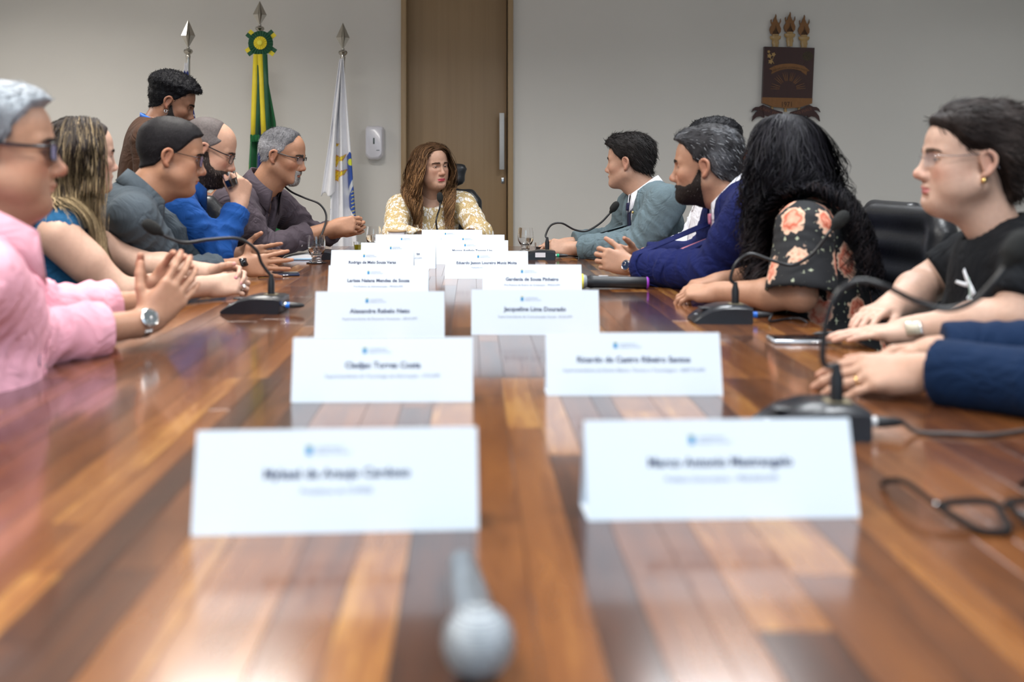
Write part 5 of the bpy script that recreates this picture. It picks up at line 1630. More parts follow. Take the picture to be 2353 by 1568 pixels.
def g_lace(X, t, r):
    g = np.tile(np.array([0, 0, -1.0]), (len(X), 1))
    c = np.array(PEOPLE['lace']['B']['N'])
    s = np.sign(X[:, 0] - c[0] - 0.01)
    if t > 0.25:
        tgt = np.stack([c[0] + s * 0.085, np.full(len(X), c[1] - 0.09)], 1)
        g[:, :2] += (tgt - X[:, :2]) * 3.0
    return g
long_hair(S, roots_long(xpart=0.012, yr=(-0.09, 0.088)), 2500, 30, 0.0158, 0.0036, 0.026, brown_col, 8, guide=g_lace, wave=(0.020, 12.0, 0.22), jitter=0.35, body_off=0.012,
          drop=lambda p: ((np.abs(p[:, 10:, 0] - PEOPLE['lace']['B']['N'].x - 0.01) < 0.042) & (p[:, 10:, 1] < PEOPLE['lace']['B']['N'].y - 0.03)).any(1))
for sx in (1,):
    mb = MB(); p0 = tw_ = S['tow'](np.array([[sx * 0.082, 0.004, -0.045], [sx * 0.083, 0.005, -0.060], [sx * 0.083, 0.005, -0.066]]))
    mb.tube([tuple(p0[0]), tuple(p0[1])], 0.0008, 6); mb.sphere(tuple(p0[2]), 0.005, 10, 8)
    child(S, mb, 'drop_earring', M_GOLD)

# ---- man in the grey-green suit
S = dict(label='dark-haired man in a grey-green suit and navy tie turned toward the head of the table', h_head=0.0039, h_hand=0.004, head=W(1447, 372, 4.5), look=(-0.873, 0.486), pitch=-1, N=(0.792, 4.465, 1.04), Pv=(0.88, 4.45, 0.58), fwd=(-0.97, -0.20), sw=0.19,
    P=dict(skin=SK_C, nose=1.0, blush=0.5, brow=(0.02, 0.015, 0.012), shadow_beard=0.2, eye_open=0.45,
           hair=dict(line=[(a, b - (0.006 if a > .03 else 0)) for a, b in LINE_MAN], color=(0.016, 0.014, 0.014), top=0.020, side=0.012, front=0.010, back=0.004, pad=0.02, lump=0.0025, lump_freq=120, var=.5, tufts=dict(n=2600, len=0.022, w=0.0026, lift=0.3, comb=comb_short(back=0.7, down=0.7, fwd=-0.5)))),
    L=dict(E=(0.715, 4.28, 0.812), W=W(1316, 571, 4.45), u=(-0.93, 0.22, 0.05), n=(0.1, 0.85, -0.45), s=(0, 0.4, 0.9), curl=[(0.6, 0.7, 0.4)] * 4, thumb=(0.9, 0.3, 0.3), sleeve=0.86),
    R=dict(E=(0.70, 4.72, 0.81), W=(0.44, 4.66, 0.795), u=(-0.93, -0.2, 0.05), n=(0, 0, -1), s=(0, -1, 0), curl=[0.5] * 4, sleeve=0.86),
    tops=[dict(name='dress_shirt', mat=C_WHITE, h=0.010, e=0.004, sleeve=0.95, neck=0.055, collar=dict(r=0.059, up=0.006, fall=0.045, gap=0.18), amp=0.002, ua=0.046, el=0.042, wr=0.034),
          dict(name='jacket', mat=C_SUITG, e=0.018, sleeve=0.86, neck=0.066, open=(0.30, 0.055), amp=0.006, ua=0.056, el=0.052, wr=0.042)])
make_person(S); PEOPLE['greensuit'] = S
lapels(S, C_SUITG, C_WHITE, C_TIEN)
child(S, MB().sphere(S['B']['N'] - S['B']['r'] * 0.085 - S['B']['u'] * 0.07 + S['B']['f'] * 0.125, 0.006, 8, 6), 'lapel_pin', M_GOLD)
ring(S, 'L', 2, M_GOLD)

# ---- man in the white shirt, mostly hidden
S = dict(label='dark-haired man in a plain white shirt sitting behind the man in the navy suit', h_head=0.0039, h_hand=0.004, head=W(1640, 345, 3.95), look=(-0.97, 0.24), pitch=-5, N=(0.985, 3.94, 1.045), Pv=(1.03, 3.97, 0.58), fwd=(-0.98, 0.15), fat=0.35, sw=0.18,
    P=dict(skin=SK_B, brow=(0.01, 0.01, 0.01), hair=dict(line=LINE_MAN, color=(0.008, 0.008, 0.010), top=0.018, side=0.006, pad=0.02, lump=0.003, lump_freq=170, tufts=dict(n=2200, len=0.010, w=0.0022, lift=0.6, jit=.7, curl=.003))),
    L=dict(E=(0.93, 3.74, 0.83), W=W(1532, 588, 3.85), u=(-0.95, 0.1, 0.03), n=(0.1, 0.5, -0.85), s=(0, 0.8, 0.4), curl=[(0.9, 1.0, 0.6)] * 4, sleeve=0.66),
    R=dict(E=(0.92, 4.16, 0.83), W=(0.76, 4.05, 0.80), u=(-0.9, -0.3, 0.03), n=(0, 0, -1), s=(0, -1, 0), curl=[0.6] * 4, sleeve=0.66),
    tops=[dict(name='shirt', mat=C_WHITE, e=0.014, sleeve=0.66, open=(0.08, 0.02), neck=0.056, collar=dict(r=0.062, up=0.008), amp=0.005)])
make_person(S); PEOPLE['white'] = S
patch(S, 'shirt', [(-0.013, -0.09), (-0.013, -0.36)], [(0.013, -0.09), (0.013, -0.36)], 0.001, 0.002, C_WHITE, 'placket', 12, 2)

# ---- man in the navy suit
S = dict(label='bearded man with greying hair in a bright navy suit and pink tie, hands clasped', head=W(1624, 381, 3.3), look=(-0.904, 0.426), pitch=-2, N=(0.868, 3.27, 1.055), Pv=(1.04, 3.24, 0.58), fwd=(-0.98, 0.05), sw=0.195,
    P=dict(skin=SK_A, hs=1.04, nose=1.1, blush=0.6, brow=(0.02, 0.016, 0.014), eye_open=0.35,
           hair=dict(line=LINE_MAN, color=(0.030, 0.029, 0.032), top=0.017, side=0.008, front=0.006, back=0.004, pad=0.02, peak=0.004, lump=0.0025, lump_freq=130, streak=(0.6, (0.17, 0.18, 0.20), 150), var=.4, alt=(.25, .26, .28), alt_amt=.16, tufts=dict(n=3000, len=0.016, w=0.0022, lift=0.35, comb=comb_short(back=0.6, fwd=-0.6))),
           beard=dict(color=(0.020, 0.015, 0.014), vol=0.0035, tint=0.8, n=3000, len=0.006, alt=(.10, .085, .08), alt_amt=.08)),
    L=dict(E=(0.765, 3.15, 0.815), W=W(1452, 611, 3.40), u=(-0.9, 0.18, 0.22), n=(0.15, 0.95, -0.15), s=(0, 0.1, 0.95), curl=[(0.6, 0.8, 0.5), (0.7, 0.9, 0.5), (0.75, 0.9, 0.5), (0.8, 0.9, 0.5)], thumb=(0.75, 0.6, 0.1), sleeve=0.88),
    R=dict(E=(0.86, 3.58, 0.82), W=(0.60, 3.60, 0.815), u=(-0.85, -0.35, 0.2), n=(-0.2, -0.9, -0.1), s=(0, 0, 1), curl=[(0.7, 0.9, 0.5)] * 4, sleeve=0.88),
    tops=[dict(name='dress_shirt', mat=C_WHITE, h=0.010, e=0.004, sleeve=0.98, neck=0.057, collar=dict(r=0.062, up=0.004, fall=0.045, gap=0.18), amp=0.002, ua=0.046, el=0.042, wr=0.035),
          dict(name='jacket', mat=C_NAVY, e=0.018, sleeve=0.88, neck=0.068, open=(0.19, 0.045), amp=0.006, ua=0.057, el=0.054, wr=0.044)])
make_person(S); PEOPLE['navysuit'] = S
lapels(S, C_NAVY, C_WHITE, C_TIEP, vdepth=0.20, tie_len=0.20)
wristwatch(S, 'L', M_SILVER, mat('blue_dial', (0.015, 0.03, 0.07), 0.25, noise=(20, .1)), M_SILVER, out=(-0.1, -0.95, 0.1), back=0.004, rb=0.0285, case_r=0.019)
child(S, MB().sphere(S['B']['N'] - S['B']['r'] * 0.085 - S['B']['u'] * 0.07 + S['B']['f'] * 0.125, 0.005, 8, 6), 'lapel_pin', M_SILVER)

# ---- woman in the floral blouse
S = dict(label='woman with long curly black hair and brown glasses in a black floral blouse', head=W(1800, 358, 2.85), look=(-0.56, 0.83), pitch=-2, N=(0.940, 2.79, 1.005), Pv=(1.02, 2.76, 0.58), fwd=(-0.92, 0.39), shL=(0.0, -0.01, 0.03), sw=0.170, arm_f=0.98,
    P=dict(skin=SK_A, fem=1, hs=0.97, lip_color=(0.45, 0.1, 0.1),
           hair=dict(line=LINE_WOMAN, color=(0.008, 0.007, 0.009), top=0.0055, side=0.0055, over_ear=True, pad=0.03)),
    L=dict(E=(0.850, 2.575, 0.808), W=(0.690, 2.79, 0.792), u=(-0.82, 0.48, -0.06), n=(0.1, 0.35, -0.9), s=(0.3, 0.8, 0.3), curl=[(0.45, 0.5, 0.3), (0.5, 0.55, 0.3), (0.5, 0.55, 0.3), (0.5, 0.5, 0.3)], thumb=(0.85, 0.4, 0.3), skin_from=-1, sleeve=0.59),
    R=dict(E=(0.95, 3.04, 0.82), W=(0.735, 2.97, 0.80), u=(-0.85, -0.35, -0.05), n=(0, 0, -1), s=(0, -1, 0.2), curl=[0.45] * 4, skin_from=-1, sleeve=0.59),
    tops=[dict(name='blouse', mat=C_FLORAL, e=0.016, sleeve=0.59, neck=0.062, amp=0.004, ua=0.064, el=0.066, flare=0.020)])
make_person(S); PEOPLE['floral'] = S
glasses(S, M_TORT, M_LENSB, w=0.056, hgt=0.042, temple=0.003, rim=0.003, cat=0.006)
def black_col(rr, t):
    return np.array([0.008, 0.0075, 0.010])[None, :] * (0.6 + 1.3 * ((rr * 7.7) % 1))[:, None] + np.array([0.02, 0.012, 0.010])[None, :] * (sstep(0.5, 1.0, t) * (rr > 0.5))[:, None]
def g_floral(X, t, r):
    g = np.tile(np.array([0, 0, -1.0]), (len(X), 1))
    c = np.array(PEOPLE['floral']['B']['N'])
    if t > 0.3: g[:, :2] += (X[:, :2] - c[None, :2]) * 0.45
    return g
long_hair(S, roots_long(yr=(-0.095, 0.045)), 2600, 28, 0.0177, 0.0037, 0.013, black_col, 12, guide=g_floral, wave=(0.024, 30.0), jitter=0.6, tip=0.4, body_off=0.012)

# ---- woman in the black T-shirt
S = dict(label='woman with short dark hair, rimless glasses and a black printed T-shirt', head=W(2228, 368, 2.2), look=(-0.985, 0.12), pitch=2, N=(1.165, 2.19, 0.985), Pv=(1.27, 2.16, 0.58), fwd=(-0.98, 0.12), fat=0.55, sw=0.178, arm_f=1.08, h_head=0.003,
    P=dict(skin=SK_E, fem=1, hs=0.97, fat=0.75, nose=1.1, blush=0.6, lip_color=(0.55, 0.15, 0.17), brow=(0.12, 0.08, 0.06), eye_open=0.4,
           hair=dict(line=[(-0.13, -0.105), (-0.07, -0.10), (-0.052, -0.05), (-0.012, 0.004), (0.012, 0.012), (0.030, 0.014), (0.045, 0.028), (0.06, 0.050), (0.085, 0.068), (0.13, 0.08)], front=-0.010, color=(0.016, 0.011, 0.010), top=0.024, side=0.016, back=0.014, pad=0.045, soft=0.03, lump=0.004, lump_freq=90, streak=(0.5, (0.07, 0.055, 0.05), 110), tufts=dict(n=3200, len=0.022, w=0.003, lift=0.15, comb=comb_short(back=0.9, down=0.35, fwd=-0.6)))),
    L=dict(E=(1.09, 1.985, 0.835), W=(0.935, 2.12, 0.788), u=(-0.97, 0.1, -0.06), n=(0.0, 0.05, -1), s=(0, 1, 0), curl=[(0.05, 0.1, 0.1)] * 4, spread=0.02, thumb=(0.9, 0.45, 0.05), skin_from=-1, sleeve=0.44),
    R=dict(E=(1.10, 2.40, 0.86), W=(0.965, 2.29, 0.815), u=(-0.75, -0.6, -0.05), n=(0.0, -0.1, -1), s=(-.5, -0.8, 0.2), curl=[(0.2, 0.3, 0.2)] * 4, spread=0.03, thumb=(0.85, 0.4, 0.2), skin_from=-1, sleeve=0.44),
    tops=[dict(name='t_shirt', mat=C_BLACKT, e=0.014, sleeve=0.44, neck=0.060, amp=0.005, ua=0.062, el=0.060)])
make_person(S); PEOPLE['blackt'] = S
glasses(S, M_SILVER, M_LENS, w=0.048, hgt=0.030, temple=0.0011, rim=0.0008, rimless=True)
wristwatch(S, 'L', M_GOLD, mat('pale_dial', (0.55, 0.5, 0.4), 0.3, noise=(20, .05)), M_SILVER, out=(0, -0.95, 0.3), back=0.018, rb=0.0295, square=True, case_r=0.016)
e0 = S['tow'](np.array([[-0.083, -0.002, -0.046]]))[0]
child(S, MB().sphere(tuple(e0), 0.006, 10, 8), 'earring', M_GOLD)
M_PRINT = mat('white_print', (0.72, 0.76, 0.82), 0.7, noise=(40, 0.05)); M_PRINTG = mat('green_grey_print', (0.30, 0.40, 0.36), 0.7, noise=(40, 0.05))
def tpatch(l, r_, *k):
    patch(S, 't_shirt', [(p[0] - 0.060, p[1] + 0.075) for p in l], [(p[0] - 0.060, p[1] + 0.075) for p in r_], *k)
tpatch( [(-0.047, -0.300), (-0.038, -0.24), (-0.020, -0.18), (-0.008, -0.135)], [(-0.043, -0.300), (-0.034, -0.24), (-0.016, -0.18), (-0.004, -0.135)], 0.001, 0.0006, M_PRINTG, 'printed_stem', 10, 1)
tpatch( [(-0.010, -0.300), (-0.030, -0.275), (-0.026, -0.25), (-0.008, -0.238)], [(-0.006, -0.300), (0.004, -0.28), (0.006, -0.26), (-0.004, -0.238)], 0.001, 0.0006, M_PRINT, 'printed_leaf', 8, 2)
for q, (a, b) in enumerate((((-0.024, -0.170), (0.012, -0.118)), ((-0.006, -0.15), (0.034, -0.142)), ((-0.036, -0.19), (-0.01, -0.172)))):
    tpatch( [(a[0] - .004, a[1] + .004), (b[0] - .002, b[1] + .003)], [(a[0] + .004, a[1] - .004), (b[0] + .002, b[1] - .003)], 0.001, 0.0006, M_PRINT, 'printed_petal', 4, 1)

# ---- person in the navy shirt, only hands and sleeves in view
S = dict(label='person in a dark navy shirt with folded hands and a gold wedding ring', head=(1.30, 1.36, 1.17), look=(-0.9, 0.4), pitch=-3, N=(1.33, 1.34, 0.985), Pv=(1.42, 1.32, 0.58), fwd=(-0.93, 0.36), sw=0.185, h_hand=0.003, h_head=0.006,
    P=dict(skin=SK_C, hair=dict(line=LINE_MAN, color=(0.02, 0.017, 0.016), top=0.014, side=0.006, lump=0.001)),
    L=dict(E=(1.04, 1.33, 0.812), W=W(2128, 852, 1.645), u=(-0.93, 0.25, -0.10), n=(0.05, 0.55, -0.8), s=(0, 0.75, 0.6), curl=[(0.25, 0.25, 0.15), (0.25, 0.3, 0.15), (0.25, 0.3, 0.15), (0.28, 0.3, 0.15)], spread=0.05, thumb=(0.85, 0.45, 0.1), sleeve=0.96),
    R=dict(E=(1.10, 1.72, 0.815), W=(0.835, 1.80, 0.800), u=(-0.93, -0.08, -0.08), n=(0, -0.5, -0.85), s=(0, -0.75, 0.6), curl=[(0.3, 0.3, 0.2)] * 4, spread=0.05, thumb=(0.8, 0.5, 0.1), sleeve=0.93),
    tops=[dict(name='shirt', mat=C_NAVYS, e=0.012, sleeve=0.96, cuff=(0.06, 0.003), open=(0.08, 0.02), neck=0.056, collar=dict(r=0.062, up=0.008), amp=0.006, wr=0.040, el=0.050)])
make_person(S); PEOPLE['navyshirt'] = S
ring(S, 'L', 2, M_GOLD)
# ================================================================== chairs
M_LEATHER = mat('black_leather', (0.014, 0.015, 0.018), 0.36, noise=(50, 0.15), bump=(180, 0.3))
M_CHROMEB = mat('chair_chrome', (0.5, 0.5, 0.52), 0.2, 1.0, noise=(30, 0.03))
def make_chair(high=False):
    root = empty('office_chair')
    f = Field((-0.30, -0.27, 0.36), (0.30, 0.30, 0.56), 0.014)
    f.ell((0, 0.0, 0.425), (0.25, 0.25, 0.055)); f.cap((-0.17, 0.18, 0.43), (0.17, 0.18, 0.43), 0.05, k=0.05); f.cap((-0.2, -0.12, 0.43), (-0.2, 0.12, 0.43), 0.045, k=0.04); f.cap((0.2, -0.12, 0.43), (0.2, 0.12, 0.43), 0.045, k=0.04)
    V, Q = f.mesh(relax=3); mesh_obj('seat', V, Q, M_LEATHER, root)
    # backrest: tilted padded panel with side bolsters
    def bp(x, t, y=0.0): return Vector((x, -0.22 - 0.085 * t + y, 0.50 + 0.50 * t))
    f = Field((-0.30, -0.42, 0.42), (0.30, -0.08, 1.22 if high else 1.06), 0.012)
    for t in np.linspace(0, 1, 7):
        hw = 0.185 + 0.02 * math.sin(t * 3.1) - 0.03 * t ** 6
        f.cap(bp(-hw, t, 0.02), bp(hw, t, 0.02), 0.036, k=0.05)
    for sx in (-1, 1):
        f.chain([bp(sx * 0.205, 0.0, 0.03), bp(sx * 0.215, 0.5, 0.035), bp(sx * 0.195, 0.92, 0.025), bp(sx * .17, 1.0, 0.02)], [0.034, 0.036, 0.033, 0.03], 0.02)
    if high:
        f.chain([(-0.10, -0.31, 1.09), (0.10, -0.31, 1.09)], [0.034, 0.034], 0.03); f.chain([(-0.11, -0.315, 1.15), (0.11, -0.315, 1.15)], [0.035, 0.035], 0.03); f.cap((0, -.305, 1.0), (0, -.31, 1.1), 0.07, 0.06, 0.04)
    V, Q = f.mesh(relax=2); mesh_obj('backrest', V, Q, M_LEATHER, root)
    for sx in (-1, 1):
        MB().tube(spline([(sx * 0.27, -0.2, 0.60), (sx * 0.28, -0.05, 0.655), (sx * 0.28, 0.12, 0.65), (sx * 0.275, 0.17, 0.61), (sx * 0.265, 0.12, 0.46), (sx * 0.22, 0.05, 0.40)], 5), 0.017, 10).build('armrest', M_BLACK, root)
    MB().box((0, -0.03, 0.36), (0.2, 0.2, 0.05), bev=0.01).build('tilt_box', M_BLACK, root)
    MB().lathe([(0.028, 0.08), (0.028, 0.22), (0.02, 0.22), (0.02, 0.36)], 16).build('gas_column', M_CHROMEB, root)
    for k in range(5):
        a = 2 * math.pi * k / 5 + 0.3
        d = Vector((math.cos(a), math.sin(a), 0))
        MB().tube([d * 0.02 + Vector((0, 0, 0.105)), d * 0.15 + Vector((0, 0, 0.095)), d * 0.29 + Vector((0, 0, 0.075))], [0.028, 0.022, 0.016], 8).build('base_leg', M_BLACK, root)
        M = Matrix.Translation(d * 0.29 + Vector((0, 0, 0.03))) @ Matrix.Rotation(a + 1.57, 4, 'Z') @ Matrix.Rotation(math.pi / 2, 4, 'Y')
        MB().lathe([(0.022, -0.022), (0.029, -0.016), (0.029, 0.016), (0.022, 0.022)], 14, M).build('caster', M_BLACK, root)
    return root
chair_a = make_chair(); chair_b = make_chair(True)
chair_specs = [('pink', None, None, 'black leather office chair under the man in the pink shirt'), ('blonde', (-1.23, 2.64), None, 'black leather office chair under the woman in the sleeveless blue top'),
    ('slate', (-1.29, 3.24), None, 'black leather office chair under the man in the slate shirt'), ('blue', (-1.15, 3.77), (0.3, -0.95), 'black leather office chair turned sideways behind the man holding a cup'),
    ('plum', (-1.10, 4.46), None, 'black leather office chair under the man in the plum shirt'), ('greensuit', (0.83, 4.45), (-0.98, 0.05), 'black leather office chair under the man in the grey-green suit'),
    ('white', (1.12, 3.97), None, 'black leather office chair under the man in the white shirt'), ('navysuit', (1.09, 3.26), None, 'black leather office chair under the man in the navy suit'),
    ('floral', (0.955, 2.80), (-0.95, -0.12), 'black leather office chair behind the woman in the floral blouse'), ('blackt', None, None, 'black leather office chair under the woman in the black T-shirt'),
    ('navyshirt', None, None, 'black leather office chair under the person in the navy shirt')]
first = True
for key, pos, fd, lab in chair_specs:
    B = PEOPLE[key]['B']
    c = chair_a if first else copy_tree(chair_a); first = False
    p = pos or (B['Pv'].x, B['Pv'].y); fv = fd or (B['f'].x, B['f'].y)
    c.location = (p[0], p[1], 0); c.rotation_euler = (0, 0, math.atan2(fv[1], fv[0]) - math.pi / 2)
    tag(c, lab, 'chair', 'office chairs around the table')
chair_b.location = (-0.175, 5.50, 0); chair_b.rotation_euler = (0, 0, math.pi)
tag(chair_b, 'high-backed black leather office chair with headrest at the head of the table', 'chair', 'office chairs around the table')

# ================================================================== name cards
M_PAPER = mat('card_paper', (0.66, 0.75, 0.85), 0.6, noise=(3, 0.01))  # white paper; the blue cast of the daylight is put into its colour
M_INK = mat('name_ink', (0.035, 0.05, 0.12), 0.6, noise=(30, 0.05)); M_INKG = mat('grey_blue_ink', (0.22, 0.27, 0.40), 0.6, noise=(30, 0.05))
M_LOGOB = mat('logo_blue', (0.02, 0.16, 0.42), 0.5, noise=(30, 0.05)); M_LOGOC = mat('logo_cyan', (0.08, 0.40, 0.65), 0.5, noise=(30, 0.05)); M_LOGOY = mat('logo_yellow', (0.75, 0.58, 0.12), 0.5, noise=(30, 0.05))
CARD_W, CARD_P = 0.297, 0.105
def name_card(px, Y, rz, name, sub, label, tilt=20, logo_dx=0.0, name_dx=0.0):
    X = (px - VPX) * Y / F_PX
    t = math.radians(tilt); hgt = CARD_P * math.cos(t); dep = CARD_P * math.sin(t)
    root = empty('name_card', (X, Y, TZ), math.radians(rz))
    tag(root, label, 'name card', 'folded name cards down the middle of the table')
    th = 0.0006
    w2 = CARD_W / 2
    MB().add([(-w2, 0, 0), (w2, 0, 0), (w2, dep, hgt), (-w2, dep, hgt), (-w2, th, 0), (w2, th, 0), (w2, dep + th * .5, hgt - th), (-w2, dep + th * .5, hgt - th)], [(0, 1, 2, 3), (5, 4, 7, 6), (0, 4, 5, 1), (1, 5, 6, 2), (3, 7, 4, 0)]).build('front_panel', M_PAPER, root, smooth=False)
    MB().add([(-w2, dep, hgt), (w2, dep, hgt), (w2, 2 * dep, 0), (-w2, 2 * dep, 0), (-w2, dep, hgt - th), (w2, dep, hgt - th), (w2, 2 * dep - th, 0), (-w2, 2 * dep - th, 0)], [(1, 0, 3, 2), (4, 5, 6, 7), (0, 4, 7, 3), (1, 2, 6, 5), (2, 3, 7, 6)]).build('back_panel', M_PAPER, root, smooth=False)
    MB().box((0, dep, 0.0005), (CARD_W, 2 * dep, 0.0006)).build('base_panel', M_PAPER, root, smooth=False)
    # writing lies on the front panel
    M = Matrix.Translation((0, -0.0005, 0)) @ Matrix.Rotation(math.pi / 2 - t, 4, 'X')
    def put(txt, size, m, x, s, nm, bold=0.0, align='CENTER', spacing=1.0):
        V, F = text_mesh(txt, size, bold, align, spacing)
        mb = MB(); mb.add([(v[0] + x, v[1] + s, 0) for v in V], F, M)
        o = mb.build(nm, m, root, smooth=False)
    ztop = CARD_P
    lx = -0.030 + logo_dx
    lg = MB(); lg.box((lx, ztop - 0.0215, 0), (0.0068, 0.0095, 0.0001), M); lo = lg.build('printed_crest', M_LOGOC, root, smooth=False)
    MB().box((lx - 0.0002, ztop - 0.0225, 0.0001), (0.0036, 0.0075, 0.0001), M).build('crest_centre', M_LOGOB, lo, smooth=False)
    for q in (-1, 0, 1): MB().box((lx + q * 0.0022, ztop - 0.0155, 0.0001), (0.0014, 0.0030, 0.0001), M).build('crest_flame', M_LOGOY, lo, smooth=False)
    put('UNIVERSIDADE', 0.0044, M_INKG, lx + 0.0065, ztop - 0.0195, 'printed_crest_text', 0.0, 'LEFT')
    put('FEDERAL DO PIAUÍ', 0.0044, M_INKG, lx + 0.0065, ztop - 0.0245, 'printed_crest_text', 0.0, 'LEFT')
    if name: put(name, 0.0138, M_INK, name_dx, ztop - 0.0455, 'printed_name', 0.0004, spacing=1.02)
    if sub: put(sub, 0.0082, M_INKG, name_dx, ztop - 0.063, 'printed_role', 0.0)
    return root
name_card(772, 1.034, 3.4, 'Mykael de Araujo Cardoso', 'Presidente da COPESE', 'white folded name card right behind the handheld microphone lying in the open', 16)
name_card(1665, 1.075, 2.2, 'Marco Antonio Mastrangelo', 'Prefeito Universitário - PREUNI/UFPI', 'white folded name card between the loose eyeglasses and a gooseneck microphone base', 16)
name_card(878, 1.626, 1.0, 'Cledjan Torres Costa', 'Superintendente de Tecnologia da Informação - STI/UFPI', 'white folded name card level with the hands of the man in pink', 14)
name_card(1459, 1.675, 0.3, 'Ricardo de Castro Ribeiro Santos', 'Superintendente de Ensino Básico, Técnico e Tecnológico - SEBTT/UFPI', 'white folded name card level with the folded hands in navy sleeves', 14)
name_card(872, 2.273, 1.5, 'Alexandre Rebelo Neto', 'Superintendente de Recursos Humanos - SRH/UFPI', 'white folded name card beside the gooseneck microphone base with blue plug on the left bench', 14)
name_card(1230, 2.305, -1.5, 'Jacqueline Lima Dourado', 'Superintendente de Comunicação Social - SCS/UFPI', 'white folded name card level with the phone in a clear case', 14)
name_card(868, 2.93, -0.5, 'Larissa Naiana Mendes de Sousa', 'Pró-Reitora de Administração - PRAD/UFPI', 'white folded name card across from the woman in the sleeveless blue top', 16)
name_card(1223, 2.97, -1.6, 'Gardenia de Sousa Pinheiro', 'Pró-Reitora de Ensino de Graduação - PREG/UFPI', 'white folded name card touching the head of the yellow-ringed microphone', 18)
name_card(854, 3.54, -0.8, 'Rodrigo de Melo Souza Veras', 'Pró-Reitor de Pesquisa e Inovação - PROPESQI/UFPI', 'white folded name card beside the water glass on a coaster near the notebook', 18)
name_card(1118, 3.54, -1.0, 'Eduardo Jasson Loureiro Muniz Moita', 'Relações Institucionais - FADEX', 'white folded name card level with the clasped hands of the man in navy', 24)
name_card(914, 3.92, -0.8, '                                        to', '                                                                    AEC/UFPI', 'white folded name card with only the end of a name showing past its neighbour', 17)
name_card(1085, 4.10, -1.0, 'Marcos Antônio Tavares Lira', 'Pró-Reitor de Planejamento', 'white folded name card half covered, level with the white-labelled microphone base', 22)
name_card(937, 4.48, -0.6, '', '', 'white folded name card in front of the lidded sugar bowl', 20)
name_card(1084, 4.50, -0.8, '', '', 'white folded name card mostly hidden in front of the speaking woman', 24, logo_dx=-0.01)
name_card(1038, 4.86, -1.0, '', '', 'white folded name card directly before the woman at the head of the table', 20, logo_dx=-0.002)

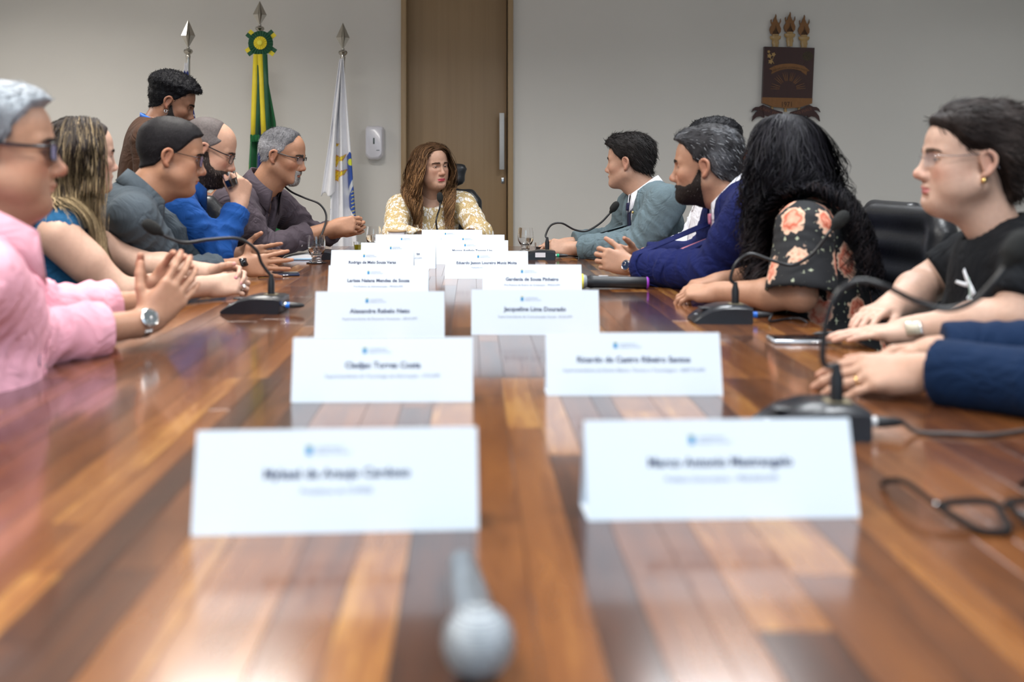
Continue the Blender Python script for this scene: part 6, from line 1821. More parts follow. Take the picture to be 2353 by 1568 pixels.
# ================================================================== gooseneck microphones
M_FOAM = mat('foam_windscreen', (0.012, 0.013, 0.013), 0.95, noise=(200, 0.3), bump=(900, 0.8))
M_NECK = mat('gooseneck_black', (0.010, 0.010, 0.012), 0.35, noise=(40, 0.1))
M_MICB = mat('microphone_base_black', (0.012, 0.014, 0.019), 0.28, noise=(20, 0.15))
M_CABLE = mat('cable_rubber', (0.012, 0.011, 0.013), 0.5, noise=(40, 0.1))
M_CABLEB = mat('cable_brown_grey', (0.055, 0.045, 0.042), 0.55, noise=(40, 0.1))
def tagged_base(px, Y, rz, neck, label, plug=None, cable=None, sticker=False, foam_len=0.05, size=(0.150, 0.105, 0.040), head_dir=None, cable_m=None, foam_r=0.0165):
    """neck: photo polyline [(px, py, Y)...] from the socket to the windscreen"""
    X = (px - VPX) * Y / F_PX
    root = empty('gooseneck_microphone', (X, Y, TZ), math.radians(rz))
    tag(root, label, 'microphone', 'gooseneck table microphones')
    l, w, h = size
    prof = [(-l / 2, 0.004), (-l * 0.47, 0.010), (-l * 0.36, h * 0.50), (-l * 0.2, h * 0.80), (0.0, h * 0.98), (l * 0.2, h * 1.02), (l * 0.42, h * 0.98), (l * 0.5, h * 0.90), (l * 0.5, 0.004), (l * .48, 0.0), (-l * .48, 0.0)]
    bm = MB(); n = len(prof); V = []; F = []
    ws = [(-w / 2, 0.86), (-w / 2 + 0.008, 1.0), (w / 2 - 0.008, 1.0), (w / 2, 0.86)]
    for (y, s) in ws:
        for (a, b) in prof: V.append((a * (0.97 if s < 1 else 1), y, b * (s if b > 0.005 else 1)))
    for i in range(3):
        for j in range(n): F.append((i * n + j, i * n + (j + 1) % n, (i + 1) * n + (j + 1) % n, (i + 1) * n + j))
    F.append(tuple(range(n))); F.append(tuple(3 * n + j for j in range(n)))
    bm.add(V, F); bm.build('base', M_MICB, root, sharp=50)
    MB().box((-l * 0.25, 0, h * 0.78), (0.030, 0.034, 0.004), Matrix.Translation((0, 0, 0)) , bev=0.0015).build('talk_button', M_BLACK, root)
    MB().box((-l * 0.40, -0.006, h * 0.44), (0.010, 0.006, 0.001)).build('maker_mark', mat('silver_print', (0.5, 0.52, 0.55), 0.4, noise=(40, .05)), root, smooth=False)
    MB().box((l * 0.27, 0, h * 1.02), (0.035, 0.030, 0.002)).build('socket_plate', mat('brass_plate', (0.30, 0.25, 0.16), 0.4, 0.6, noise=(40, .05)), root, smooth=False)
    if sticker:
        MB().box((l * 0.06, -w / 2 - 0.0008, h * 0.56), (0.044, 0.001, 0.020)).build('white_sticker', M_WHITEP, root, smooth=False)
    Mi = (Matrix.Translation(root.location) @ Matrix.Rotation(root.rotation_euler.z, 4, 'Z')).inverted()
    pts = [Mi @ W(*p) for p in neck]
    sock = pts[0]; up_ = (pts[1] - pts[0]).normalized()
    b0 = Vector((sock.x, sock.y, h * 0.9)) if abs(sock.y) < w else sock
    b0 = Vector((l * 0.27, 0, h)) if True else sock
    pts[0] = b0 + Vector((0, 0, 0.045))
    MB().tube([b0, b0 + Vector((0, 0, 0.012)), b0 + Vector((0, 0, 0.034)), b0 + Vector((0, 0, 0.046)), b0 + Vector((0, 0, 0.056))], [0.0095, 0.0095, 0.0095, 0.0065, 0.0050], 14).build('neck_connector', M_BLACK, root)
    sp = spline([b0 + Vector((0, 0, 0.05))] + pts[1:], 8)
    MB().tube(sp, 0.0044, 10).build('gooseneck', M_NECK, root)
    hd = (sp[-1] - sp[-3]).normalized()
    if head_dir is not None: hd = Vector(head_dir).normalized()
    q = hd.to_track_quat('Z', 'Y').to_matrix().to_4x4()
    prof2 = [(0.004, -0.012), (0.006, -0.010), (0.009, 0.0), (foam_r * .80, 0.004), (foam_r * .97, 0.012), (foam_r, foam_len * .5), (foam_r * .93, foam_len * .72), (foam_r * .7, foam_len * .9), (foam_r * .3, foam_len * .99), (0.001, foam_len)]
    MB().lathe(prof2, 20, Matrix.Translation(sp[-1]) @ q).build('foam_windscreen', M_FOAM, root)
    if plug is not None:
        c = Vector((l / 2, -0.012, h * 0.42))
        Mx = Matrix.Translation(c) @ Matrix.Rotation(math.pi / 2, 4, 'Y')
        MB().lathe([(0.0085, 0), (0.0085, 0.006)], 14, Mx).build('plug_collar', M_SILVER, root)
        MB().lathe([(0.0080, 0.006), (0.0080, 0.017)], 14, Mx).build('plug_ring', plug, root)
        MB().lathe([(0.0085, 0.017), (0.0085, 0.026), (0.0065, 0.045), (0.0035, 0.056)], 14, Mx).build('plug_boot', M_BLACK, root)
        if cable:
            cp = [c + Vector((0.054, 0, 0))] + [Mi @ Vector(p) for p in cable]
            MB().tube(spline(cp, 8), 0.0032, 8).build('cable', cable_m or M_CABLE, root)
    elif cable:
        cp = [Mi @ Vector(p) for p in cable]
        MB().tube(spline(cp, 8), 0.0028, 8).build('cable', cable_m or M_CABLE, root)
    return root
M_RBLUE = mat('plug_blue', (0.01, 0.15, 0.65), 0.4, noise=(30, .05)); M_RGREEN = mat('plug_green', (0.01, 0.38, 0.18), 0.4, noise=(30, .05)); M_RWHITE = mat('plug_white', (0.6, 0.6, 0.62), 0.4, noise=(30, .05))
def tb(px, py): # a spot on the table top seen at this photo pixel
    Y = (CAM_Z - TZ) * F_PX / (py - VPY); v = W(px, py, Y); v.z = TZ + 0.004; return v
tagged_base(586, 2.70, -4, [(603, 690, 2.70), (601, 605, 2.69), (588, 574, 2.68), (548, 549, 2.66), (482, 551, 2.63), (425, 558, 2.60), (386, 546, 2.58), (366, 534, 2.57)], 'black gooseneck microphone with blue-ringed plug between the clasped hands and the cards', plug=M_RBLUE, size=(0.165, 0.11, 0.046))
tagged_base(757, 4.36, 172, [(751, 575, 4.40), (750, 500, 4.42), (735, 470, 4.43), (700, 455, 4.44), (668, 440, 4.45), (645, 418, 4.46), (636, 403, 4.46)], 'black gooseneck microphone bent toward the man in the plum shirt', size=(0.15, 0.11, 0.04))
tagged_base(992, 5.02, 40, [(1001, 556, 5.02), (1002, 510, 5.03), (1005, 495, 5.05), (1010, 480, 5.10), (1011, 470, 5.12), (1012, 464, 5.13)], 'black gooseneck microphone upright before the woman at the head of the table', size=(0.13, 0.10, 0.04), head_dir=(0, 0.15, 1))
tagged_base(1236, 4.36, -2, [(1251, 572, 4.36), (1254, 540, 4.37), (1266, 518, 4.38), (1290, 513, 4.39), (1320, 528, 4.40), (1348, 531, 4.41), (1378, 514, 4.42), (1398, 494, 4.43), (1405, 485, 4.43)], 'black gooseneck microphone with white base label and green plug beside the grey-green suit', plug=M_RGREEN, cable=[tb(1330, 592), tb(1370, 598), tb(1440, 590), tb(1500, 594)], sticker=True)
tagged_base(1653, 2.52, -2, [(1676, 690, 2.52), (1679, 640, 2.52), (1692, 605, 2.52), (1724, 584, 2.52), (1772, 598, 2.51), (1822, 609, 2.50), (1868, 582, 2.49), (1905, 535, 2.48), (1917, 521, 2.48)], 'black gooseneck microphone with blue plug in front of the floral blouse', plug=M_RBLUE, cable=[tb(1770, 742), tb(1815, 736), tb(1850, 742), Vector((0.872, 2.50, 0.70))], size=(0.148, 0.105, 0.044))
tagged_base(1858, 1.44, -3, [(1888, 940, 1.44), (1891, 830, 1.44), (1902, 725, 1.44), (1930, 668, 1.44), (1975, 646, 1.44), (2030, 656, 1.43), (2100, 690, 1.43), (2175, 711, 1.42), (2240, 690, 1.41), (2290, 640, 1.40), (2318, 600, 1.40)], 'black gooseneck microphone with white plug standing behind a name card near the loose eyeglasses', plug=M_RWHITE, cable=[tb(2110, 1000), tb(2190, 1004), tb(2280, 1006), tb(2420, 985), tb(2480, 980)], cable_m=M_CABLEB, size=(0.148, 0.11, 0.044), foam_r=0.018)

# ================================================================== handheld microphones
def grille_mat():
    m = bpy.data.materials.new('microphone_grille'); m.use_nodes = True
    nt = m.node_tree; L = nt.links.new; p = nt.nodes['Principled BSDF']
    p.inputs['Base Color'].default_value = (0.36, 0.40, 0.44, 1); p.inputs['Metallic'].default_value = 0.35; p.inputs['Roughness'].default_value = 0.42
    tc = nt.nodes.new('ShaderNodeTexCoord'); out = None
    for ax in (0, 1):
        w = nt.nodes.new('ShaderNodeTexWave'); w.bands_direction = 'X' if ax == 0 else 'Z'; w.inputs['Scale'].default_value = 110; L(tc.outputs['Object'], w.inputs['Vector'])
        if out is None: out = w.outputs['Fac']
        else:
            a = nt.nodes.new('ShaderNodeMath'); a.operation = 'MINIMUM'; L(out, a.inputs[0]); L(w.outputs['Fac'], a.inputs[1]); out = a.outputs[0]
    r = ramp_node(nt, [(0.0, (0.10, 0.12, 0.14)), (0.35, (0.40, 0.45, 0.50)), (1.0, (0.62, 0.68, 0.74))]); L(out, r.inputs[0]); L(r.outputs[0], p.inputs['Base Color'])
    b = nt.nodes.new('ShaderNodeBump'); b.inputs['Strength'].default_value = 0.7; b.inputs['Distance'].default_value = 0.001; L(out, b.inputs['Height']); L(b.outputs[0], p.inputs['Normal'])
    return m
M_GRILLE = grille_mat()
M_MICBODY = mat('microphone_gunmetal', (0.16, 0.18, 0.20), 0.28, 0.6, noise=(20, 0.1))
def hand_mic(loc, direction, label, R=0.0262, L_=0.165, ringm=None, body=M_MICBODY, r0=0.0165, r1=0.0115, tail=None, badge=False):
    d = Vector(direction).normalized()
    root = empty('handheld_microphone', Vector((loc[0], loc[1], TZ)))
    tag(root, label, 'microphone')
    q = d.to_track_quat('Z', 'Y').to_matrix().to_4x4()
    c = Vector((0, 0, R))
    Mm = Matrix.Translation(c) @ q
    prof = [(0.001, -R)] + [(R * math.sin(a), -R * math.cos(a)) for a in np.linspace(0.15, 2.0, 14)] + [(R * 0.80, R * 0.62)]
    MB().lathe(prof, 32, Mm).build('grille', M_GRILLE, root)
    MB().lathe([(R * 1.02, -0.003), (R * 1.04, 0), (R * 1.02, 0.003)], 32, Mm, cap=False).build('grille_band', ringm or M_GRILLE, root)
    # the handle drops so that both ball and tail rest on the table
    drop = math.asin(min(0.4, (R - r1) / (L_ + R)))
    dd = (d * math.cos(drop) - Vector((0, 0, 1)) * math.sin(drop)).normalized()
    q2 = dd.to_track_quat('Z', 'Y').to_matrix().to_4x4(); M2 = Matrix.Translation(c) @ q2
    MB().lathe([(R * .78, R * .60), (R * .80, R * .75), (r0 * 1.1, R * 1.15), (r0, R * 1.6), (r0 * .95, R + L_ * .4), (r1, R + L_ * .97), (r1 * .8, R + L_)], 28, M2).build('handle', body, root)
    if badge:
        MB().box((0, 0, 0), (0.030, 0.010, 0.0012), Matrix.Translation(c + dd * (R + 0.045) + Vector((0, 0, r0 * 0.99))) @ Matrix.Rotation(math.atan2(d.y, d.x), 4, 'Z'), bev=0.0004).build('switch_plate', M_WHITEP, root)
    if tail: MB().lathe([(r1 * 1.03, R + L_ * .965), (r1 * 1.06, R + L_ * .985), (r1 * .9, R + L_ * 1.005)], 24, M2).build('tail_ring', tail, root)
    return root
hand_mic((0.0045, 0.738), (-0.075, 1, 0), 'silver-grilled handheld microphone lying on the bare end of the table', r0=0.0175, r1=0.0135, L_=0.155)
hand_mic(((1338 - VPX) * 3.24 / F_PX, 3.24), (1, -0.03, 0), 'black wireless handheld microphone with yellow-ringed grille beside the navy sleeves', R=0.0235, L_=0.19, ringm=mat('yellow_ring', (0.75, 0.68, 0.05), 0.5, noise=(20, .05)), body=M_BLACK, r0=0.020, r1=0.019, tail=mat('purple_ring', (0.25, 0.03, 0.4), 0.5, noise=(20, .05)), badge=True)

# ================================================================== glasses, cups
def glass_material(name, color=(1, 1, 1), rough=0.0):
    m = bpy.data.materials.new(name); m.use_nodes = True
    p = m.node_tree.nodes['Principled BSDF']
    p.inputs['Base Color'].default_value = (*color, 1); p.inputs['Transmission Weight'].default_value = 1.0; p.inputs['Roughness'].default_value = rough; p.inputs['IOR'].default_value = 1.45
    n = m.node_tree.nodes.new('ShaderNodeTexNoise'); n.inputs['Scale'].default_value = 12
    return m
M_GLASS = glass_material('clear_glass'); M_WATER = glass_material('water', (0.96, 0.98, 1.0)); M_WATER.node_tree.nodes['Principled BSDF'].inputs['IOR'].default_value = 1.33
M_COFFEE = mat('coffee', (0.018, 0.007, 0.004), 0.08, noise=(10, .05)); M_JUICE = mat('yellow_drink', (0.55, 0.50, 0.02), 0.1, trans=0.6, noise=(10, .05))
M_SAUCER = mat('dark_coaster', (0.03, 0.028, 0.03), 0.3, 0.3, noise=(20, 0.1))
def goblet(px, Y, label, fill=0.45, coaster=True, sc=1.0, lid=False):
    root = empty('water_glass', ((px - VPX) * Y / F_PX, Y, TZ)); tag(root, label, 'glass', 'stemmed water glasses')
    z0 = 0.004 if coaster else 0.0
    out = [(0.0295, 0.0), (0.030, 0.003), (0.022, 0.008), (0.0195, 0.016), (0.0215, 0.026), (0.030, 0.038), (0.0372, 0.055), (0.0385, 0.070), (0.0370, 0.090), (0.0335, 0.113)]
    inn = [(0.0315, 0.113), (0.0350, 0.090), (0.0365, 0.070), (0.0352, 0.055), (0.028, 0.040), (0.012, 0.032), (0.0005, 0.031)]
    MB().lathe([(a * sc, z0 + b * sc) for a, b in out + inn], 32).build('bowl', M_GLASS, root, sharp=60)
    zf = 0.034 + 0.075 * fill
    wat = [(0.0005, 0.0316)] + [(a - 0.0006, b) for a, b in reversed(inn[:-1]) if b < zf] + [(np.interp(zf, [0.040, 0.055, 0.070, 0.090, 0.113], [0.028, 0.0352, 0.0365, 0.0350, 0.0315]) - 0.0006, zf), (0.0005, zf)]
    MB().lathe([(a * sc, z0 + b * sc) for a, b in wat], 28).build('water', M_WATER, root)
    if coaster: MB().lathe([(0.040, 0.0), (0.043, 0.003), (0.040, 0.0035), (0.001, 0.003)], 28).build('coaster', M_SAUCER, root)
    return root
goblet(727, 4.16, 'frosted stemmed water glass on a dark coaster beside the notebook', 0.40)
goblet(1208, 4.74, 'half-full stemmed water glass on a coaster beside the coffee cup', 0.42)
goblet(858, 4.86, 'stemmed water glass beside the small yellow drink', 0.5, coaster=True)
goblet(946, 5.00, 'stemmed water glass between the sugar bowl and the upright microphone', 0.5, coaster=True)
def shot(px, Y, liquid, label, loc=None, fill=0.7):
    root = empty('shot_glass', loc if loc else ((px - VPX) * Y / F_PX, Y, TZ)); tag(root, label, 'glass')
    MB().lathe([(0.021, 0.0), (0.0225, 0.004), (0.0262, 0.055), (0.0245, 0.055), (0.0208, 0.006), (0.0005, 0.006)], 24).build('cup', M_GLASS, root, sharp=60)
    z = 0.008 + 0.046 * fill
    MB().lathe([(0.0005, 0.0065), (0.0200, 0.0068), (0.0204 + 0.0036 * fill, z), (0.0005, z)], 24).build('drink', liquid, root)
    return root
shot(1241, 4.62, M_COFFEE, 'small glass of black coffee beside the water glass on its coaster', fill=0.62)
shot(825, 4.66, M_JUICE, 'small glass of yellow drink half hidden behind a name card', fill=0.75)
cupp = W(537, 411, 3.67)
sg = shot(0, 0, M_COFFEE, 'small dark coffee cup held at the mouth of the bearded man in blue', loc=(cupp.x, cupp.y, cupp.z - 0.03), fill=0.5)
sg.rotation_euler = (0.1, -0.35, 0)
sb = empty('sugar_bowl', ((912 - VPX) * 5.0 / F_PX, 5.0, TZ)); tag(sb, 'white sugar bowl with a flat bamboo lid near the head of the table', 'bowl')
MB().lathe([(0.030, 0), (0.040, 0.01), (0.044, 0.05), (0.042, 0.082), (0.039, 0.082), (0.04, 0.05), (0.001, 0.01)], 28).build('bowl', M_WHITEP, sb)
MB().lathe([(0.001, 0.083), (0.046, 0.083), (0.0475, 0.086), (0.046, 0.090), (0.001, 0.0905)], 28).build('lid', mat('bamboo', (0.42, 0.28, 0.15), 0.5, noise=(40, .1)), sb)
MB().sphere((0, 0, 0.0), 0.0, 4, 3) if False else None

# ================================================================== papers, phones, pen, eyeglasses
nbk = empty('notebook', tb(708, 596)); nbk.location.z = TZ; nbk.rotation_euler = (0, 0, 0.12); tag(nbk, 'white open notebook with blue cover beside the frosted water glass', 'notebook')
MB().box((0, 0.03, 0.004), (0.21, 0.16, 0.006), bev=0.001).build('cover', mat('pale_blue_cover', (0.25, 0.42, 0.62), 0.5, noise=(20, .05)), nbk)
pg = MB(); V = []; F = []
for i in range(13):
    x = -0.10 + 0.2 * i / 12; z = 0.0075 + 0.014 * abs(math.sin(math.pi * i / 12)) ** 0.6
    V += [(x, -0.045, z), (x, 0.105, z), (x, -0.045, 0.0072), (x, 0.105, 0.0072)]
for i in range(12):
    a = i * 4; b = a + 4
    F += [(a, b, b + 1, a + 1), (a + 2, a + 3, b + 3, b + 2), (a, a + 2, b + 2, b), (a + 1, b + 1, b + 3, a + 3)]
F += [(0, 1, 3, 2), (48, 50, 51, 49)]
pg.add(V, F).build('pages', mat('notebook_paper', (0.82, 0.83, 0.85), 0.7, noise=(20, .02)), nbk)
def phone(loc, rz, label, case_m, l=0.15, w=0.074, glossy=True):
    root = empty('phone', (loc[0], loc[1], TZ), rz); tag(root, label, 'phone')
    b = MB().box((0, 0, 0.005), (l, w, 0.0095), bev=0.004).build('case', case_m, root)
    MB().box((0, 0, 0.0100), (l - 0.008, w - 0.008, 0.0008), bev=0.0003).build('screen', MATS['watch_glass'], root)
    MB().box((0.02, -w / 2 - 0.0004, 0.005), (0.03, 0.001, 0.0025)).build('side_button', M_SILVER, root)
    return root
p_ = tb(640, 634); phone(p_, 0.25, 'dark blue phone lying under the spread hand of the man in the slate shirt', mat('navy_phone', (0.01, 0.02, 0.06), 0.35, noise=(20, .05)))
p_ = tb(1846, 786); phone(p_, -0.03, 'phone in a clear silvery case lying before the woman in the black T-shirt', mat('clear_case', (0.55, 0.58, 0.62), 0.12, 0.5, noise=(20, .05)), l=0.148)
pen = empty('pen', tb(1936, 772)); pen.location.z = TZ; pen.rotation_euler = (0, 0, 0.05); tag(pen, 'black pen lying at the fingertips of the woman in the black T-shirt', 'pen')
MB().tube([(-0.07, 0, 0.0052), (-0.062, 0, 0.0052), (-0.055, 0, 0.0052), (0.055, 0, 0.0052)], [0.001, 0.003, 0.0052, 0.0052], 12).build('barrel', M_BLACK, pen)
MB().tube([(0.055, 0, 0.0052), (0.068, 0, 0.0052)], 0.0048, 12).build('cap', M_SILVER, pen)
MB().box((0.045, 0, 0.0112), (0.035, 0.003, 0.001)).build('clip', M_SILVER, pen)
M_LENSC = mat('clear_lens', (0.2, 0.2, 0.22), 0.05, alpha=0.06, noise=(5, .01))
eg = empty('eyeglasses', (0.50, 1.05, TZ)); tag(eg, 'black-framed eyeglasses lying open on the table by the name card', 'eyeglasses')
def lens_loop(ox, flip):
    P_ = [(0, 0.020, 0.0165), (0.010, 0.000, 0.0105), (0.024, -0.020, 0.0045), (0.040, -0.024, 0.0035), (0.055, -0.020, 0.0045), (0.062, 0.004, 0.0115), (0.063, 0.024, 0.0175), (0.045, 0.028, 0.0188), (0.020, 0.026, 0.0183)]
    if flip: P_ = [(0.063 - a, b, c) for a, b, c in P_]
    P_ = [(a + ox, b, c) for a, b, c in P_]
    return [tuple(v) for v in spline(P_ + P_[:1], 5)]
fr = MB()
for ox, fl_ in ((0.0, False), (0.078, True)): fr.tube(lens_loop(ox, fl_), 0.0042, 8, cap=False)
fr.tube(spline([(0.062, 0.012, 0.0145), (0.0705, 0.016, 0.0185), (0.079, 0.012, 0.0145)], 4), 0.0028, 8)
M_EG = mat('matte_black_frame', (0.010, 0.008, 0.008), 0.6, noise=(40, 0.1), spec=0.15)
fr.build('frame', M_EG, eg)
for ox, fl_ in ((0.0, False), (0.078, True)):
    lp_ = lens_loop(ox, fl_)[:-1]; m_ = MB(); n = len(lp_); m_.add([Vector(p) for p in lp_] + [Vector(p) + Vector((0, 0.001, -0.001)) for p in lp_], [tuple(range(n)), tuple(range(2 * n - 1, n - 1, -1))] + [(i, (i + 1) % n, (i + 1) % n + n, i + n) for i in range(n)]); m_.build('lens', M_LENSC, eg)
for s, x0 in ((-1, 0.0), (1, 0.141)):
    MB().tube(spline([(x0, 0.020, 0.0165), (x0 + s * 0.004, 0.035, 0.020), (x0 + s * 0.010, 0.075, 0.024), (x0 + s * 0.012, 0.11, 0.016), (x0 + s * 0.012, 0.135, 0.004)], 6), 0.0034, 8).build('temple', M_EG, eg)
    MB().box((x0, 0.021, 0.0168), (0.006, 0.007, 0.006), bev=0.001).build('hinge', M_SILVER, eg)
# ================================================================== flags
M_POLE = mat('pole_chrome', (0.55, 0.53, 0.50), 0.22, 1.0, noise=(20, 0.05))
M_FINIAL = mat('finial_nickel', (0.42, 0.40, 0.36), 0.2, 1.0, noise=(20, 0.08))
FY = 6.42
M_FLAG = mat('flag_satin', (0.8, 0.8, 0.8), 0.55, attr='Col', noise=(30, 0.03), sheen=0.2)
def flag_root(px, label, tip, ball, name='flag'):
    X = (px - VPX) * FY / F_PX
    root = empty('flag_on_pole', (X, FY, 0)); tag(root, label, 'flag', 'indoor flags on chrome poles')
    zb = W(0, ball, FY).z; zt = W(0, tip, FY).z
    MB().lathe([(0.17, 0), (0.17, 0.02), (0.05, 0.05), (0.03, 0.09)], 28).build('stand', M_POLE, root)
    MB().tube([(0, 0, 0.05), (0, 0, zb - 0.02)], 0.0125, 14).build('pole', M_POLE, root)
    fb = MB(); fb.lathe([(0.012, zb - 0.055), (0.015, zb - 0.03), (0.012, zb - 0.022), (0.026, zb - 0.010), (0.030, zb), (0.026, zb + 0.010), (0.010, zb + 0.018), (0.010, zb + 0.028)], 20)
    fb.build('pole_ball', M_FINIAL, root)
    zz0 = zb + 0.026; zm = zz0 + (zt - zz0) * 0.42; r = 0.044
    V = [(0, 0, zz0 - 0.006), (0, 0, zt)]
    for k in range(8):
        a = k * math.pi / 4 + math.pi / 8 * 0; rr = r if k % 2 == 0 else r * 0.42
        V.append((rr * math.cos(a + 0.25), rr * math.sin(a + .25), zm))
    F = []
    for k in range(8): F += [(0, 2 + (k + 1) % 8, 2 + k), (1, 2 + k, 2 + (k + 1) % 8)]
    MB().add(V, F).build('spear_finial', M_FINIAL, root, smooth=False)
    return root
def drape(root, name, left, right, zt, zb, colorf, folds=3.2, depth=0.055, nu=90, nz=150, phase=0.0, yoff=-0.02):
    """hanging folded cloth; left/right: functions of t (0 top, 1 bottom) giving x relative to the pole"""
    ts = np.linspace(0, 1, nz); ss = np.linspace(0, 1, nu)
    T, Sx = np.meshgrid(ts, ss, indexing='ij')
    l = np.vectorize(left)(ts)[:, None]; r = np.vectorize(right)(ts)[:, None]
    sw_ = Sx + 0.035 * np.sin(Sx * folds * 2 * math.pi * 2 + phase) * T
    x = l + (r - l) * sw_
    grow = 0.25 + 0.75 * np.sqrt(T)
    y = yoff - depth * grow * (0.55 * np.sin(Sx * folds * 2 * math.pi + phase + 0.8 * T) + 0.25 * np.sin(Sx * folds * 5.1 + 2 * T + phase)) - 0.01
    z = zt + (zb - zt) * T - 0.012 * np.sin(Sx * 9 + phase) * T
    V = np.stack([x, y, z], -1).reshape(-1, 3)
    i = np.arange(nz - 1)[:, None] * nu + np.arange(nu - 1)[None, :]
    Q = np.stack([i, i + 1, i + nu + 1, i + nu], -1).reshape(-1, 4)
    C = colorf(Sx.ravel(), T.ravel(), x.ravel(), z.ravel())
    me_o = mesh_obj(name, V, Q, M_FLAG, None, col=C)
    me_o.parent = root
    md = me_o.modifiers.new('t', 'SOLIDIFY'); md.thickness = 0.002
    return me_o
def interp(pts):
    a = [p[0] for p in pts]; b = [p[1] for p in pts]
    return lambda t: float(np.interp(t, a, b))
def inpoly(x, y, poly):
    r = np.zeros(len(x), bool); n = len(poly)
    for i in range(n):
        x0, y0 = poly[i]; x1, y1 = poly[(i + 1) % n]
        c = ((y0 > y) != (y1 > y)) & (x < (x1 - x0) * (y - y0) / (y1 - y0 + 1e-12) + x0); r ^= c
    return r
def topx(rootx, x, z):   # local flag coordinates -> photo pixels (used to lay out the print on the cloth)
    return (x + rootx) * F_PX / FY + VPX, VPY + (CAM_Z - z) * F_PX / FY
m_px = FY / F_PX
GREEN = np.array([0.004, 0.13, 0.035]); DGREEN = np.array([0.003, 0.075, 0.030]); YEL = np.array([0.72, 0.58, 0.02]); FBLUE = np.array([0.012, 0.02, 0.16]); WHT = np.array([0.80, 0.80, 0.84])

# national flag, folded, with rosette and sash
root = flag_root(597, 'green and yellow national flag on a chrome pole with rosette and ribbons', 2, 66)
rx = root.location.x
zt = W(0, 128, FY).z; zb = W(0, 640, FY).z
def colbr(s, t, x, z):
    px, py = topx(rx, x, z)
    C = np.tile(GREEN, (len(s), 1))
    C[px < 578 + 0.00 * py] = YEL
    C[(px > 576) & (px < 596)] = GREEN
    C[(px > 594) & (px < 612) & (py > 250)] = FBLUE
    band = (py - 345 + (px - 594) * 0.9); C[(px > 594) & (px < 612) & (np.abs(band) < 9)] = WHT * 0.9
    return C
drape(root, 'flag_cloth', interp([(0, -0.03), (0.3, -0.045), (0.7, -0.075), (1, -0.10)]), interp([(0, 0.035), (0.12, 0.06), (0.3, 0.11), (1, 0.16)]), zt, zb, colbr, folds=3.4, depth=0.05)
# sash tails in front: yellow / green stripes with fringe
def tail(pl, name):
    V = []; F = []
    for k, (a, b, py) in enumerate(pl):
        z = W(0, py, FY - 0.09).z
        for q, px in enumerate((a, (a + b) / 2, b)):
            V.append(((px - VPX) * (FY - 0.09) / F_PX - rx, -0.098 - 0.004 * (q == 1), z))
    for k in range(len(pl) - 1):
        for q in range(2): F.append((k * 3 + q, k * 3 + q + 1, (k + 1) * 3 + q + 1, (k + 1) * 3 + q))
    return V, F
ribs = [('ribbon_tail', YEL, [(583, 593, 125), (580, 592, 200), (578, 589, 260), (577, 587, 313)]), ('ribbon_tail', DGREEN, [(592, 594, 150), (591, 598, 200), (589, 599, 260), (587, 597, 313)]),
        ('ribbon_tail', YEL, [(593, 604, 125), (595, 607, 200), (599, 610, 260), (601, 613, 313)]), ('ribbon_tail', DGREEN, [(604, 615, 125), (607, 618, 200), (610, 620, 260), (613, 623, 313)])]
M_YEL = mat('ribbon_yellow', tuple(YEL), 0.5, noise=(30, .05), sheen=.2); M_DG = mat('ribbon_green', tuple(DGREEN), 0.45, noise=(30, .05), sheen=.2); M_FR = mat('fringe_green', (0.006, 0.11, 0.03), 0.8, noise=(200, .4))
for nm, c, pl in ribs:
    V, F = tail(pl, nm); o = mesh_obj(nm, V, F, M_YEL if c is YEL else M_DG, None); o.parent = root; o.modifiers.new('t', 'SOLIDIFY').thickness = 0.003
for (a, b) in ((576, 597), (600, 623)):
    fr = MB()
    for k in range(16):
        px = a + (b - a) * (k + .5) / 16; x = (px - VPX) * (FY - 0.09) / F_PX - rx
        fr.tube([(x, -0.102, W(0, 311, FY).z), (x + 0.002 * math.sin(k), -0.104, W(0, 318, FY).z), (x + 0.003 * math.sin(k * 2), -0.102, W(0, 327, FY).z)], 0.0026, 6)
    o = fr.build('fringe', M_FR, root); o['kind'] = 'stuff'
# rosette
rz_ = W(0, 99, FY - 0.1).z; rxx = (598.5 - VPX) * (FY - 0.1) / F_PX - rx
def pleated(R0, R1, y, m, name, n=48, amp=0.004):
    V = []; F = []
    for k in range(n):
        a = 2 * math.pi * k / n; o_ = amp if k % 2 else -amp
        V += [(rxx + R0 * math.cos(a), y - 0.006, rz_ + R0 * math.sin(a)), (rxx + R1 * math.cos(a), y + o_, rz_ + R1 * math.sin(a))]
    for k in range(n): F.append((2 * k, 2 * k + 1, (2 * k + 3) % (2 * n), (2 * k + 2) % (2 * n)))
    o = mesh_obj(name, V, F, m, None, smooth=False); o.parent = root; o.modifiers.new('t', 'SOLIDIFY').thickness = 0.002
for a in (40, 140, 215, 325):
    ar = math.radians(a); M = Matrix.Translation((rxx, -0.085, rz_)) @ Matrix.Rotation(-ar, 4, 'Y')
    MB().box((0.088, 0, 0.013), (0.040, 0.004, 0.026), M).build('rosette_loop', M_DG, root, smooth=False)
    MB().box((0.088, 0, -0.013), (0.040, 0.004, 0.026), M).build('rosette_loop', M_YEL, root, smooth=False)
pleated(0.02, 0.079, -0.094, M_DG, 'rosette_outer'); pleated(0.01, 0.042, -0.108, M_YEL, 'rosette_inner', 32, 0.003)
MB().sphere((rxx, -0.118, rz_), (0.018, 0.007, 0.018), 18, 10).build('rosette_button', mat('rosette_button', (0.78, 0.70, 0.05), 0.45, noise=(20, .04)), root)

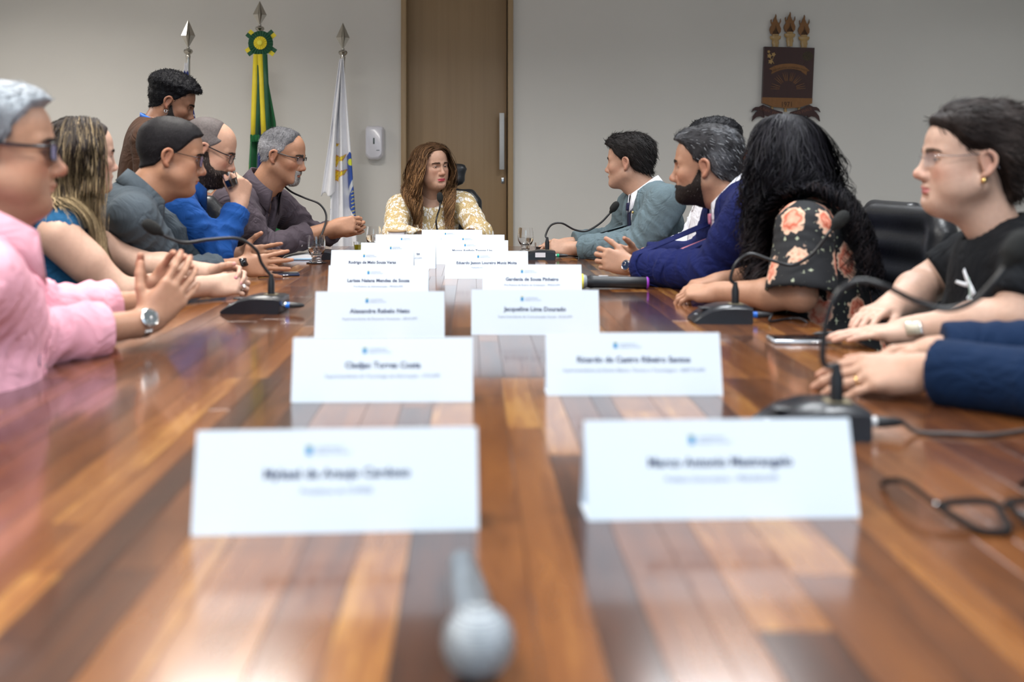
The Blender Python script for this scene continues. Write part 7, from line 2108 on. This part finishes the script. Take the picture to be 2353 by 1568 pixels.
# white university flag
root = flag_root(788, 'white flag with yellow flames and a blue shield on a chrome pole', 52, 121)
rx = root.location.x
zt = W(0, 136, FY).z; zb = W(0, 640, FY).z
fl = [[(771, 333), (772, 330), (782, 331), (776, 335), (771, 338)],
      [(770, 362), (774, 358), (784, 362), (795, 355), (788, 370), (778, 372), (774, 382), (768, 383)],
      [(768, 396), (773, 392), (784, 395), (797, 390), (790, 403), (780, 408), (777, 416), (771, 413), (769, 423), (766, 421)]]
def colw(s, t, x, z):
    px, py = topx(rx, x, z)
    C = np.tile(WHT, (len(s), 1))
    for p in fl:
        c = np.mean(np.array(p), 0)
        big = [((a - c[0]) * 1.12 + c[0], (b - c[1]) * 1.14 + c[1]) for a, b in p]
        C[inpoly(px, py, big)] = (0.55, 0.10, 0.03); C[inpoly(px, py, p)] = (0.82, 0.62, 0.03)
        stripe = inpoly(px, py, p) & (np.abs(((px * 0.75 + py) % 9) - 4) < 0.8); C[stripe] = (0.65, 0.30, 0.03)
    sh = [(797, 360), (806, 349), (812, 360), (819, 500), (803, 476), (799, 420)]
    ins = inpoly(px, py, sh)
    C[ins] = (0.01, 0.06, 0.33)
    C[ins & ((px - 808) ** 2 + (py - 373) ** 2 < 55)] = (0.62, 0.66, 0.03)
    C[ins & (np.abs((px - 800) * 2.4 - (450 - py)) < 9)] = (0.55, 0.58, 0.62)
    rays = ins & (py > 432) & (np.abs((py - 445 + (px - 812) * 0.5) % 9 - 4) < 1.0) & (px > 809); C[rays] = (0.62, 0.55, 0.08)
    lo = inpoly(px, py, [(761, 412), (766, 408), (764, 430), (759, 438)]); C[lo] = (0.01, 0.20, 0.09)
    C[inpoly(px, py, [(760, 437), (765, 430), (763, 448), (759, 446)])] = (0.42, 0.30, 0.10)
    C[inpoly(px, py, [(759, 446), (764, 449), (763, 462), (758, 458)])] = (0.25, 0.55, 0.70)
    C[inpoly(px, py, [(757, 474), (763, 480), (762, 492), (757, 488)])] = (0.02, 0.10, 0.35)
    return C
lx = interp([(0, -0.012), (0.1, -0.03), (0.25, -0.055), (0.45, -0.065), (0.7, -0.075), (1, -0.10)])
rxr = interp([(0, 0.006), (0.15, 0.025), (0.4, 0.055), (0.7, 0.088), (1, 0.12)])
drape(root, 'flag_cloth', lx, rxr, zt, zb, colw, folds=2.3, depth=0.05, nu=150, nz=260, phase=0.6)
def colplain(s, t, x, z): return np.tile(WHT, (len(s), 1))
drape(root, 'flag_fold', interp([(0, -0.015), (0.35, -0.055), (0.55, -0.075), (1, -0.137)]), interp([(0, 0.0), (0.5, -0.035), (1, -0.045)]), zt - 0.01, W(0, 447, FY).z, colplain, folds=1.2, depth=0.03, nu=40, nz=90, phase=2.0, yoff=-0.05)
MB().tube([(0, -0.014, zt + 0.03), (0.0, -0.02, zt + 0.01), (-0.002, -0.012, zt - 0.005)], 0.003, 8).build('clip', M_SILVER, root)

# blue state flag, mostly behind the standing man
root = flag_root(432.5, 'blue flag on a chrome pole behind the standing man', 45, 118)
rx = root.location.x
zt = W(0, 146, FY).z; zb = W(0, 640, FY).z
def colb(s, t, x, z):
    px, py = topx(rx, x, z)
    C = np.tile(np.array([0.006, 0.025, 0.23]), (len(s), 1))
    C[(py < 166)] = WHT
    C[(px > 446) & (py > 265) & (np.abs((py - 270 - (450 - px) * 1.2) % 13 - 6) < 2.2) & (py < 300)] = WHT
    C[(py > 380) & (px < 452)] = GREEN; C[(py > 380) & (px >= 452) & (px < 462)] = YEL
    return C
drape(root, 'flag_cloth', interp([(0, -0.012), (0.2, -0.03), (1, -0.10)]), interp([(0, 0.005), (0.1, 0.014), (0.3, 0.062), (1, 0.13)]), zt, zb, colb, folds=2.6, depth=0.045)

# ================================================================== carved emblem on the back wall
EM_P = W(1650 + 830 * 0.19133, 900 * 0.19133, Y1)
em = empty('wall_emblem', (EM_P.x, Y1, EM_P.z)); tag(em, 'carved wooden university crest with three torches on the back wall', 'emblem')
kz = 0.19133 * Y1 / F_PX
def e2(x, y): return ((x - 830) * kz, (900 - y) * kz)
def ep(pts): return [e2(*p) for p in pts]
M_MAH = wood_mat('mahogany', [(0.0, (0.022, 0.006, 0.006)), (0.5, (0.040, 0.011, 0.010)), (1.0, (0.06, 0.018, 0.014))], scale=(60, 60, 4), rough=0.35, coat=0.2, rnd=False)
M_CED = wood_mat('cedar_orange', [(0.0, (0.14, 0.055, 0.014)), (0.5, (0.22, 0.09, 0.022)), (1.0, (0.30, 0.13, 0.035))], scale=(40, 40, 20), rough=0.35, coat=0.2, rnd=False)
M_PINE = wood_mat('pale_pine', [(0.0, (0.30, 0.17, 0.05)), (0.5, (0.42, 0.26, 0.09)), (1.0, (0.55, 0.36, 0.14))], scale=(40, 40, 8), rough=0.3, coat=0.4, rnd=False)
MB().prism(ep([(542, 567), (1140, 582), (1112, 1188), (517, 1175)]), -0.004, -0.034).build('shield_board', M_MAH, em, smooth=False)
MB().prism(ep([(517, 1174), (1112, 1187), (1108, 1248), (960, 1296), (830, 1305), (650, 1290), (515, 1240)]), -0.004, -0.038).build('date_band', M_CED, em, smooth=False)
Vt, Ft = text_mesh('1971', 68 * kz * 1.25, 0.0, spacing=1.0)
tx, tz_ = e2(805, 1262); MB().add([(v[0] * 0.85 + tx, -0.039, v[1] + tz_) for v in Vt], Ft).build('carved_date', mat('burnt_line', (0.03, 0.012, 0.005), 0.6, noise=(40, .1)), em, smooth=False)
# arched motto ribbon
def arc(x0, y0, x1, y1, sag, n=14): return [(x0 + (x1 - x0) * k / n, y0 + (y1 - y0) * k / n - sag * (1 - (2 * k / n - 1) ** 2)) for k in range(n + 1)]
MB().prism(ep(arc(655, 800, 1020, 806, 32) + arc(1000, 868, 690, 862, 30)), -0.03, -0.040).build('motto_ribbon', M_CED, em, smooth=False)
for poly in ([(592, 835), (660, 795), (690, 862), (620, 897), (628, 850)], [(1078, 857), (1018, 805), (978, 866), (1042, 910), (1045, 865)]):
    MB().prism(ep(poly), -0.03, -0.037).build('ribbon_end', M_CED, em, smooth=False)
Vt, Ft = text_mesh('UNIVERSITAS HOMINEM FACIT', 26 * kz * 1.2, 0.0)
def bend(v):
    bx = v[0] / kz; return e2(838 + bx, 822 - v[1] / kz + 30 * ((bx) / 180) ** 2 - 2)
MB().add([(bend(v)[0], -0.0405, bend(v)[1]) for v in Vt], Ft).build('carved_motto', MATS['burnt_line'], em, smooth=False)
M_BRASS = mat('brass_inlay', (0.40, 0.20, 0.09), 0.35, 0.6, noise=(30, .1))
cx, cy = 822, 1078
for k, adeg in enumerate([178, 170, 161, 141, 133, 125, 108, 101, 94, 80, 73, 66, 53, 46, 38, 20, 11, 3]):
    a = math.radians(adeg); r0, r1 = 102, 208
    p0 = e2(cx + r0 * math.cos(a), cy - r0 * math.sin(a)); p1 = e2(cx + r1 * math.cos(a), cy - r1 * math.sin(a))
    MB().tube([(p0[0], -0.035, p0[1]), (p1[0], -0.035, p1[1])], [0.0019, 0.0009], 8).build('sun_ray', M_BRASS, em)
# flower sprig
for (x, y, r) in ((590, 628, 16), (598, 680, 24), (648, 662, 22), (612, 748, 26)):
    c = e2(x, y); n = 10
    MB().prism([(c[0] + r * kz * (1 + 0.25 * math.cos(5 * q * 2 * math.pi / n)) * math.cos(q * 2 * math.pi / n), c[1] + r * kz * (1 + 0.25 * math.cos(5 * q * 2 * math.pi / n)) * math.sin(q * 2 * math.pi / n)) for q in range(n)], -0.032, -0.038).build('carved_flower', M_PINE, em, smooth=False)
for pl in ([(592, 640), (610, 700), (652, 772)], [(650, 675), (636, 720), (620, 742)]):
    MB().tube([(e2(*p)[0], -0.036, e2(*p)[1]) for p in pl], 0.002, 8).build('carved_stem', M_PINE, em)
M_DARKT = mat('dark_tree_inlay', (0.045, 0.028, 0.010), 0.5, noise=(120, .5))
c = e2(1058, 680); MB().prism([(c[0] + 62 * kz * math.cos(q * .35) * (1 + .08 * math.sin(q * 3)), c[1] + 58 * kz * math.sin(q * .35)) for q in range(18)], -0.032, -0.0355).build('carved_tree', M_DARKT, em, smooth=False)
MB().tube([(e2(1030, 735)[0], -0.035, e2(1030, 735)[1]), (e2(1005, 782)[0], -0.035, e2(1005, 782)[1])], 0.0012, 6).build('carved_trunk', M_DARKT, em)
# three torches
flame = [(0, 0), (38, -4), (62, 26), (66, 66), (52, 100), (50, 118), (66, 150), (62, 188), (54, 150), (38, 130), (24, 150), (10, 190), (12, 218), (4, 242), (-2, 215), (-22, 178), (-30, 150), (-46, 140), (-48, 180), (-56, 172), (-54, 140), (-46, 112), (-66, 80), (-72, 50), (-58, 10), (-34, -6)]
for (fx, fy, s) in ((680, 415, 1.0), (852, 388, 1.0), (1022, 424, 1.0)):
    c = e2(fx, fy)
    MB().prism([(c[0] + a * kz * s, c[1] + b * kz * s) for a, b in flame], -0.008, -0.022).build('torch_flame', M_CED, em, smooth=False)
    for q, (a0, a1) in enumerate(((-34, 42), (-14, 66), (4, 104), (22, 70), (38, 36))):
        MB().tube([(c[0] + a0 * .9 * kz, -0.0225, c[1] + 2 * kz), (c[0] + a0 * .7 * kz, -0.0235, c[1] + a1 * .6 * kz), (c[0] + a0 * .6 * kz, -0.0225, c[1] + a1 * kz)], [0.0028, 0.0022, 0.0006], 8).build('flame_groove', MATS['burnt_line'], em)
    M = Matrix.Translation((c[0], -0.016, c[1]))
    pr = [(40, 0), (42, -18), (66, -22), (68, -40), (60, -58), (42, -70), (40, -84), (44, -100), (44, -112), (38, -125), (34, -165), (32, -175)]
    MB().lathe([(a * kz * s * (1 if a < 60 else 1), b * kz * s) for a, b in pr], 24, M @ Matrix.Scale(0.42, 4, (0, 1, 0))).build('torch_cup', M_PINE, em)
for x in (640, 800, 965):
    p0 = e2(x, 1275); p1 = e2(x, 1345)
    MB().tube([(p0[0], -0.015, p0[1]), (p1[0], -0.015, p1[1])], [0.008, 0.011], 12).build('torch_foot', M_PINE, em)
for sx in (-1, 1):
    def mx_(p): return (830 + (p[0] - 805) * 1.0 * (1 if sx < 0 else -1) + (-25 if sx < 0 else -25), p[1])
    leaf = [(525, 1262), (560, 1275), (545, 1420), (500, 1400), (450, 1410), (398, 1460), (408, 1400), (440, 1355), (470, 1330), (430, 1325), (392, 1350), (410, 1310), (440, 1288), (480, 1285)]
    MB().prism(ep([mx_(p) for p in leaf]), -0.006, -0.022).build('ribbon_tail', M_MAH, em, smooth=False)
    inner = [(527, 1262), (640, 1315), (760, 1350), (760, 1440), (640, 1425), (535, 1385)]
    MB().prism(ep([mx_(p) for p in inner]), -0.018, -0.032).build('lower_ribbon', M_MAH, em, smooth=False)
for sx, txt, px_, rot in ((-1, 'UNIV. FED.', 610, -0.33), (1, 'DO PIAUÍ', 1000, 0.33)):
    Vt, Ft = text_mesh(txt, 44 * kz * 1.2, 0.0); c = e2(px_, 1345)
    MB().add([(c[0] + v[0] * math.cos(rot) - v[1] * math.sin(rot), -0.0325, c[1] + v[0] * math.sin(rot) + v[1] * math.cos(rot)) for v in Vt], Ft).build('carved_letters', mat('letter_brown', (0.16, 0.06, 0.035), 0.5, noise=(40, .1)), em, smooth=False)
